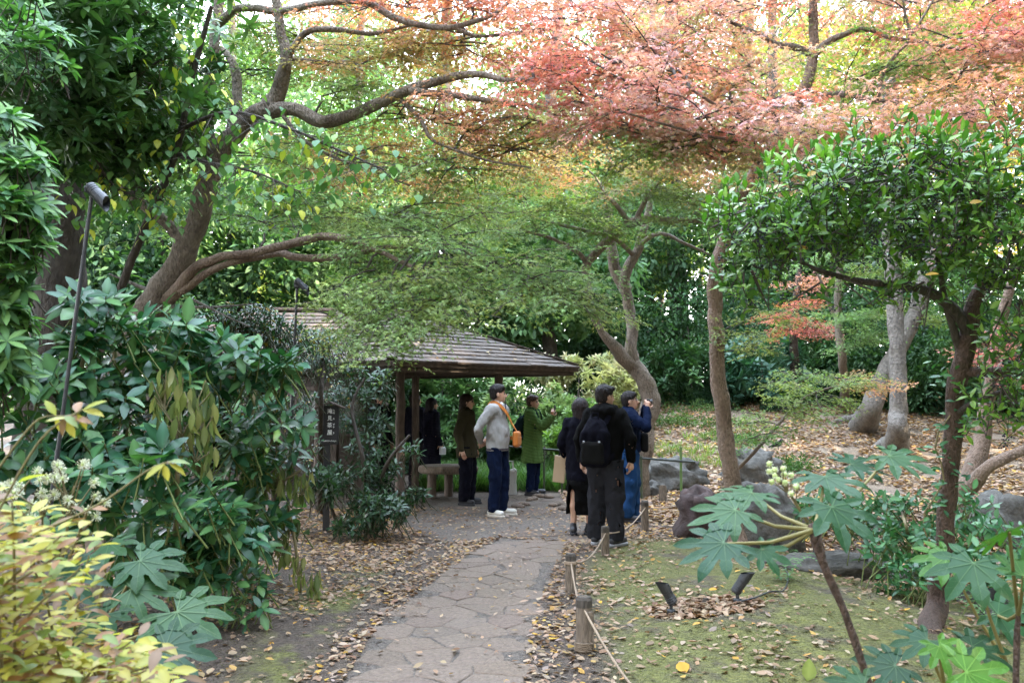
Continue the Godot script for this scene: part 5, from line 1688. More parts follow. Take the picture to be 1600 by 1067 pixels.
func build_left_shrubs() -> void:
	# the big-leaved laurel bank
	var a := thing("aucuba_shrub", "large dark shrub of broad glossy serrated leaves between the lamp pole and the sign", "shrub")
	for s in [[[200, 900, 0.0, 14], [195, 700, 6.4, 12], [180, 560, 6.2, 8], [160, 470, 6.0, 5]], [[300, 880, 0.0, 14], [310, 720, 7.0, 12], [300, 560, 6.8, 8], [290, 500, 6.6, 5]], [[360, 870, 0.0, 12], [380, 740, 7.3, 10], [400, 600, 7.2, 6]], [[100, 950, 0.0, 14], [90, 740, 5.5, 10], [130, 560, 5.4, 6]]]:
		limb("stem", s, M.stem, a, 7)
	var kinds := leaf_set([Color(0.022, 0.07, 0.03), Color(0.042, 0.11, 0.038), Color(0.075, 0.155, 0.05), Color(0.03, 0.09, 0.045)], 0.42, 6, 0.16, 0.14, 0.95, 1.5)
	var tw := Geo.new()
	var at := shoots([[130, 500, 5.6, 0.22, 0.2, 16], [90, 560, 5.4, 0.2, 0.2, 14], [180, 560, 5.8, 0.3, 0.25, 22], [270, 530, 6.2, 0.35, 0.16, 24], [350, 560, 6.5, 0.35, 0.18, 26], [420, 570, 6.6, 0.25, 0.12, 16], [250, 610, 6.2, 0.4, 0.25, 30], [180, 660, 5.7, 0.35, 0.3, 30], [350, 640, 6.8, 0.4, 0.3, 34], [130, 720, 5.3, 0.3, 0.3, 26], [230, 740, 5.15, 0.4, 0.25, 30], [330, 740, 6.8, 0.4, 0.3, 30], [420, 680, 7.2, 0.3, 0.3, 26], [180, 810, 5.6, 0.35, 0.2, 22], [290, 800, 6.2, 0.35, 0.2, 22], [60, 640, 5.2, 0.3, 0.4, 26], [40, 760, 5.0, 0.3, 0.3, 20], [390, 780, 7.4, 0.3, 0.25, 18], [250, 500, 6.8, 0.3, 0.15, 14], [300, 850, 6.5, 0.35, 0.18, 24], [365, 830, 7.0, 0.35, 0.18, 24], [240, 880, 6.0, 0.3, 0.15, 18], [420, 820, 7.4, 0.25, 0.15, 16]], 7, 0.12, 0.19, 0.7, tw)
	put("twigs", tw.mesh(), M.stem, a, Transform3D.IDENTITY, "stuff")
	hang_leaves(a, at, kinds, M.gloss)
	# young plants in front of it
	var y := thing("aucuba_plant", "knee high broad leaved plant in front of the big leaved shrub, above the leaf litter", "plant")
	var tw2 := Geo.new()
	limb("stem", [[330, 905, 0.0, 10], [335, 860, 6.4, 8], [330, 800, 6.3, 5]], M.stem, y, 6)
	var at2 := shoots([[330, 800, 6.0, 0.2, 0.1, 14], [300, 850, 5.9, 0.22, 0.1, 14], [365, 845, 6.1, 0.18, 0.09, 12], [320, 895, 6.0, 0.2, 0.07, 10]], 7, 0.1, 0.17, 0.8, tw2)
	put("twigs", tw2.mesh(), M.stem, y, Transform3D.IDENTITY, "stuff")
	hang_leaves(y, at2, kinds, M.gloss, 200)
	var y2 := thing("aucuba_plant", "smallest broad leaved seedling standing alone in the fallen leaves", "plant")
	var tw3 := Geo.new()
	limb("stem", [[395, 965, 0.0, 7], [395, 930, 6.3, 5], [393, 905, 6.3, 4]], M.stem, y2, 6)
	hang_leaves(y2, shoots([[393, 900, 6.3, 0.1, 0.04, 5], [400, 935, 6.2, 0.14, 0.05, 7], [365, 955, 6.1, 0.1, 0.03, 4]], 6, 0.09, 0.14, 0.8, tw3), kinds, M.gloss, 200)
	put("twigs", tw3.mesh(), M.stem, y2, Transform3D.IDENTITY, "stuff")
	wilted("tall wilted shrub with limp hanging leaves in front of the big leaved shrub", [[258, 605, 5.15, 0.07, 0.13], [300, 610, 5.15, 0.1, 0.14], [285, 650, 5.1, 0.12, 0.12], [262, 690, 5.15, 0.06, 0.1], [305, 690, 5.15, 0.12, 0.12], [318, 640, 5.15, 0.06, 0.14], [245, 700, 5.15, 0.04, 0.07]], [[268, 900, 0.0, 9], [276, 780, 5.15, 8], [276, 690, 5.15, 6], [285, 590, 5.15, 4]], 22)
	wilted("wilted branch of limp pale leaves left of the sign post", [[440, 748, 7.2, 0.14, 0.09], [470, 755, 7.2, 0.08, 0.1], [400, 755, 7.2, 0.09, 0.08], [375, 775, 7.1, 0.07, 0.08], [428, 740, 7.2, 0.12, 0.07]], [[350, 880, 0.0, 7], [365, 800, 7.2, 6], [410, 770, 7.2, 5], [470, 735, 7.2, 4]], 20)
	wilted("drooping wilted seedling at the edge of the leaf litter below the sign", [[450, 810, 7.4, 0.07, 0.08], [440, 850, 7.3, 0.08, 0.09], [465, 880, 7.2, 0.06, 0.1], [490, 905, 7.1, 0.05, 0.1]], [[470, 925, 0.0, 6], [462, 860, 7.3, 5], [450, 790, 7.4, 4]], 18)
	# the thin-leaved dark shrub around the sign
	var s := thing("osmanthus_shrub", "sprawling dark narrow leaved shrub around the foot of the pavilion post and sign", "shrub")
	for q in [[[560, 815, 0.0, 8], [570, 740, 10.4, 7], [550, 640, 10.5, 5], [570, 590, 10.6, 3]], [[600, 812, 0.0, 8], [598, 740, 10.3, 6], [640, 680, 10.2, 4]], [[530, 815, 0.0, 7], [500, 760, 10.2, 5], [460, 735, 10.1, 3]]]:
		limb("stem", q, M.bark_dark, s, 6)
	var k3 := leaf_set([Color(0.016, 0.04, 0.016), Color(0.026, 0.06, 0.022), Color(0.045, 0.09, 0.032)], 0.32, 4, 0.2, 0.0, 0.95)
	var tw4 := Geo.new()
	var at4 := shoots([[575, 660, 11.1, 0.25, 0.22, 36], [570, 710, 10.7, 0.25, 0.25, 36], [540, 750, 10.2, 0.35, 0.2, 44], [590, 790, 10.2, 0.32, 0.16, 46], [600, 740, 10.5, 0.2, 0.2, 22], [650, 700, 10.4, 0.14, 0.06, 8], [500, 745, 10.3, 0.3, 0.16, 40], [560, 810, 10.0, 0.3, 0.12, 34], [610, 790, 10.0, 0.22, 0.15, 30], [570, 600, 11.0, 0.4, 0.2, 40], [650, 770, 10.3, 0.12, 0.08, 10]], 8, 0.07, 0.12, 0.6, tw4)
	put("twigs", tw4.mesh(), M.twig, s, Transform3D.IDENTITY, "stuff")
	hang_leaves(s, at4, k3, M.gloss, 260)
	# fine-leaved shrub left of the pavilion roof
	var h := thing("holly_shrub", "tall fine leaved dark shrub in front of the tea house roof", "shrub")
	limb("stem", [[430, 800, 0.0, 12], [425, 680, 9.8, 9], [435, 560, 9.8, 6]], M.bark_dark, h, 6)
	limb("stem", [[500, 800, 0.0, 12], [500, 660, 10.4, 9], [505, 560, 10.4, 6]], M.bark_dark, h, 6)
	var k4 := leaf_set([Color(0.02, 0.055, 0.025), Color(0.035, 0.08, 0.035), Color(0.055, 0.11, 0.045), Color(0.25, 0.16, 0.03)], 0.42, 3, 0.2, 0.0, 0.95)
	k4 = k4.slice(0, 6) + k4.slice(0, 6) + k4
	var tw5 := Geo.new()
	var at5 := shoots([[390, 500, 9.6, 0.35, 0.22, 110], [335, 510, 9.4, 0.35, 0.2, 110], [430, 535, 9.8, 0.4, 0.32, 150], [475, 545, 10.6, 0.4, 0.26, 130], [520, 545, 11.2, 0.35, 0.3, 100], [430, 620, 10.0, 0.4, 0.3, 80], [520, 640, 11.4, 0.4, 0.3, 70], [400, 610, 9.6, 0.35, 0.3, 60], [440, 690, 10.0, 0.4, 0.3, 50], [410, 530, 9.8, 0.3, 0.2, 40], [545, 600, 11.5, 0.3, 0.3, 50]], 7, 0.045, 0.075, 0.6, tw5)
	put("twigs", tw5.mesh(), M.twig, h, Transform3D.IDENTITY, "stuff")
	hang_leaves(h, at5, k4, M.gloss, 120)
	# yellowing bush in the near left corner
	var v := thing("yellow_shrub", "pale yellow autumn bush in the near left corner", "shrub")
	var yk := leaf_set([Color(0.40, 0.36, 0.055), Color(0.32, 0.34, 0.05), Color(0.42, 0.36, 0.085), Color(0.17, 0.23, 0.04), Color(0.30, 0.15, 0.055), Color(0.42, 0.37, 0.06), Color(0.20, 0.11, 0.05), Color(0.36, 0.35, 0.07)], 0.36, 4, 0.22, 0.0, 0.92, 1.15)
	var tw6 := Geo.new()
	var at6 := []
	for i in 70:
		var foot := Vector3(rr(-2.1, -1.0), 0.0, rr(-2.9, -1.9))
		var tip := pt(rr(-120, 265), rr(770, 1100), 1.0)
		var dd := rr(1.9, 2.9)
		tip = CAM + (tip - CAM) * dd
		if seen_at(tip).x > 150.0: tip.y = minf(tip.y, CAM.y - (0.17 + (seen_at(tip).x - 90.0) * 0.0009) * dd)
		var mid := foot.lerp(tip, 0.6) + Vector3(0, 0.22, 0)
		var line := smooth_line(PackedVector3Array([foot, mid, tip]), PackedFloat32Array([0.006, 0.004, 0.002]), 8)
		tw6.tube(line[0], line[1], 5, Color(1.6, 1.0, 0.8))
		var q: PackedVector3Array = line[0]
		for j in range(4, q.size()):
			var along := (q[j] - q[j - 1]).normalized()
			for k in 4:
				var sd := along.cross(Vector3.UP).normalized() * (1.0 if k % 2 else -1.0)
				at6.append(aim(q[j] + Vector3(rr(-0.05, 0.05), rr(-0.05, 0.05), rr(-0.05, 0.05)), (sd + along * 0.7 + Vector3(rr(-0.3, 0.3), rr(-0.5, 0.2), rr(-0.3, 0.3))).normalized(), Vector3(rr(-0.5, 0.5), 1, rr(-0.2, 0.8)), 0.0, rr(0.045, 0.075)))
	# sprigs that reach up out of the bush
	for q in [[[40, 840, 2.0], [150, 790, 2.0], [230, 735, 2.0], [262, 722, 2.0]], [[-20, 830, 1.9], [60, 690, 1.9], [128, 640, 1.9]], [[-30, 770, 1.9], [20, 700, 1.9], [60, 655, 1.9], [100, 650, 1.9]]]:
		var ps := PackedVector3Array()
		for r in q: ps.append(pt(r[0], r[1], r[2]))
		var line := smooth_line(ps, PackedFloat32Array([0.003, 0.0025, 0.002, 0.0012].slice(0, ps.size())), 5)
		tw6.tube(line[0], line[1], 5, Color(2.2, 1.2, 0.7))
		var e: PackedVector3Array = line[0]
		for j in 6:
			at6.append(aim(e[e.size() - 1 - j / 2] , Vector3(rr(-0.5, 0.9), rr(-1.0, 0.3), rr(-0.3, 0.3)).normalized(), Vector3(0, 1, 0.6), 0.0, rr(0.04, 0.06)))
	put("twigs", tw6.mesh(), M.stem, v, Transform3D.IDENTITY, "stuff")
	hang_leaves(v, at6, yk, M.leaf, 300)
	# fatsias at left
	var tones := [Color(0.03, 0.075, 0.028), Color(0.038, 0.088, 0.03), Color(0.024, 0.06, 0.026)]
	fatsia("fatsia_plant", "fatsia with big hand shaped leaves beside the grey stake in the near left", [], [[218, 876, 3.6, 0.20, 70, 32, -8, 150, 990], [276, 956, 3.3, 0.23, 62, 30, -6, 170, 1010], [258, 1010, 3.1, 0.19, 85, 34, -10, 180, 1050], [170, 850, 3.9, 0.16, 30, 24, 10, 150, 960], [205, 920, 3.5, 0.2, 100, 36, -14, 160, 1000], [165, 960, 3.3, 0.18, -30, 25, 10, 150, 1050], [100, 830, 3.3, 0.18, -50, 20, 12, 110, 950], [40, 800, 3.2, 0.18, -10, 20, 0, 60, 930], [90, 900, 3.2, 0.2, 60, 35, -10, 110, 1000]], tones,
		[[60, 790, 3.0, 9, 0.09, 80, 900, true], [115, 760, 3.0, 9, 0.09, 95, 880, true], [20, 770, 3.1, 7, 0.08, 60, 880, true], [135, 800, 3.0, 6, 0.06, 105, 880, true]])
	# grey stake among them
	var st := Geo.new()
	var foot := pt(148, 1010, 4.6)
	foot.y = ground_y(foot.x, foot.z) - 0.05
	var head := pt(147, 842, 4.6)
	st.tube(PackedVector3Array([foot, foot.lerp(head, 0.5), head - Vector3(0, 0.01, 0), head]), PackedFloat32Array([0.046, 0.045, 0.044, 0.036]), 10, Color(2.2, 2.1, 2.3), 0.05)
	tag(put("wooden_stake", st.mesh(), M.post, self), "weathered grey wooden stake behind the yellow bush", "post")


func build_right_plants() -> void:
	var tones := [Color(0.026, 0.072, 0.026), Color(0.034, 0.086, 0.028), Color(0.022, 0.062, 0.026)]
	fatsia("fatsia_plant", "fatsia with bent bare stem and big hand shaped leaves over the mossy bank at right", [[1400, 1250, 2.95, 16], [1356, 1065, 2.9, 13], [1325, 970, 2.9, 12], [1290, 890, 2.9, 13], [1276, 845, 2.9, 18], [1272, 828, 2.9, 22]],
		[[1300, 792, 2.75, 0.165, 20, 38, -6], [1150, 797, 2.95, 0.165, -78, 30, 8], [1132, 848, 2.75, 0.165, -72, 34, 12], [1290, 745, 3.1, 0.165, 10, 22, 0], [1390, 712, 3.25, 0.17, 55, 25, -4], [1330, 725, 3.3, 0.155, 100, 20, -6], [1190, 858, 2.8, 0.10, 40, 40, 0], [1175, 770, 3.2, 0.16, -60, 16, 4]], tones,
		[[1222, 752, 2.9, 14, 0.055, 1262, 815, false]])
	fatsia("fatsia_plant", "low fatsia with fresh lime green leaves in the near right corner", [], [[1468, 1010, 2.7, 0.10, 20, 45, 0, 1478, 1080], [1510, 1050, 2.5, 0.16, 70, 42, -6, 1490, 1120], [1450, 1000, 3.2, 0.14, -60, 30, 8, 1480, 1080], [1520, 1010, 3.3, 0.16, 70, 26, -6, 1490, 1080], [1400, 1040, 3.0, 0.15, -80, 34, 6, 1470, 1100], [1350, 1072, 2.6, 0.12, -80, 34, 6, 1440, 1120]], [Color(0.075, 0.17, 0.025), Color(0.08, 0.18, 0.03), Color(0.026, 0.068, 0.028), Color(0.03, 0.072, 0.03), Color(0.026, 0.062, 0.028), Color(0.03, 0.075, 0.028)])
	var e := fatsia("fatsia_plant", "fatsia of drooping long stalked leaves at the right edge", [[1590, 1200, 3.2, 14], [1588, 1050, 3.2, 10], [1592, 960, 3.2, 8]], [[1522, 880, 3.3, 0.2, -30, 40, 10, 1575, 1040], [1578, 830, 2.6, 0.13, 200, -30, 20], [1600, 900, 2.8, 0.14, 120, 50, 0], [1560, 960, 3.4, 0.17, 60, 40, 0], [1480, 870, 3.6, 0.16, -60, 36, 6, 1575, 1040]], [Color(0.03, 0.08, 0.028), Color(0.06, 0.14, 0.025), Color(0.045, 0.11, 0.025)])
	e.set_meta("label", "fatsia of drooping long stalked leaves at the right edge")
	# leaf cover along the stream
	var g := thing("laurel_shrub", "low broad leaved green shrub between the privet trunk and the stream stones", "shrub")
	var kinds := leaf_set([Color(0.03, 0.09, 0.035), Color(0.05, 0.13, 0.05), Color(0.08, 0.18, 0.07)], 0.42, 5, 0.16, 0.1, 0.95, 1.4)
	for q in [[[1420, 880, 0.0, 8], [1420, 840, 7.4, 6], [1410, 800, 7.4, 4]], [[1500, 900, 0.0, 8], [1510, 850, 6.8, 6]]]:
		limb("stem", q, M.stem, g, 6)
	var tw := Geo.new()
	var at := shoots([[1340, 800, 7.8, 0.35, 0.14, 40], [1410, 800, 7.6, 0.35, 0.2, 40], [1400, 850, 7.2, 0.25, 0.16, 30], [1500, 800, 7.4, 0.25, 0.25, 30], [1540, 840, 6.8, 0.3, 0.2, 34], [1420, 900, 6.8, 0.2, 0.12, 20], [1560, 900, 6.4, 0.25, 0.12, 20], [1290, 790, 8.2, 0.25, 0.1, 24]], 7, 0.06, 0.12, 0.6, tw)
	put("twigs", tw.mesh(), M.stem, g, Transform3D.IDENTITY, "stuff")
	hang_leaves(g, at, kinds, M.gloss, 260)
	var c := thing("climbing_vine", "leafy vine climbing the reddish trunk of the small evergreen at right", "vine")
	var tw2 := Geo.new()
	var vp := PackedVector3Array()
	for i in 14:
		vp.append(pt(1440 + sin(i * 1.3) * 12 + i * 4.0, 900 - i * 25.0, 6.05 - i * 0.02))
	tw2.tube(vp, PackedFloat32Array(range(14).map(func(_i): return 0.006)), 5)
	put("stem", tw2.mesh(), M.stem, c)
	var at2 := []
	for i in 14:
		for j in 11:
			var yaw := rr(0, TAU)
			at2.append(aim(vp[i] + Vector3(rr(-0.13, 0.13), rr(-0.06, 0.06), rr(-0.05, 0.15)), Vector3(cos(yaw), rr(-0.6, 0.4), sin(yaw)), Vector3(0, 1, 0.8), 0.0, rr(0.05, 0.085)))
	hang_leaves(c, at2, kinds, M.gloss, 200)
	for q in [[1210, 835, 8.4, "fern between the big leaf and the third spotlight"], [1030, 705, 13.6, "fern beside the flat rock behind the railing"], [1225, 900, 7.4, "small fern at the foot of the bare fatsia stem"], [1560, 985, 5.6, "small fern among the stones at the right edge"]]:
		var f := thing("fern", q[3], "fern")
		var p := on_ground(q[0], q[1] + 8)
		for i in 9:
			var gg := Geo.new()
			var yaw := TAU * i / 9.0 + rr(-0.2, 0.2)
			var d := Vector3(cos(yaw), 0, sin(yaw))
			for j in 12:
				var u := (j + 1) / 12.0
				var at_ := p + d * 0.3 * u + Vector3(0, 0.22 * sin(u * 2.2), 0)
				for sg in [-1.0, 1.0]:
					gg.leaf(aim(at_, (d.cross(Vector3.UP) * sg + d * 0.5), Vector3.UP), 0.085 * (1.1 - u), 0.025, 2, 0.1, 0.2, tone(Color(0.09, 0.2, 0.05), rr(0.8, 1.3)), 1.0)
			put("frond", gg.mesh(), M.leaf, f)


# ---------- rocks ----------
func boulder(called: String, label: String, c: Vector3, r: Vector3, seed_: float, material: Material, rough := 0.34) -> void:
	var g := Geo.new()
	var rows := 15
	var seg := 24
	var pts := []
	for j in rows + 1:
		var a: float = PI * j / rows
		for i in seg:
			var w := TAU * i / seg
			var d := Vector3(sin(a) * cos(w), cos(a), sin(a) * sin(w))
			var k := 1.0 + rough * bumps.get_noise_3dv(d * 1.3 + Vector3.ONE * seed_) * 1.6 + 0.12 * bumps.get_noise_3dv(d * 4.0 + Vector3.ONE * seed_)
			var e := Vector3(signf(d.x) * pow(absf(d.x), 0.8), signf(d.y) * pow(absf(d.y), 0.75), signf(d.z) * pow(absf(d.z), 0.8))
			pts.append(c + e * r * k)
	for j in rows + 1:
		for i in seg:
			var p: Vector3 = pts[j * seg + i]
			var du: Vector3 = pts[j * seg + (i + 1) % seg] - pts[j * seg + (i + seg - 1) % seg]
			var dv: Vector3 = pts[mini(j + 1, rows) * seg + i] - pts[maxi(j - 1, 0) * seg + i]
			var nn := du.cross(dv).normalized()
			if nn.dot(p - c) < 0: nn = -nn
			if j == 0 or j == rows: nn = Vector3(0, 1 if j == 0 else -1, 0)
			g.vert(p, nn, tone(Color.WHITE, 0.85 + 0.5 * maxf(patchy.get_noise_3dv(p * 3.0), -0.3)))
	for j in rows:
		for i in seg:
			var p := j * seg + i
			var q := j * seg + (i + 1) % seg
			g.ix.append_array(PackedInt32Array([p, p + seg, q, q, p + seg, q + seg]))
	tag(put(called, g.mesh(), material, self), label, "rock")


func build_rocks() -> void:
	var rows := [
		[1045, 768, 0.62, 0.34, 0.4, "big flat weathered boulder behind the bamboo railing", 21.0, "rock"], [1025, 775, 0.2, 0.14, 0.2, "small rounded stone at the foot of the low stump by the railing", 8.0, "rock"],
		[1110, 838, 0.34, 0.33, 0.32, "dark reddish boulder left of the bare maple trunk", 33.0, "rock_red"], [1195, 858, 0.38, 0.42, 0.35, "grey pointed boulder right of the bare maple trunk", 3.0, "rock"],
		[1180, 752, 0.45, 0.34, 0.4, "blue grey boulder behind the bare maple trunk", 4.0, "rock"], [1520, 820, 0.3, 0.22, 0.3, "dark stone behind the privet trunk by the stream", 5.0, "rock"],
		[1580, 850, 0.42, 0.42, 0.4, "large dark boulder at the right edge above the stream", 6.0, "rock"], [1390, 905, 0.5, 0.08, 0.3, "flat stepping slab beside the stream", 7.0, "rock"],
		[1575, 975, 0.14, 0.1, 0.12, "small pale stone at the right edge", 9.0, "rock"], [1530, 945, 0.12, 0.07, 0.1, "small flat stone left of the pale stone at the right edge", 10.0, "rock"], [1300, 895, 0.55, 0.09, 0.3, "flat slab by the cables of the third spotlight", 11.0, "rock"]]
	for q in rows:
		var p := on_ground(q[0], q[1])
		boulder("boulder", q[5], p + Vector3(0, q[3] * 0.45, -q[4] * 0.5), Vector3(q[2], q[3], q[4]), q[6], M[q[7]])
	var stp := on_ground(1103, 948)
	var sg := Geo.new()
	sg.tube(PackedVector3Array([stp - Vector3(0, 0.04, 0), stp + Vector3(0, 0.03, 0), stp + Vector3(0.005, 0.06, 0)]), PackedFloat32Array([0.035, 0.03, 0.02]), 9, Color.WHITE, 0.12)
	tag(put("tree_stub", sg.mesh(), M.bark_dark, self), "dark broken stub poking from the heap of leaves between two spotlights", "stump")
	var lf := Geo.new()
	lf.leaf(Transform3D.IDENTITY, 0.12, 0.085, 5, 0.25, 0.12, Color(0.2, 0.24, 0.06), 1.4, 0.0, 0.75)
	var lp := on_ground(1262, 1066)
	tag(put("upright_leaf", lf.mesh(), M.leaf, self, aim(lp + Vector3(0, 0.005, 0), Vector3(0.25, 1, -0.25), Vector3(0.1, 0.3, 1))), "single yellow green leaf standing upright on the moss", "leaf")
	var yf := thing("yellow_flowers", "few small yellow flowers by the boulder behind the railing", "flowers")
	for q in [[1027, 682], [1022, 690], [1033, 686], [1075, 700]]:
		var fp := on_ground(q[0], q[1] + 18)
		var fg := Geo.new()
		fg.rod(fp, fp + Vector3(0, 0.2, 0), 0.004, 0.003, 5, Color(0.1, 0.2, 0.04))
		put("stalk", fg.mesh(), M.leaf, yf)
		fg = Geo.new()
		for k in 8: fg.leaf(aim(fp + Vector3(0, 0.2, 0), Vector3(cos(k * TAU / 8), 0.35, sin(k * TAU / 8))), 0.045, 0.02, 2, 0.1, 0.1, Color(0.6, 0.45, 0.02), 1.0)
		put("blossom", fg.mesh(), M.leaf, yf)
	for i in 26:   # cobbles that edge the court
		var u := i / 25.0
		var f := flat_at(lerpf(775, 905, u), 786.0 + 10.0 * sin(u * 9.0) + rr(-5, 5))
		var g := Geo.new()
		g.ball(Vector3.ZERO, Vector3(rr(0.06, 0.11), rr(0.035, 0.05), rr(0.05, 0.09)), 9, tone(Color.WHITE, rr(0.6, 1.1)))
		put("cobble", g.mesh(), M.stone, L.path_node, Transform3D(Basis.from_euler(Vector3(rr(-0.2, 0.2), rr(0, 3), rr(-0.2, 0.2))), Vector3(f.x, ground_y(f.x, f.y) + 0.02, f.y)))


# ---------- lamps, posts, sign, railing ----------
func spot_head(root: Node3D, at: Vector3, dir: Vector3, ln: float, rad: float, part := "lamp_head") -> void:   # a black barrel lamp with a slanted hood, at its rear end
	var t := aim(at, dir)
	var up := Transform3D(Basis(t.basis.x, t.basis.z, -t.basis.y), at)
	var h := Node3D.new()
	h.name = part
	root.add_child(h)
	var g := Geo.new()
	g.lathe(PackedVector2Array([Vector2(0, -0.005), Vector2(rad * 0.7, 0), Vector2(rad * 0.92, ln * 0.05), Vector2(rad * 0.92, ln * 0.5), Vector2(rad, ln * 0.52), Vector2(rad, ln * 0.72)]), 18, up)
	for i in 3: g.lathe(PackedVector2Array([Vector2(rad * 0.92, ln * (0.1 + i * 0.08)), Vector2(rad * 0.98, ln * (0.11 + i * 0.08)), Vector2(rad * 0.98, ln * (0.13 + i * 0.08)), Vector2(rad * 0.92, ln * (0.14 + i * 0.08))]), 18, up)
	put("barrel", g.mesh(), M.black, h)
	var v := Geo.new()
	for i in 18:
		var w0 := TAU * i / 18
		var w1 := TAU * (i + 1) / 18
		var a0 := ln * (0.86 + 0.16 * sin(w0))
		var a1 := ln * (0.86 + 0.16 * sin(w1))
		for q in [rad * 1.005, rad * 0.93]:
			var p := [Vector3(cos(w0) * q, ln * 0.7, sin(w0) * q), Vector3(cos(w1) * q, ln * 0.7, sin(w1) * q), Vector3(cos(w1) * q, a1, sin(w1) * q), Vector3(cos(w0) * q, a0, sin(w0) * q)]
			if q > rad: v.quad(up * p[1], up * p[0], up * p[3], up * p[2], Color.WHITE)
			else: v.quad(up * p[0], up * p[1], up * p[2], up * p[3], Color.WHITE)
	put("hood", v.mesh(), M.black, h)
	var l := Geo.new()
	l.lathe(PackedVector2Array([Vector2(rad * 0.93, ln * 0.7), Vector2(0, ln * 0.71)]), 18, up, Color(0.09, 0.09, 0.09))
	put("lens", l.mesh(), plain(Color.WHITE, 0.15), h)


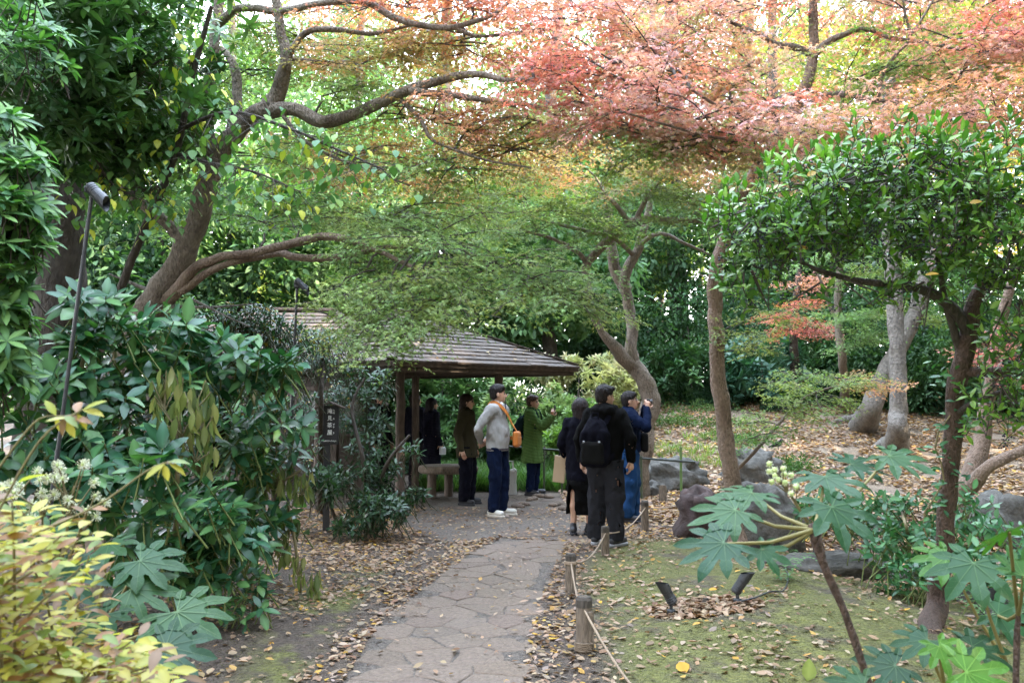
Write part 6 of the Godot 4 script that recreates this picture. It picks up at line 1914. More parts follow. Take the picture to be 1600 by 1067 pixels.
func build_fittings() -> void:
	# lamp poles
	var a := thing("lamp_pole", "tall black pole with a barrel spotlight leaning before the dark evergreen at left", "lamp")
	var foot := pt(35, 1129, 4.4)
	foot.y = ground_y(foot.x, foot.z)
	var head := pt(143, 302, 4.4)
	var g := Geo.new()
	g.tube(PackedVector3Array([foot, foot.lerp(head, 0.5), foot.lerp(head, 0.505), head]), PackedFloat32Array([0.0125, 0.012, 0.010, 0.0095]), 10)
	put("pole", g.mesh(), plain(Color(0.03, 0.031, 0.036), 0.35), a)
	var br := Geo.new()
	br.box(aim(head + Vector3(-0.01, 0.02, 0), Vector3(1, 0.2, 0)), Vector3(0.04, 0.04, 0.04), Color.WHITE, 0.008)
	put("bracket", br.mesh(), M.black, a)
	spot_head(a, pt(138, 290, 4.37), pt(172, 325, 4.345) - pt(138, 290, 4.37), 0.155, 0.031)
	var b := thing("lamp_pole", "thin black pole with a barrel spotlight in front of the tea house roof", "lamp")
	foot = pt(444, 887, 8.4)
	foot.y = ground_y(foot.x, foot.z)
	head = pt(464, 446, 8.4)
	g = Geo.new()
	g.rod(foot, head, 0.016, 0.012, 10)
	put("pole", g.mesh(), M.black, b)
	br = Geo.new()
	br.box(aim(head, Vector3(1, 0.2, 0)), Vector3(0.05, 0.05, 0.05), Color.WHITE, 0.008)
	put("bracket", br.mesh(), M.black, b)
	spot_head(b, pt(462, 437, 8.38), pt(487, 460, 8.36) - pt(462, 437, 8.38), 0.19, 0.033)
	# spotlights on the bank
	for q in [[1049, 960, -0.42, 0.75, "black ground spotlight tilted left on the mossy bank", 0.20], [1153, 943, 0.45, 0.72, "black ground spotlight tilted right on the mossy bank, beside a heap of leaves", 0.20], [1277, 886, 0.05, 0.9, "black ground spotlight behind the bare fatsia stem, with looped cables", 0.17], [1541, 968, 0.3, 0.9, "black ground spotlight half hidden behind the leaves at the right edge", 0.18]]:
		var s := thing("ground_spotlight", q[4], "spotlight", Vector3.ZERO, 0.0, "black spotlights on the mossy bank")
		var p := on_ground(q[0], q[1])
		g = Geo.new()
		g.lathe(PackedVector2Array([Vector2(0.032, -0.05), Vector2(0.032, 0.03), Vector2(0.026, 0.036), Vector2(0.012, 0.04), Vector2(0.012, 0.085), Vector2(0.02, 0.09), Vector2(0.02, 0.11), Vector2(0.0, 0.115)]), 12, Transform3D(Basis.IDENTITY, p))
		put("stand", g.mesh(), M.black, s)
		var dir := Vector3(q[2], q[3], 0.12).normalized()
		spot_head(s, p + Vector3(0, 0.105, 0) - dir * 0.035 - Vector3(signf(q[2]) * 0.0, 0, 0), dir, q[5], 0.04)
	var cab := thing("lamp_cable", "black cable looping over the moss between the spotlights", "cable")
	for rows in [[[1153, 945], [1180, 940], [1205, 930], [1225, 925], [1233, 905], [1228, 890], [1245, 880], [1262, 876], [1277, 886]], [[1240, 868], [1255, 860], [1275, 862], [1270, 875], [1250, 878], [1242, 870], [1262, 866]], [[1277, 886], [1300, 880], [1330, 885]]]:
		var p := PackedVector3Array()
		var r := PackedFloat32Array()
		for q in rows:
			p.append(on_ground(q[0], q[1]) + Vector3(0, 0.012 + rr(0, 0.02), 0))
			r.append(0.006)
		var sm := smooth_line(p, r, 5)
		g = Geo.new()
		g.tube(sm[0], sm[1], 6)
		put("cable", g.mesh(), M.black, cab)
	# rope posts along the path
	var tops := []
	for q in [[913, 1018, 26, 934, "nearest rope post, round and dark topped with a pale split face"], [892, 926, 17, 866, "rope post second from the front, rope wound round its top"], [946, 868, 13, 823, "rope post at the feet of the man with the black backpack"], [1008, 830, 12, 783, "rope post farthest along the rope, before the reddish boulder"]]:
		var p := on_ground(q[0], q[1])
		var d := seen_at(p).z
		var h: float = (q[1] - q[3]) * d / F
		var r: float = q[2] * 0.5 * d / F
		var t := thing("rope_post", q[4], "post", p, 0.0, "wooden posts that carry the rope")
		g = Geo.new()
		g.tube(PackedVector3Array([Vector3(0, -0.08, 0), Vector3(0, h * 0.5, 0), Vector3(0, h - 0.012, 0), Vector3(0, h, 0)]), PackedFloat32Array([r, r, r * 0.97, r * 0.8]), 14, Color.WHITE, 0.04)
		put("post", g.mesh(), M.post, t)
		g = Geo.new()
		g.lathe(PackedVector2Array([Vector2(r * 1.01, h - 0.06), Vector2(r * 1.02, h - 0.014), Vector2(r * 0.84, h + 0.003), Vector2(0, h + 0.006)]), 14, Transform3D.IDENTITY, Color(0.4, 0.42, 0.45))
		put("weathered_top", g.mesh(), M.post, t)
		if q[0] == 913:
			g = Geo.new()
			g.box(Transform3D(Basis(Vector3.UP, 0.5), Vector3(r * 0.62, h * 0.38, r * 0.55)), Vector3(r * 0.9, h * 0.75, r * 0.5), Color(2.4, 2.3, 2.2), 0.004)
			put("split_face", g.mesh(), M.post, t)
			for i in 5:
				g = Geo.new()
				var ring := PackedVector3Array()
				for k in 17: ring.append(Vector3(cos(TAU * k / 16.0) * r * 1.12, 0.015 + i * 0.011, sin(TAU * k / 16.0) * r * 1.12))
				g.tube(ring, PackedFloat32Array(range(17).map(func(_i): return 0.006)), 5, tone(Color.WHITE, 0.6))
				put("rope_winding", g.mesh(), M.rope, t)
		tops.append(p + Vector3(0, h * 0.78, r * 0.9))
		if q[0] == 892:
			for i in 2:
				g = Geo.new()
				var ring := PackedVector3Array()
				for k in 17: ring.append(Vector3(cos(TAU * k / 16.0) * r * 1.1, h * 0.76 + i * 0.013, sin(TAU * k / 16.0) * r * 1.1))
				g.tube(ring, PackedFloat32Array(range(17).map(func(_i): return 0.007)), 5)
				put("rope_winding", g.mesh(), M.rope, t)
	var rope := thing("rope", "thin brown rope sagging from post to post beside the path", "rope")
	tops.push_front(pt(1035, 1125, 4.6))
	tops.append(pt(1090, 775, 11.6))
	for i in tops.size() - 1:
		var p := PackedVector3Array()
		var r := PackedFloat32Array()
		for k in 13:
			var u := k / 12.0
			var m: Vector3 = tops[i].lerp(tops[i + 1], u) - Vector3(0, sin(PI * u) * 0.05 * tops[i].distance_to(tops[i + 1]), 0)
			p.append(m)
			r.append(0.0075 + 0.0012 * sin(k * 2.0))
		g = Geo.new()
		g.tube(p, r, 6)
		put("rope_span", g.mesh(), M.rope, rope)
	var stp := on_ground(1036, 784)
	g = Geo.new()
	g.tube(PackedVector3Array([stp - Vector3(0, 0.05, 0), stp + Vector3(0, 0.12, 0), stp + Vector3(0, 0.24, 0)]), PackedFloat32Array([0.065, 0.06, 0.055]), 12, Color(1.3, 1.2, 1.0), 0.05)
	tag(put("wooden_stump", g.mesh(), M.post, self), "short wooden stump standing in front of the flat boulder", "post")
	# bamboo railing
	var rl := thing("bamboo_railing", "low dark bamboo railing on thin posts between court and water", "railing")
	var line := [pt(770, 696, 15.4), pt(800, 698, 15.2), pt(892, 705, 14.6), pt(1002, 716, 13.7), pt(1086, 722, 13.0)]
	for i in 4:
		g = Geo.new()
		g.rod(line[i], line[i + 1], 0.018, 0.018, 8)
		put("rail", g.mesh(), plain(Color(0.02, 0.025, 0.018), 0.5), rl)
	for q in [[794, 15.2, 0.75], [850, 14.9, 0.72], [878, 14.7, 0.72], [1002, 13.7, 0.68], [1064, 13.2, 0.84]]:
		var p := pt(q[0], 700, q[1])
		var y := ground_y(p.x, p.z)
		g = Geo.new()
		for k in 4: g.rod(Vector3(p.x, y - 0.05 + (q[2] + 0.05) * k / 4.0, p.z), Vector3(p.x, y - 0.053 + (q[2] + 0.05) * (k + 1) / 4.0, p.z), 0.02, 0.0185, 9, Color.WHITE)
		put("post", g.mesh(), plain(Color(0.07, 0.13, 0.03) if q[0] == 1064 else Color(0.03, 0.045, 0.02), 0.4), rl)
	# sign
	var c := pt(515, 664, 10.6)
	var s := thing("name_sign", "dark wooden name sign with little roof and white lettering on a black post", "sign", Vector3(c.x, ground_y(c.x, c.z), c.z), 0.12)
	var cy := c.y - ground_y(c.x, c.z)
	var dark := grained(Color(0.022, 0.02, 0.022), 0.3, 0.03, Vector3(4, 1, 4), 0.6, 0.2, 31)
	g = Geo.new()
	g.box(Transform3D(Basis.IDENTITY, Vector3(0, cy, 0)), Vector3(0.21, 0.46, 0.05), Color.WHITE, 0.005)
	put("board", g.mesh(), dark, s)
	g = Geo.new()
	for sg in [-1.0, 1.0]:
		g.box(Transform3D(Basis(Vector3(0, 0, 1), -sg * 0.38), Vector3(sg * 0.083, cy + 0.235, 0)), Vector3(0.2, 0.022, 0.14), Color(1.3, 1.25, 1.2), 0.004)
	put("roof_cap", g.mesh(), M.timber, s)
	g = Geo.new()
	g.box(Transform3D(Basis.IDENTITY, Vector3(-0.03, (cy - 0.23) * 0.5, -0.012)), Vector3(0.075, cy - 0.23, 0.06), Color.WHITE, 0.006)
	put("post", g.mesh(), dark, s)
	var ink := plain(Color(0.8, 0.8, 0.78), 0.6)
	var big := [
		[[1, 1, 2, 2.2], [0.5, 4, 1.7, 5], [0.6, 9.4, 2.2, 6.5], [6.2, 0, 6.6, 1.3], [3.5, 1.8, 9.5, 1.8], [4.8, 2.2, 5.2, 3.6], [8, 2.2, 7.5, 3.6], [3, 4, 10, 4], [4, 5, 9, 5], [9, 5, 9, 8], [4, 5, 4, 8], [4, 6.5, 9, 6.5], [4, 8, 9, 8], [6.5, 4.4, 6.5, 9.6], [6.5, 9.6, 10, 9.6], [10, 9.6, 10, 8.5]],
		[[2.5, 0.5, 7.5, 0.5], [2.5, 0.5, 2.5, 6], [7.5, 0.5, 7.5, 6], [2.5, 2.3, 7.5, 2.3], [2.5, 4.2, 7.5, 4.2], [2.5, 6, 7.5, 6], [4, 6, 3.5, 8], [3.5, 8, 1, 9.8], [6, 6, 6, 9], [6, 9, 9.5, 9.3], [9.5, 9.3, 9.5, 8]],
		[[0.5, 1.5, 9.5, 1.5], [3.2, 0, 3.2, 3], [6.8, 0, 6.8, 3], [5, 2.6, 0.5, 6], [5, 2.6, 9.5, 6], [2, 6.5, 8, 6.5], [5, 5, 5, 10], [3.2, 7.5, 1.8, 9.2], [6.8, 7.5, 8.4, 9.2]],
		[[2, 0.8, 9, 0.8], [9, 0.8, 9, 2.8], [2, 2.8, 9, 2.8], [2, 0.8, 2, 6], [2, 6, 0.5, 10], [3, 4.2, 9.5, 4.2], [5.5, 4.2, 4, 6.2], [4, 6.2, 8.5, 6], [7.5, 5.2, 8.8, 6.8], [3.5, 7.7, 9, 7.7], [6.2, 6.4, 6.2, 9.7], [2.5, 9.7, 10, 9.7]]]
	var kana := {
		"ta": [[1, 2, 6, 2], [3.5, 0, 1.5, 9], [6, 4.5, 9, 4.5], [5.5, 8.5, 9.5, 9]], "ki": [[1, 2, 9, 1.6], [1, 4.5, 9, 4], [4, 0, 7.5, 7], [2, 7.5, 7.5, 9.6]], "mi": [[2, 1.5, 5.5, 1.5], [5.5, 1.5, 2, 8], [2, 8, 8, 6], [7.5, 3, 6, 9.5]],
		"di": [[1, 2.5, 8, 2.5], [4, 0, 3, 5.5], [3, 5.5, 7.5, 5.5], [7.5, 5.5, 5, 9.5], [8.5, 0.3, 9.3, 1.3], [9.6, -0.2, 10.4, 0.8]], "ya": [[0.5, 4, 8, 3], [8, 3, 7.5, 5.5], [5, 0.5, 5.5, 2], [3, 1.5, 5.5, 10]]}
	var glyphs := []
	for i in 4: glyphs.append([big[i], 0.0, cy + 0.165 - i * 0.083, 0.0056, 0.0064])
	for q in [["ta", 0.19], ["ki", 0.16], ["mi", 0.092], ["di", 0.024], ["ya", -0.006], ["ya", -0.075]]: glyphs.append([kana[q[0]], 0.047, cy + q[1] - 0.018, 0.0022, 0.0034])
	for q in glyphs:
		g = Geo.new()
		var n := 0
		for k in q[0]:
			var p := Vector3(q[1] + (k[0] - 5.0) * q[3], q[2] - (k[1] - 5.0) * q[3], 0.0265 + 0.0002 * n)
			var e := Vector3(q[1] + (k[2] - 5.0) * q[3], q[2] - (k[3] - 5.0) * q[3], 0.0265 + 0.0002 * n)
			g.box(aim((p + e) * 0.5, e - p, Vector3(0, 0, 1)), Vector3(q[4], 0.002, p.distance_to(e) + q[4]), Color.WHITE)
			n += 1
		put("character", g.mesh(), ink, s)
	var tm := TextMesh.new()
	var f := SystemFont.new()
	f.font_names = PackedStringArray(["Droid Sans"])
	tm.font = f
	tm.text = "Takimi-chaya"
	tm.font_size = 24
	tm.pixel_size = 0.00112
	tm.depth = 0.002
	put("lettering", tm, ink, s, Transform3D(Basis.IDENTITY, Vector3(0.0, cy - 0.185, 0.0265)))
	# crow on the slope
	var bp := on_ground(1217, 703)
	var bird := thing("crow", "small black crow standing on the leafy slope", "bird", bp, 0.9)
	g = Geo.new()
	nets(g, [[0, Vector3(0, 0.12, 0), Vector3(0, 0.09, -0.1), 0.05, 0.035, Vector3(0.9, 1, 1), 0.02, Color(0.012, 0.012, 0.016)], [0, Vector3(0, 0.13, 0.02), Vector3(0, 0.19, 0.06), 0.035, 0.03, Vector3.ONE, 0.02, Color(0.012, 0.012, 0.016)], [0, Vector3(0, 0.08, -0.1), Vector3(0, 0.05, -0.2), 0.025, 0.012, Vector3.ONE, 0.02, Color(0.01, 0.01, 0.014)], [0, Vector3(0, 0.19, 0.08), Vector3(0, 0.18, 0.125), 0.013, 0.004, Vector3.ONE, 0.005, Color(0.02, 0.02, 0.02)]], 0.007, Transform3D.IDENTITY)
	put("body", g.mesh(), M.hair, bird)
	for sx in [-0.02, 0.02]:
		g = Geo.new()
		g.rod(Vector3(sx, 0, 0.0), Vector3(sx, 0.09, -0.01), 0.004, 0.006, 5, Color(0.02, 0.02, 0.02))
		put("leg", g.mesh(), M.hair, bird)


# ---------- bodies: a smooth union of tapered capsules, meshed as surface nets ----------
# a row is kind (0 capsule, 1 ellipsoid, 2 cut capsule, 3 cut ellipsoid, 4 keep above y, 5 keep below y, 6 rounded box), a, b, ra, rb, stretch, blend, colour
func nets(g: Geo, rows: Array, cell: float, tr: Transform3D, fold := 0.0, freq := 9.0) -> void:
	var lo := Vector3.ONE * 1e9
	var hi := -lo
	for r in rows:
		if r[0] == 0:
			var e: Vector3 = r[5] * maxf(r[3], r[4])
			lo = lo.min(r[1] - e).min(r[2] - e)
			hi = hi.max(r[1] + e).max(r[2] + e)
		elif r[0] == 1 or r[0] == 6:
			lo = lo.min(r[1] - r[2])
			hi = hi.max(r[1] + r[2])
	var m := cell * 2.5 + fold
	lo -= Vector3.ONE * m
	hi += Vector3.ONE * m
	var nx := int((hi.x - lo.x) / cell) + 2
	var ny := int((hi.y - lo.y) / cell) + 2
	var nz := int((hi.z - lo.z) / cell) + 2
	var f := PackedFloat32Array()
	f.resize(nx * ny * nz)
	f.fill(0.3)
	var who := PackedInt32Array()
	who.resize(f.size())
	var own := PackedFloat32Array()
	own.resize(f.size())
	own.fill(1.0)
	var above := -1e9
	var below := 1e9
	for ri in rows.size():
		var r: Array = rows[ri]
		var kind: int = r[0]
		if kind == 4:
			above = r[3]
			continue
		if kind == 5:
			below = r[3]
			continue
		var a: Vector3 = r[1]
		var b: Vector3 = r[2]
		var ra: float = r[3]
		var rb: float = r[4]
		var s: Vector3 = r[5]
		var k: float = r[6]
		var pad_ := k + cell * 2.5
		var l2: Vector3
		var h2: Vector3
		if kind == 0 or kind == 2:
			var e := s * maxf(ra, rb) + Vector3.ONE * pad_
			l2 = a.min(b) - e
			h2 = a.max(b) + e
		else:
			l2 = a - b - Vector3.ONE * pad_
			h2 = a + b + Vector3.ONE * pad_
		var x0 := clampi(int((l2.x - lo.x) / cell), 0, nx - 1)
		var x1 := clampi(int((h2.x - lo.x) / cell) + 1, 0, nx - 1)
		var y0 := clampi(int((l2.y - lo.y) / cell), 0, ny - 1)
		var y1 := clampi(int((h2.y - lo.y) / cell) + 1, 0, ny - 1)
		var z0 := clampi(int((l2.z - lo.z) / cell), 0, nz - 1)
		var z1 := clampi(int((h2.z - lo.z) / cell) + 1, 0, nz - 1)
		var ab := (b - a) / s
		var len2 := maxf(ab.length_squared(), 1e-9)
		var smin := minf(s.x, minf(s.y, s.z))
		var inv := Vector3.ONE / s
		var ib := Vector3.ONE / Vector3(maxf(b.x, 1e-4), maxf(b.y, 1e-4), maxf(b.z, 1e-4))
		for z in range(z0, z1 + 1):
			for y in range(y0, y1 + 1):
				var i := x0 + nx * (y + ny * z)
				var p := lo + Vector3(x0, y, z) * cell - a
				for x in range(x0, x1 + 1):
					var d: float
					if kind == 0 or kind == 2:
						var q := p * inv
						var t := clampf(q.dot(ab) / len2, 0.0, 1.0)
						d = ((q - ab * t).length() - ra - (rb - ra) * t) * smin
					elif kind == 6:
						var q := p.abs() - b + Vector3.ONE * ra
						d = q.max(Vector3.ZERO).length() + minf(maxf(q.x, maxf(q.y, q.z)), 0.0) - ra
					else:
						var q := p * ib
						var k0 := q.length()
						d = k0 * (k0 - 1.0) / maxf((q * ib).length(), 1e-5)
					var c := f[i]
					if kind == 2 or kind == 3:
						var h := maxf(k - absf(c + d), 0.0) / maxf(k, 1e-6)
						f[i] = maxf(c, -d) + h * h * k * 0.25
					else:
						if d < own[i]:
							own[i] = d
							who[i] = ri
						var h := maxf(k - absf(c - d), 0.0) / maxf(k, 1e-6)
						f[i] = minf(c, d) - h * h * k * 0.25
					i += 1
					p.x += cell
	if fold > 0.0 or above > -1e8 or below < 1e8:
		var reach := cell * 3.0
		for z in nz:
			for y in ny:
				var i := nx * (y + ny * z)
				var wy := lo.y + y * cell
				for x in nx:
					var c := f[i]
					if c < reach:
						if fold > 0.0 and c > -reach:
							c += fold * bumps.get_noise_3d((lo.x + x * cell) * freq, wy * freq * 0.6, (lo.z + z * cell) * freq)
						c = maxf(c, maxf(above - wy, wy - below))
						f[i] = c
					i += 1
	var at := {}
	var near := cell * 1.9
	var sy := nx
	var sz := nx * ny
	var first := g.v.size()
	var off := PackedInt32Array([0, 1, sy, sy + 1, sz, sz + 1, sz + sy, sz + sy + 1])
	var edges := [[0, 1], [2, 3], [4, 5], [6, 7], [0, 2], [1, 3], [4, 6], [5, 7], [0, 4], [1, 5], [2, 6], [3, 7]]
	for z in nz - 1:
		for y in ny - 1:
			var i := sy * y + sz * z - 1
			for x in nx - 1:
				i += 1
				var c0 := f[i]
				if c0 > near or c0 < -near: continue
				var neg := 0
				for o in off:
					if f[i + o] < 0.0: neg += 1
				if neg == 0 or neg == 8: continue
				var sum := Vector3.ZERO
				var cnt := 0
				for e in edges:
					var u := f[i + off[e[0]]]
					var w := f[i + off[e[1]]]
					if (u < 0.0) == (w < 0.0): continue
					var t := u / (u - w)
					var pa := Vector3(e[0] & 1, (e[0] >> 1) & 1, e[0] >> 2)
					var pb := Vector3(e[1] & 1, (e[1] >> 1) & 1, e[1] >> 2)
					sum += pa.lerp(pb, t)
					cnt += 1
				var p := lo + (Vector3(x, y, z) + sum / cnt) * cell
				at[i] = g.v.size()
				var r: Array = rows[who[i]]
				g.vert(tr * p, Vector3.ZERO, r[7])
	for i in at:
		# one quad round each crossed edge that starts at this corner
		var s0 := f[i] < 0.0
		if at.has(i - sy) and at.has(i - sz) and at.has(i - sy - sz) and s0 != (f[i + 1] < 0.0):
			_quad(g, at[i], at[i - sy], at[i - sy - sz], at[i - sz], s0)
		if at.has(i - 1) and at.has(i - sz) and at.has(i - 1 - sz) and s0 != (f[i + sy] < 0.0):
			_quad(g, at[i], at[i - sz], at[i - 1 - sz], at[i - 1], s0)
		if at.has(i - 1) and at.has(i - sy) and at.has(i - 1 - sy) and s0 != (f[i + sz] < 0.0):
			_quad(g, at[i], at[i - 1], at[i - 1 - sy], at[i - sy], s0)
	for i in range(first, g.n.size()): g.n[i] = g.n[i].normalized()


func _quad(g: Geo, a: int, b: int, c: int, d: int, inside: bool) -> void:
	# counter-clockwise a b c d when the corner is inside
	var n := (g.v[b] - g.v[a]).cross(g.v[c] - g.v[a]) + (g.v[c] - g.v[a]).cross(g.v[d] - g.v[a])
	if inside:
		g.ix.append_array(PackedInt32Array([a, c, b, a, d, c]))
	else:
		n = -n
		g.ix.append_array(PackedInt32Array([a, b, c, a, c, d]))
	for i in [a, b, c, d]: g.n[i] += n


func cap(a: Vector3, b: Vector3, ra: float, rb: float, col: Color, k := 0.03, s := Vector3.ONE) -> Array:
	return [0, a, b, ra, rb, s, k, col]


func egg(c: Vector3, r: Vector3, col: Color, k := 0.02) -> Array:
	return [1, c, r, 0.0, 0.0, Vector3.ONE, k, col]


func head_rows(skin: Color, dark: Color, woman: bool) -> Array:
	var j := 0.9 if woman else 1.0
	var lip := Color(skin.r * 0.8, skin.g * 0.5, skin.b * 0.5)
	return [egg(Vector3(0, 0.035, -0.012), Vector3(0.074, 0.086, 0.093), skin), egg(Vector3(0, -0.03, 0.028), Vector3(0.058, 0.082, 0.062), skin, 0.03), egg(Vector3(0, -0.088, 0.045), Vector3(0.034 * j, 0.026, 0.032), skin, 0.03),
		cap(Vector3(0, 0.005, 0.088), Vector3(0, -0.03, 0.105), 0.008, 0.013, skin, 0.012), egg(Vector3(0.012, -0.034, 0.093), Vector3(0.009, 0.008, 0.011), skin, 0.008), egg(Vector3(-0.012, -0.034, 0.093), Vector3(0.009, 0.008, 0.011), skin, 0.008),
		egg(Vector3(0.077, -0.008, -0.008), Vector3(0.011, 0.031, 0.02), skin, 0.008), egg(Vector3(-0.077, -0.008, -0.008), Vector3(0.011, 0.031, 0.02), skin, 0.008),
		egg(Vector3(0, -0.062, 0.084), Vector3(0.023, 0.008, 0.011), lip, 0.006), egg(Vector3(0.03, 0.006, 0.077), Vector3(0.014, 0.007, 0.009), dark, 0.004), egg(Vector3(-0.03, 0.006, 0.077), Vector3(0.014, 0.007, 0.009), dark, 0.004),
		cap(Vector3(0.016, 0.028, 0.083), Vector3(0.046, 0.026, 0.071), 0.004, 0.003, dark, 0.004), cap(Vector3(-0.016, 0.028, 0.083), Vector3(-0.046, 0.026, 0.071), 0.004, 0.003, dark, 0.004),
		cap(Vector3(0, -0.05, -0.022), Vector3(0, -0.19, -0.035), 0.05 * j, 0.056 * j, skin, 0.03)]


func hand_rows(w: Vector3, dir: Vector3, palm: Vector3, thumb_side: float, curl: float, skin: Color) -> Array:   # wrist, the way the hand points, the palm's outward normal
	var d := dir.normalized()
	var n := (palm - d * palm.dot(d)).normalized()
	var s := d.cross(n) * thumb_side
	var rows := [cap(w - d * 0.03, w + d * 0.075, 0.026, 0.034, skin, 0.015)]
	for i in 4:
		var base := w + d * 0.08 + s * (0.027 - i * 0.018)
		var l: float = [0.04, 0.045, 0.042, 0.032][i]
		var d1 := (d * cos(curl) + n * sin(curl)).normalized()
		var d2 := (d * cos(curl * 2.2) + n * sin(curl * 2.2)).normalized()
		rows.append(cap(base, base + d1 * l, 0.0095, 0.009, skin, 0.006))
		rows.append(cap(base + d1 * l, base + d1 * l + d2 * l * 0.9, 0.009, 0.0075, skin, 0.004))
	var tb := w + d * 0.02 + s * 0.028
	var td := (d * 0.6 + s * 0.7 + n * 0.35).normalized()
	rows.append(cap(tb, tb + td * 0.038, 0.012, 0.01, skin, 0.01))
	rows.append(cap(tb + td * 0.038, tb + td * 0.038 + (td + d * 0.5 + n * 0.4 * curl).normalized() * 0.03, 0.01, 0.008, skin, 0.004))
	return rows


const SKIN := Color(0.44, 0.25, 0.17)
const HAIR := Color(0.014, 0.011, 0.010)


func person(label: String, px: float, py: float, h: float, yaw: float, o: Dictionary) -> Node3D:
	var at := on_ground(px, py)
	at.y += 0.022
	var t := thing("person", label, "person", at, deg_to_rad(yaw), "visitors at the pavilion")
	t.scale = Vector3.ONE * (h / 1.7)
	var woman: bool = o.get("woman", false)
	var sw := 0.168 if woman else 0.19
	var feet: Array = o.get("feet", [Vector3(0.1, 0, 0.02), Vector3(-0.1, 0, -0.02)])
	var arms: Array = o.get("arms", [[Vector3(0.25, 1.1, -0.04), Vector3(0.24, 0.85, 0.06)], [Vector3(-0.25, 1.1, -0.04), Vector3(-0.24, 0.85, 0.06)]])
	var lean: Vector3 = o.get("lean", Vector3.ZERO)
	var sh := [Vector3(sw, 1.375, 0) + lean, Vector3(-sw, 1.375, 0) + lean]
	var hip := [Vector3(0.088, 0.89, 0), Vector3(-0.088, 0.89, 0)]
	var ank := [feet[0] + Vector3(0, 0.08, 0), feet[1] + Vector3(0, 0.08, 0)]
	var knee := []
	for i in 2: knee.append(hip[i].lerp(ank[i], 0.5) + Vector3(0, 0, 0.025))
	var head := Vector3(0, 1.582, 0.015) + lean * 1.2
	var hy: float = deg_to_rad(o.get("look", 0.0))
	var ht := Transform3D(Basis(Vector3.UP, hy) * Basis(Vector3.RIGHT, deg_to_rad(o.get("nod", 0.0))), head)
	# the body
	var g := Geo.new()
	var body := [cap(Vector3(0, 1.0, 0), Vector3(0, 1.3, 0) + lean, 0.12, 0.13, SKIN, 0.04, Vector3(1, 1, 0.62)), cap(sh[0] - Vector3(0.04, 0.01, 0), sh[1] + Vector3(0.04, -0.01, 0), 0.045, 0.045, SKIN, 0.05), cap(hip[0], hip[1], 0.07, 0.07, SKIN, 0.04), cap(Vector3(0, 1.35, 0) + lean, head - Vector3(0, 0.13, 0.02), 0.05, 0.048, SKIN, 0.03)]
	for i in 2:
		body.append(cap(sh[i], arms[i][0], 0.042, 0.036, SKIN))
		body.append(cap(arms[i][0], arms[i][1], 0.036, 0.025, SKIN, 0.015))
		body.append(cap(hip[i], knee[i], 0.06, 0.042, SKIN))
		body.append(cap(knee[i], knee[i].lerp(ank[i], 0.35) - Vector3(0, 0, 0.012), 0.048, 0.05, SKIN, 0.02))
		body.append(cap(knee[i].lerp(ank[i], 0.35) - Vector3(0, 0, 0.012), ank[i], 0.05, 0.034, SKIN, 0.02))
		body.append(cap(ank[i] - Vector3(0, 0.03, 0.01), feet[i] + Vector3(0, 0.035, 0.08), 0.028, 0.02, SKIN, 0.02))
	nets(g, body, 0.017, Transform3D.IDENTITY)
	nets(g, head_rows(SKIN, HAIR, woman), 0.0055, ht)
	for i in 2:
		var dir: Vector3 = arms[i][1] - arms[i][0]
		var palm: Vector3 = arms[i][3] if arms[i].size() > 3 else Vector3(1 if i else -1, 0, 0)
		if arms[i].size() > 2: dir = arms[i][2]
		nets(g, hand_rows(arms[i][1], dir, palm, 1.0 if i == 0 else -1.0, o.get("curl", 0.35), SKIN), 0.0062, Transform3D.IDENTITY)
	put("body", g.mesh(), M.skin, t)
	# hair
	g = Geo.new()
	var hr: Array
	if o.get("hair", "short") == "long":
		hr = [egg(Vector3(0, 0.045, -0.022), Vector3(0.09, 0.09, 0.104), HAIR), cap(Vector3(0.05, 0.0, -0.045), Vector3(0.075, -0.2, -0.06), 0.045, 0.04, HAIR, 0.04), cap(Vector3(-0.05, 0.0, -0.045), Vector3(-0.075, -0.2, -0.06), 0.045, 0.04, HAIR, 0.04), cap(Vector3(0, 0, -0.075), Vector3(0, o.get("tress", -0.3), -0.1), 0.075, 0.06, HAIR, 0.05, Vector3(1.2, 1, 0.7)),
			[3, Vector3(0, -0.055, 0.1), Vector3(0.062, 0.1, 0.075), 0.0, 0.0, Vector3.ONE, 0.015, HAIR]]
	elif o.get("hair", "short") == "bob":
		hr = [egg(Vector3(0, 0.04, -0.02), Vector3(0.09, 0.09, 0.103), HAIR), cap(Vector3(0.06, 0, -0.02), Vector3(0.075, -0.11, -0.02), 0.04, 0.03, HAIR, 0.04), cap(Vector3(-0.06, 0, -0.02), Vector3(-0.075, -0.11, -0.02), 0.04, 0.03, HAIR, 0.04), cap(Vector3(0, 0, -0.07), Vector3(0, -0.12, -0.085), 0.07, 0.05, HAIR, 0.05, Vector3(1.3, 1, 0.8)),
			[3, Vector3(0, -0.05, 0.1), Vector3(0.062, 0.1, 0.075), 0.0, 0.0, Vector3.ONE, 0.015, HAIR]]
	else:
		hr = [egg(Vector3(0, 0.058, -0.018), Vector3(0.087, 0.082, 0.102), HAIR), egg(Vector3(0, 0.0, -0.05), Vector3(0.076, 0.085, 0.068), HAIR, 0.03), cap(Vector3(-0.05, 0.09, 0.06), Vector3(0.05, 0.092, 0.06), 0.024, 0.024, HAIR, 0.03),
			[3, Vector3(0, -0.045, 0.075), Vector3(0.095, 0.098, 0.07), 0.0, 0.0, Vector3.ONE, 0.01, HAIR], [3, Vector3(0, -0.115, -0.05), Vector3(0.09, 0.055, 0.1), 0.0, 0.0, Vector3.ONE, 0.02, HAIR]]
	var hc: Color = o.get("hair_color", HAIR)
	for r in hr: r[7] = hc
	nets(g, hr, 0.0052, ht, 0.004, 45.0)
	var on := g.v.size()
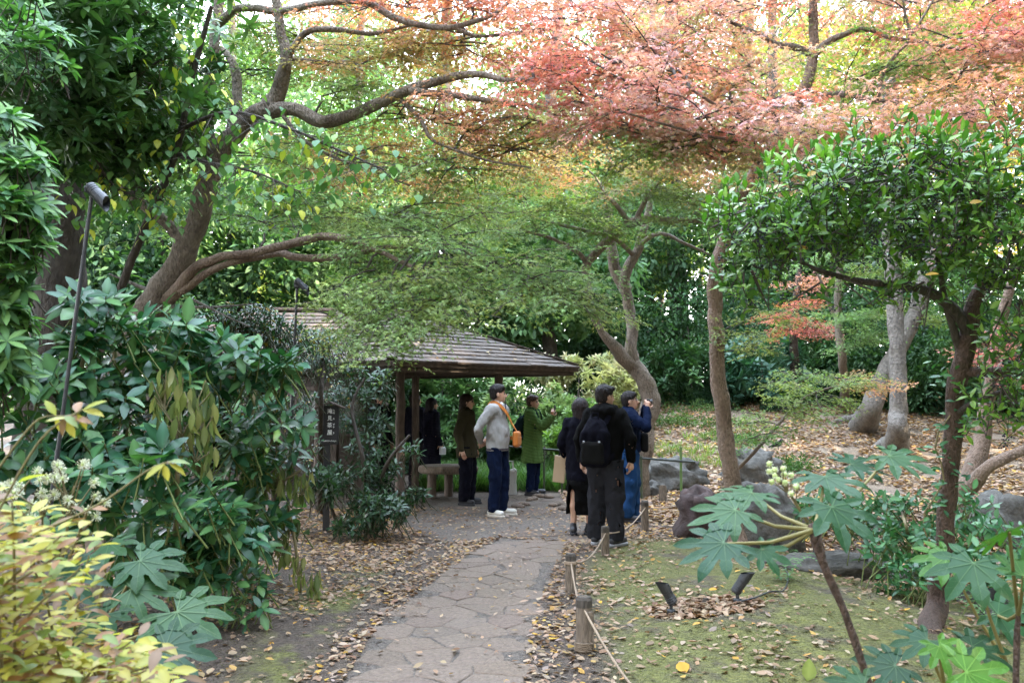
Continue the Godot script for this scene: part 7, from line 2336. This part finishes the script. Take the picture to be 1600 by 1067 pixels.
	for k in 420:          # loose strands that lie on it
		var i := rng.randi() % on
		var nn := g.n[i]
		var dn := (ht.basis * Vector3(0, -1, 0.15) + Vector3(rr(-0.35, 0.35), rr(-0.3, 0.3), rr(-0.35, 0.35)))
		dn = (dn - nn * dn.dot(nn)).normalized()
		var ln := rr(0.025, 0.06)
		var sd := dn.cross(nn).normalized() * 0.0028
		var p0 := g.v[i] + nn * 0.001
		var p1 := p0 + dn * ln * 0.6 + nn * 0.004
		var p2 := p0 + dn * ln + nn * rr(-0.004, 0.005)
		var cc := tone(hc, rr(0.6, 2.6))
		g.quad(p0 - sd, p0 + sd, p1 + sd, p1 - sd, cc)
		g.tri(p1 - sd, p1 + sd, p2, cc)
	put("hair", g.mesh(), M.hair, t)
	# trousers or skirt
	var low: Color = o.get("low", Color(0.015, 0.016, 0.025))
	g = Geo.new()
	var tr: Array
	var wide: float = o.get("wide", 1.0)
	if o.get("skirt", false):
		tr = [cap(Vector3(0, 1.0, 0), Vector3(0, 0.6, 0), 0.15, 0.185, low, 0.03, Vector3(1, 1, 0.8)), cap(Vector3(0, 0.62, 0), Vector3(0, 0.2, 0.0), 0.185, 0.195, low, 0.04, Vector3(1, 1, 0.8)), [4, Vector3.ZERO, Vector3.ZERO, 0.24, 0.0, Vector3.ONE, 0.0, low], [3, Vector3(0.12, 0.28, -0.14), Vector3(0.065, 0.34, 0.17), 0.0, 0.0, Vector3.ONE, 0.01, low]]
	else:
		tr = [cap(hip[0] + Vector3(-0.005, 0.05, 0), hip[1] + Vector3(0.005, 0.05, 0), 0.1, 0.1, low, 0.04, Vector3(1, 1, 0.92)), cap(Vector3(0, 0.92, 0), Vector3(0, 0.98, 0), 0.14, 0.13, low, 0.05, Vector3(1, 1, 0.7))]
		for i in 2:
			tr.append(cap(hip[i], knee[i], 0.104 * lerpf(1.0, wide, 0.5), 0.08 * wide, low, 0.02))
			tr.append(cap(knee[i], ank[i] - Vector3(0, 0.02, 0), 0.078 * wide, 0.066 * wide, low, 0.03))
		tr.append([4, Vector3.ZERO, Vector3.ZERO, 0.045, 0.0, Vector3.ONE, 0.0, low])
	tr.append([5, Vector3.ZERO, Vector3.ZERO, minf(0.98, maxf(o.get("hem", 0.86), 0.84) + 0.05), 0.0, Vector3.ONE, 0.0, low])
	nets(g, tr, 0.0135, Transform3D.IDENTITY, 0.024, 9.5)
	put("skirt" if o.get("skirt", false) else "trousers", g.mesh(), M.cloth, t)
	# upper garment
	var top: Color = o.get("top", Color(0.02, 0.02, 0.025))
	var hem: float = o.get("hem", 0.86)
	var bulk: float = o.get("bulk", 1.0)
	g = Geo.new()
	var tp := [cap(Vector3(0, 1.12, 0), Vector3(0, 1.31, -0.01) + lean, 0.172 * bulk, 0.178 * bulk, top, 0.05, Vector3(1, 1, 0.68)), cap(sh[0] - Vector3(0.03, 0.015, 0), sh[1] + Vector3(0.03, -0.015, 0), 0.072, 0.072, top, 0.06), cap(Vector3(0, minf(hem, 1.0), 0), Vector3(0, 1.12, 0), o.get("hem_r", 0.172) * bulk, 0.168 * bulk, top, 0.05, Vector3(1, 1, 0.74)),
		cap(Vector3(0, 1.40, -0.015) + lean, Vector3(0, 1.455, -0.012) + lean, 0.085, 0.07, top, 0.03)]
	if o.get("belly", 0.0) > 0.0: tp.append(egg(Vector3(0, 1.05, 0.06), Vector3(0.14, 0.15, 0.10 * o.belly), top, 0.06))
	if o.get("hood", false): tp.append_array([egg(Vector3(0, 1.43, -0.09) + lean, Vector3(0.13, 0.06, 0.075), top, 0.04), cap(Vector3(-0.09, 1.45, -0.02), Vector3(0.09, 1.45, -0.02), 0.045, 0.045, top, 0.04)])
	for i in 2:
		tp.append(cap(sh[i], arms[i][0], 0.069 * bulk, 0.058 * bulk, top, 0.03))
		tp.append(cap(arms[i][0], arms[i][1], 0.058 * bulk, 0.043 * bulk, top, 0.02))
	tp.append([4, Vector3.ZERO, Vector3.ZERO, hem, 0.0, Vector3.ONE, 0.0, top])
	nets(g, tp, 0.0125, Transform3D.IDENTITY, 0.021, 8.5)
	if o.has("quilt"):      # quilted rows
		for i in g.v.size():
			var k: float = absf(sin((g.v[i].y + g.v[i].z * 0.25) * 62.0))
			g.v[i] += g.n[i] * (k - 0.5) * 0.014
			g.c[i] = tone(top, 0.8 + 0.35 * k) if o.quilt else top
	if o.has("band"):
		for i in g.v.size():
			if g.v[i].y > hem + 0.012 and g.v[i].y < hem + 0.032: g.c[i] = o.band
	put(o.get("top_name", "jacket"), g.mesh(), M.cloth, t)
	# shoes
	var shoe: Color = o.get("shoe", Color(0.015, 0.015, 0.016))
	for i in 2:
		var sg := Geo.new()
		var f: Vector3 = feet[i]
		var turn: float = 0.25 if i == 0 else -0.25
		var fw := Vector3(sin(turn), 0, cos(turn))
		nets(sg, [cap(f + Vector3(0, 0.045, 0) - fw * 0.05, f + Vector3(0, 0.038, 0) + fw * 0.15, 0.042, 0.038, shoe, 0.03, Vector3(1, 1, 1)), cap(f + Vector3(0, 0.06, -0.01), f + Vector3(0, 0.1, -0.01), 0.045, 0.043, shoe, 0.03), [4, Vector3.ZERO, Vector3.ZERO, 0.0, 0.0, Vector3.ONE, 0.0, shoe]], 0.009, Transform3D.IDENTITY)
		var sn := Node3D.new()
		sn.name = "shoe"
		t.add_child(sn, true)
		put("upper", sg.mesh(), plain(Color.WHITE, 0.5), sn)
		var so := Geo.new()
		nets(so, [cap(f - fw * 0.055, f + fw * 0.155, 0.047, 0.043, o.get("sole", shoe), 0.01, Vector3.ONE), [4, Vector3.ZERO, Vector3.ZERO, -0.02, 0.0, Vector3.ONE, 0.0, shoe], [5, Vector3.ZERO, Vector3.ZERO, 0.018, 0.0, Vector3.ONE, 0.0, shoe]], 0.009, Transform3D.IDENTITY)
		put("sole", so.mesh(), plain(Color.WHITE, 0.7), sn)
	return t


func carried(called: String, label: String, category: String, who: Node3D) -> Node3D:
	var b := thing(called, label, category)
	b.transform = who.transform
	return b


func strap(g: Geo, pts: Array, wd: float, col: Color) -> void:
	var p := PackedVector3Array(pts)
	var r := PackedFloat32Array()
	for i in p.size(): r.append(1.0)
	var s := smooth_line(p, r, 6)
	var q: PackedVector3Array = s[0]
	for i in q.size() - 1:
		var ctr := Vector3(0, q[i].y, 0)
		g.box(aim((q[i] + q[i + 1]) * 0.5, q[i + 1] - q[i], (q[i] - ctr).normalized()), Vector3(wd, 0.008, q[i].distance_to(q[i + 1]) * 1.12), col)


func backpack(label: String, who: Node3D, col: Color, c: Vector3, half: Vector3, sw: float) -> void:
	var b := carried("backpack", label, "backpack", who)
	var g := Geo.new()
	nets(g, [[6, c - Vector3(0, half.y * 0.22, 0), Vector3(half.x, half.y * 0.78, half.z), 0.075, 0.0, Vector3.ONE, 0.02, col], egg(c + Vector3(0, half.y * 0.4, 0.02), Vector3(half.x * 0.86, half.y * 0.62, half.z * 0.85), col, 0.06)], 0.012, Transform3D.IDENTITY, 0.022, 7.0)
	put("bag", g.mesh(), M.cloth, b)
	g = Geo.new()
	nets(g, [[6, c + Vector3(0, -half.y * 0.42, -half.z * 0.9), Vector3(half.x * 0.8, half.y * 0.45, 0.04), 0.038, 0.0, Vector3.ONE, 0.02, tone(col, 1.15)]], 0.01, Transform3D.IDENTITY, 0.014, 9.0)
	put("front_pocket", g.mesh(), M.cloth, b)
	for s in [-1.0, 1.0]:
		g = Geo.new()
		strap(g, [c + Vector3(s * half.x * 0.6, half.y * 0.75, half.z * 0.5), Vector3(s * sw * 0.62, 1.465, -0.03), Vector3(s * sw * 0.68, 1.42, 0.09), Vector3(s * sw * 0.8, 1.25, 0.135), Vector3(s * sw * 0.98, 1.08, 0.05), c + Vector3(s * half.x * 0.85, -half.y * 0.7, half.z * 0.7)], 0.05, tone(col, 1.1))
		put("strap", g.mesh(), M.cloth, b)
	g = Geo.new()
	g.tube(PackedVector3Array([c + Vector3(-0.04, half.y * 0.9, 0), c + Vector3(-0.03, half.y + 0.05, 0), c + Vector3(0.03, half.y + 0.05, 0), c + Vector3(0.04, half.y * 0.9, 0)]), PackedFloat32Array([0.009, 0.009, 0.009, 0.009]), 6, col)
	put("handle", g.mesh(), M.cloth, b)
	g = Geo.new()
	for s in [-1.0, 1.0]:
		g.box(Transform3D(Basis.IDENTITY, c + Vector3(s * half.x * 0.55, 0.0, -half.z - 0.012)), Vector3(0.02, 0.035, 0.012), Color(0.25, 0.25, 0.26), 0.003)
	put("buckles", g.mesh(), plain(Color.WHITE, 0.3, 0.6), b)


func build_people() -> void:
	var navy := Color(0.007, 0.01, 0.024)
	# man in the pale sweater
	var a := person("man in pale grey half zip sweater and navy trousers, hands behind his back", 777, 807, 1.74, 62, {"top": Color(0.29, 0.275, 0.26), "low": navy, "shoe": Color(0.45, 0.42, 0.37), "sole": Color(0.4, 0.36, 0.3), "hem": 0.84, "hem_r": 0.188, "bulk": 1.0, "belly": 0.85, "look": 32.0, "top_name": "sweater", "band": Color(0.06, 0.05, 0.06), "wide": 1.02,
		"feet": [Vector3(0.1, 0, 0.03), Vector3(-0.11, 0, 0.0)], "arms": [[Vector3(0.27, 1.12, -0.14), Vector3(0.07, 0.98, -0.2), Vector3(-0.8, -0.4, -0.1), Vector3(0, 0, -1)], [Vector3(-0.29, 1.12, -0.13), Vector3(-0.12, 0.96, -0.19), Vector3(0.8, -0.4, -0.1), Vector3(0, 0, -1)]]})
	var col := Geo.new()
	nets(col, [cap(Vector3(0, 1.445, -0.02), Vector3(0, 1.485, -0.015), 0.083, 0.07, Color(0.27, 0.26, 0.25), 0.02), [2, Vector3(0, 1.5, 0.0), Vector3(0, 1.44, 0.1), 0.045, 0.04, Vector3.ONE, 0.01, Color.WHITE]], 0.009, Transform3D.IDENTITY)
	put("collar", col.mesh(), M.cloth, a)
	col = Geo.new()
	col.box(aim(Vector3(0, 1.36, 0.129), Vector3(0, -1, 0.12), Vector3(0, 0, 1)), Vector3(0.012, 0.008, 0.2), Color(0.03, 0.03, 0.06))
	put("zip", col.mesh(), M.cloth, a)
	col = Geo.new()
	col.ball(Vector3(0, 1.44, 0.06), Vector3(0.035, 0.045, 0.03), 8, Color(0.75, 0.75, 0.78))
	put("undershirt", col.mesh(), M.cloth, a)
	var sb := carried("sling_bag", "orange leather sling bag worn across the man in the pale sweater", "bag", a)
	var tan_ := Color(0.40, 0.125, 0.018)
	var g := Geo.new()
	nets(g, [[6, Vector3(0.14, 0.99, 0.215), Vector3(0.075, 0.105, 0.04), 0.038, 0.0, Vector3.ONE, 0.02, tan_]], 0.01, Transform3D.IDENTITY, 0.004, 12.0)
	put("pouch", g.mesh(), plain(Color.WHITE, 0.45), sb)
	g = Geo.new()
	g.box(Transform3D(Basis.IDENTITY, Vector3(0.14, 0.97, 0.255)), Vector3(0.1, 0.1, 0.012), tone(tan_, 0.85), 0.005)
	put("pocket", g.mesh(), plain(Color.WHITE, 0.45), sb)
	g = Geo.new()
	strap(g, [Vector3(0.14, 1.08, 0.225), Vector3(0.06, 1.2, 0.185), Vector3(-0.03, 1.34, 0.152), Vector3(-0.085, 1.44, 0.08), Vector3(-0.1, 1.475, -0.01), Vector3(-0.06, 1.42, -0.11), Vector3(0.06, 1.25, -0.15), Vector3(0.18, 1.05, -0.06), Vector3(0.21, 1.0, 0.1), Vector3(0.19, 0.99, 0.19)], 0.042, tone(tan_, 1.05))
	put("strap", g.mesh(), plain(Color.WHITE, 0.5), sb)
	# woman in olive
	person("long haired woman in olive jacket and wide black trousers behind the man in the sweater", 729, 789, 1.62, 78, {"woman": true, "hair": "long", "tress": -0.34, "hair_color": Color(0.02, 0.012, 0.011), "top": Color(0.032, 0.030, 0.018), "low": Color(0.006, 0.006, 0.009), "hem": 0.72, "hem_r": 0.2, "bulk": 1.12, "wide": 1.3, "nod": 5.0,
		"arms": [[Vector3(0.27, 1.1, -0.02), Vector3(0.29, 0.85, 0.06)], [Vector3(-0.27, 1.1, -0.08), Vector3(-0.29, 0.85, 0.0)]]})
	# woman in the green coat
	var c := person("woman in long green quilted coat holding up a phone", 832, 774, 1.60, 72, {"woman": true, "hair_color": Color(0.05, 0.03, 0.022), "top": Color(0.062, 0.11, 0.032), "low": navy, "hem": 0.55, "hem_r": 0.225, "bulk": 1.15, "quilt": true, "top_name": "coat", "curl": 0.7,
		"arms": [[Vector3(0.2, 1.2, 0.2), Vector3(0.06, 1.36, 0.36), Vector3(-0.1, 1, 0.15), Vector3(-1, 0, 0)], [Vector3(-0.22, 1.17, 0.22), Vector3(-0.06, 1.34, 0.37), Vector3(0.1, 1, 0.15), Vector3(1, 0, 0)]]})
	var ph := carried("phone", "phone held upright by the woman in the green coat", "phone", c)
	g = Geo.new()
	g.box(Transform3D(Basis.IDENTITY, Vector3(-0.01, 1.46, 0.41)), Vector3(0.078, 0.15, 0.01), Color(0.03, 0.03, 0.035), 0.003)
	put("case", g.mesh(), plain(Color.WHITE, 0.3), ph)
	g = Geo.new()
	g.box(Transform3D(Basis.IDENTITY, Vector3(-0.01, 1.46, 0.4035)), Vector3(0.07, 0.138, 0.003), Color(0.4, 0.45, 0.42))
	put("screen", g.mesh(), plain(Color.WHITE, 0.15), ph)
	backpack("dark teal backpack of the woman in the green coat", c, Color(0.012, 0.025, 0.03), Vector3(0, 1.13, -0.22), Vector3(0.15, 0.21, 0.08), 0.17)
	# woman in black
	var d := person("dark haired woman in black coat and long slit skirt seen from behind", 909, 836, 1.56, 165, {"woman": true, "hair": "bob", "hair_color": Color(0.018, 0.012, 0.012), "top": Color(0.006, 0.006, 0.008), "low": Color(0.005, 0.005, 0.007), "hem": 0.66, "hem_r": 0.19, "bulk": 1.08, "skirt": true, "top_name": "coat", "look": -15.0,
		"feet": [Vector3(0.1, 0, -0.03), Vector3(-0.09, 0, 0.03)], "arms": [[Vector3(0.25, 1.12, 0.0), Vector3(0.235, 0.93, 0.13)], [Vector3(-0.24, 1.1, -0.02), Vector3(-0.2, 0.88, 0.08)]]})
	var tb := carried("paper_bag", "narrow tan paper bag hanging from the arm of the woman in black", "bag", d)
	g = Geo.new()
	g.box(Transform3D(Basis(Vector3(0, 0, 1), 0.1), Vector3(0.3, 0.79, 0.1)), Vector3(0.15, 0.34, 0.07), Color(0.38, 0.27, 0.17), 0.004)
	put("bag", g.mesh(), plain(Color.WHITE, 0.7), tb)
	for z in [0.075, 0.125]:
		g = Geo.new()
		g.tube(PackedVector3Array([Vector3(0.26, 0.96, z), Vector3(0.255, 1.06, z), Vector3(0.285, 1.07, z), Vector3(0.31, 0.96, z)]), PackedFloat32Array([0.006, 0.006, 0.006, 0.006]), 6, Color(0.02, 0.02, 0.02))
		put("handle", g.mesh(), M.cloth, tb)
	# man in the black hoodie
	var e := person("man in black hoodie and charcoal trousers wearing a black backpack", 947, 853, 1.69, 152, {"top": Color(0.006, 0.006, 0.007), "low": Color(0.023, 0.023, 0.026), "hem": 0.86, "bulk": 1.12, "hood": true, "wide": 1.28, "look": -32.0, "top_name": "hoodie", "sole": Color(0.25, 0.25, 0.26),
		"feet": [Vector3(0.13, 0, 0.02), Vector3(-0.12, 0, -0.02)], "arms": [[Vector3(0.31, 1.12, 0.0), Vector3(0.31, 0.88, 0.08)], [Vector3(-0.3, 1.13, -0.03), Vector3(-0.27, 0.9, 0.05), Vector3(0.04, -1, 0.2), Vector3(1, 0, 0)]]})
	backpack("black backpack with front pocket on the man in the hoodie", e, Color(0.007, 0.007, 0.009), Vector3(0.02, 1.1, -0.235), Vector3(0.16, 0.26, 0.09), 0.19)
	# man in the navy sweatshirt
	var f := person("man with glasses in navy sweatshirt and wide blue jeans raising both arms", 985, 815, 1.64, 86, {"top": Color(0.005, 0.009, 0.024), "low": Color(0.012, 0.042, 0.105), "hem": 0.9, "bulk": 1.16, "wide": 1.25, "feet": [Vector3(0.13, 0, 0.05), Vector3(-0.13, 0, -0.05)], "look": -4.0, "nod": -6.0, "top_name": "sweatshirt", "curl": 0.8,
		"arms": [[Vector3(0.26, 1.27, 0.2), Vector3(0.07, 1.5, 0.22), Vector3(-0.3, 1, 0.2), Vector3(-1, 0, 0)], [Vector3(-0.27, 1.24, 0.2), Vector3(-0.07, 1.48, 0.23), Vector3(0.3, 1, 0.2), Vector3(1, 0, 0)]]})
	var ca := carried("camera", "small camera held up by the man in the navy sweatshirt", "camera", f)
	g = Geo.new()
	g.box(Transform3D(Basis.IDENTITY, Vector3(0, 1.575, 0.25)), Vector3(0.11, 0.065, 0.04), Color(0.02, 0.02, 0.02), 0.006)
	put("case", g.mesh(), M.black, ca)
	g = Geo.new()
	g.lathe(PackedVector2Array([Vector2(0.026, 0.0), Vector2(0.028, 0.04), Vector2(0.02, 0.042), Vector2(0, 0.036)]), 14, Transform3D(Basis(Vector3.RIGHT, PI / 2), Vector3(0, 1.575, 0.268)))
	put("lens", g.mesh(), M.black, ca)
	var gl := Node3D.new()
	gl.name = "glasses"
	f.add_child(gl)
	var hx := Transform3D(Basis(Vector3.UP, deg_to_rad(-4.0)), Vector3(0, 1.588, 0.015))
	for s in [-1.0, 1.0]:
		g = Geo.new()
		var ring := PackedVector3Array()
		for k in 13: ring.append(hx * Vector3(s * 0.034 + cos(TAU * k / 12.0) * 0.025, 0.006 + sin(TAU * k / 12.0) * 0.02, 0.095))
		g.tube(ring, PackedFloat32Array(range(13).map(func(_i): return 0.0022)), 5, Color(0.4, 0.38, 0.36))
		g.rod(hx * Vector3(s * 0.06, 0.012, 0.093), hx * Vector3(s * 0.084, 0.008, -0.01), 0.002, 0.002, 5, Color(0.4, 0.38, 0.36))
		put("rim", g.mesh(), plain(Color.WHITE, 0.3, 0.5), gl)
	var xb := carried("shoulder_bag", "small black shoulder bag at the side of the man in the navy sweatshirt", "bag", f)
	g = Geo.new()
	nets(g, [[6, Vector3(0.05, 1.03, 0.2), Vector3(0.12, 0.13, 0.05), 0.04, 0.0, Vector3.ONE, 0.02, Color(0.012, 0.012, 0.015)]], 0.013, Transform3D.IDENTITY)
	put("pouch", g.mesh(), M.cloth, xb)
	g = Geo.new()
	strap(g, [Vector3(0.13, 1.13, 0.17), Vector3(0.0, 1.28, 0.16), Vector3(-0.1, 1.46, 0.03), Vector3(-0.06, 1.4, -0.12), Vector3(0.1, 1.2, -0.15), Vector3(0.22, 1.04, 0.0), Vector3(0.15, 1.03, 0.16)], 0.03, Color(0.012, 0.012, 0.015))
	put("strap", g.mesh(), M.cloth, xb)
	# in the shade of the roof
	var w := person("long haired woman in dark padded coat under the pavilion roof", 674, 766, 1.56, 120, {"woman": true, "hair": "long", "tress": -0.3, "top": Color(0.012, 0.012, 0.02), "low": Color(0.02, 0.018, 0.026), "hem": 0.42, "hem_r": 0.2, "bulk": 1.12, "quilt": true, "top_name": "coat"})
	var wb := carried("white_bag", "small white bag in the hand of the woman in the dark padded coat", "bag", w)
	g = Geo.new()
	g.box(Transform3D(Basis.IDENTITY, Vector3(-0.27, 0.72, 0.1)), Vector3(0.08, 0.14, 0.1), Color(0.6, 0.62, 0.66), 0.01)
	g.tube(PackedVector3Array([Vector3(-0.27, 0.78, 0.06), Vector3(-0.255, 0.86, 0.08), Vector3(-0.255, 0.86, 0.12), Vector3(-0.27, 0.78, 0.14)]), PackedFloat32Array([0.004, 0.004, 0.004, 0.004]), 5, Color(0.6, 0.62, 0.66))
	put("bag", g.mesh(), plain(Color.WHITE, 0.6), wb)
	person("person in dark jacket and grey trousers standing left of the padded coat", 648, 762, 1.64, 135, {"hair": "bob", "top": Color(0.012, 0.013, 0.022), "low": Color(0.025, 0.023, 0.025), "hem": 0.8, "bulk": 1.1})
	person("person in dark coat half hidden behind the shrub beside the sign", 592, 770, 1.66, 60, {"top": Color(0.014, 0.014, 0.018), "low": Color(0.02, 0.02, 0.024), "hem": 0.6, "bulk": 1.1})
	# the white tote that shows behind the man in the sweater
	var tp := on_ground(797, 773)
	var tt := thing("tote_bag", "slack white tote bag beside the legs of the man in the sweater", "bag", tp, 0.3)
	g = Geo.new()
	nets(g, [[6, Vector3(0, 0.2, 0), Vector3(0.11, 0.22, 0.05), 0.04, 0.0, Vector3.ONE, 0.02, Color(0.42, 0.41, 0.38)]], 0.014, Transform3D.IDENTITY, 0.02, 6.0)
	put("bag", g.mesh(), M.cloth, tt)
	for z in [-0.03, 0.03]:
		g = Geo.new()
		g.tube(PackedVector3Array([Vector3(-0.06, 0.4, z), Vector3(-0.04, 0.55, z), Vector3(0.04, 0.55, z), Vector3(0.06, 0.4, z)]), PackedFloat32Array([0.008, 0.008, 0.008, 0.008]), 6, Color(0.5, 0.48, 0.45))
		put("handle", g.mesh(), M.cloth, tt)
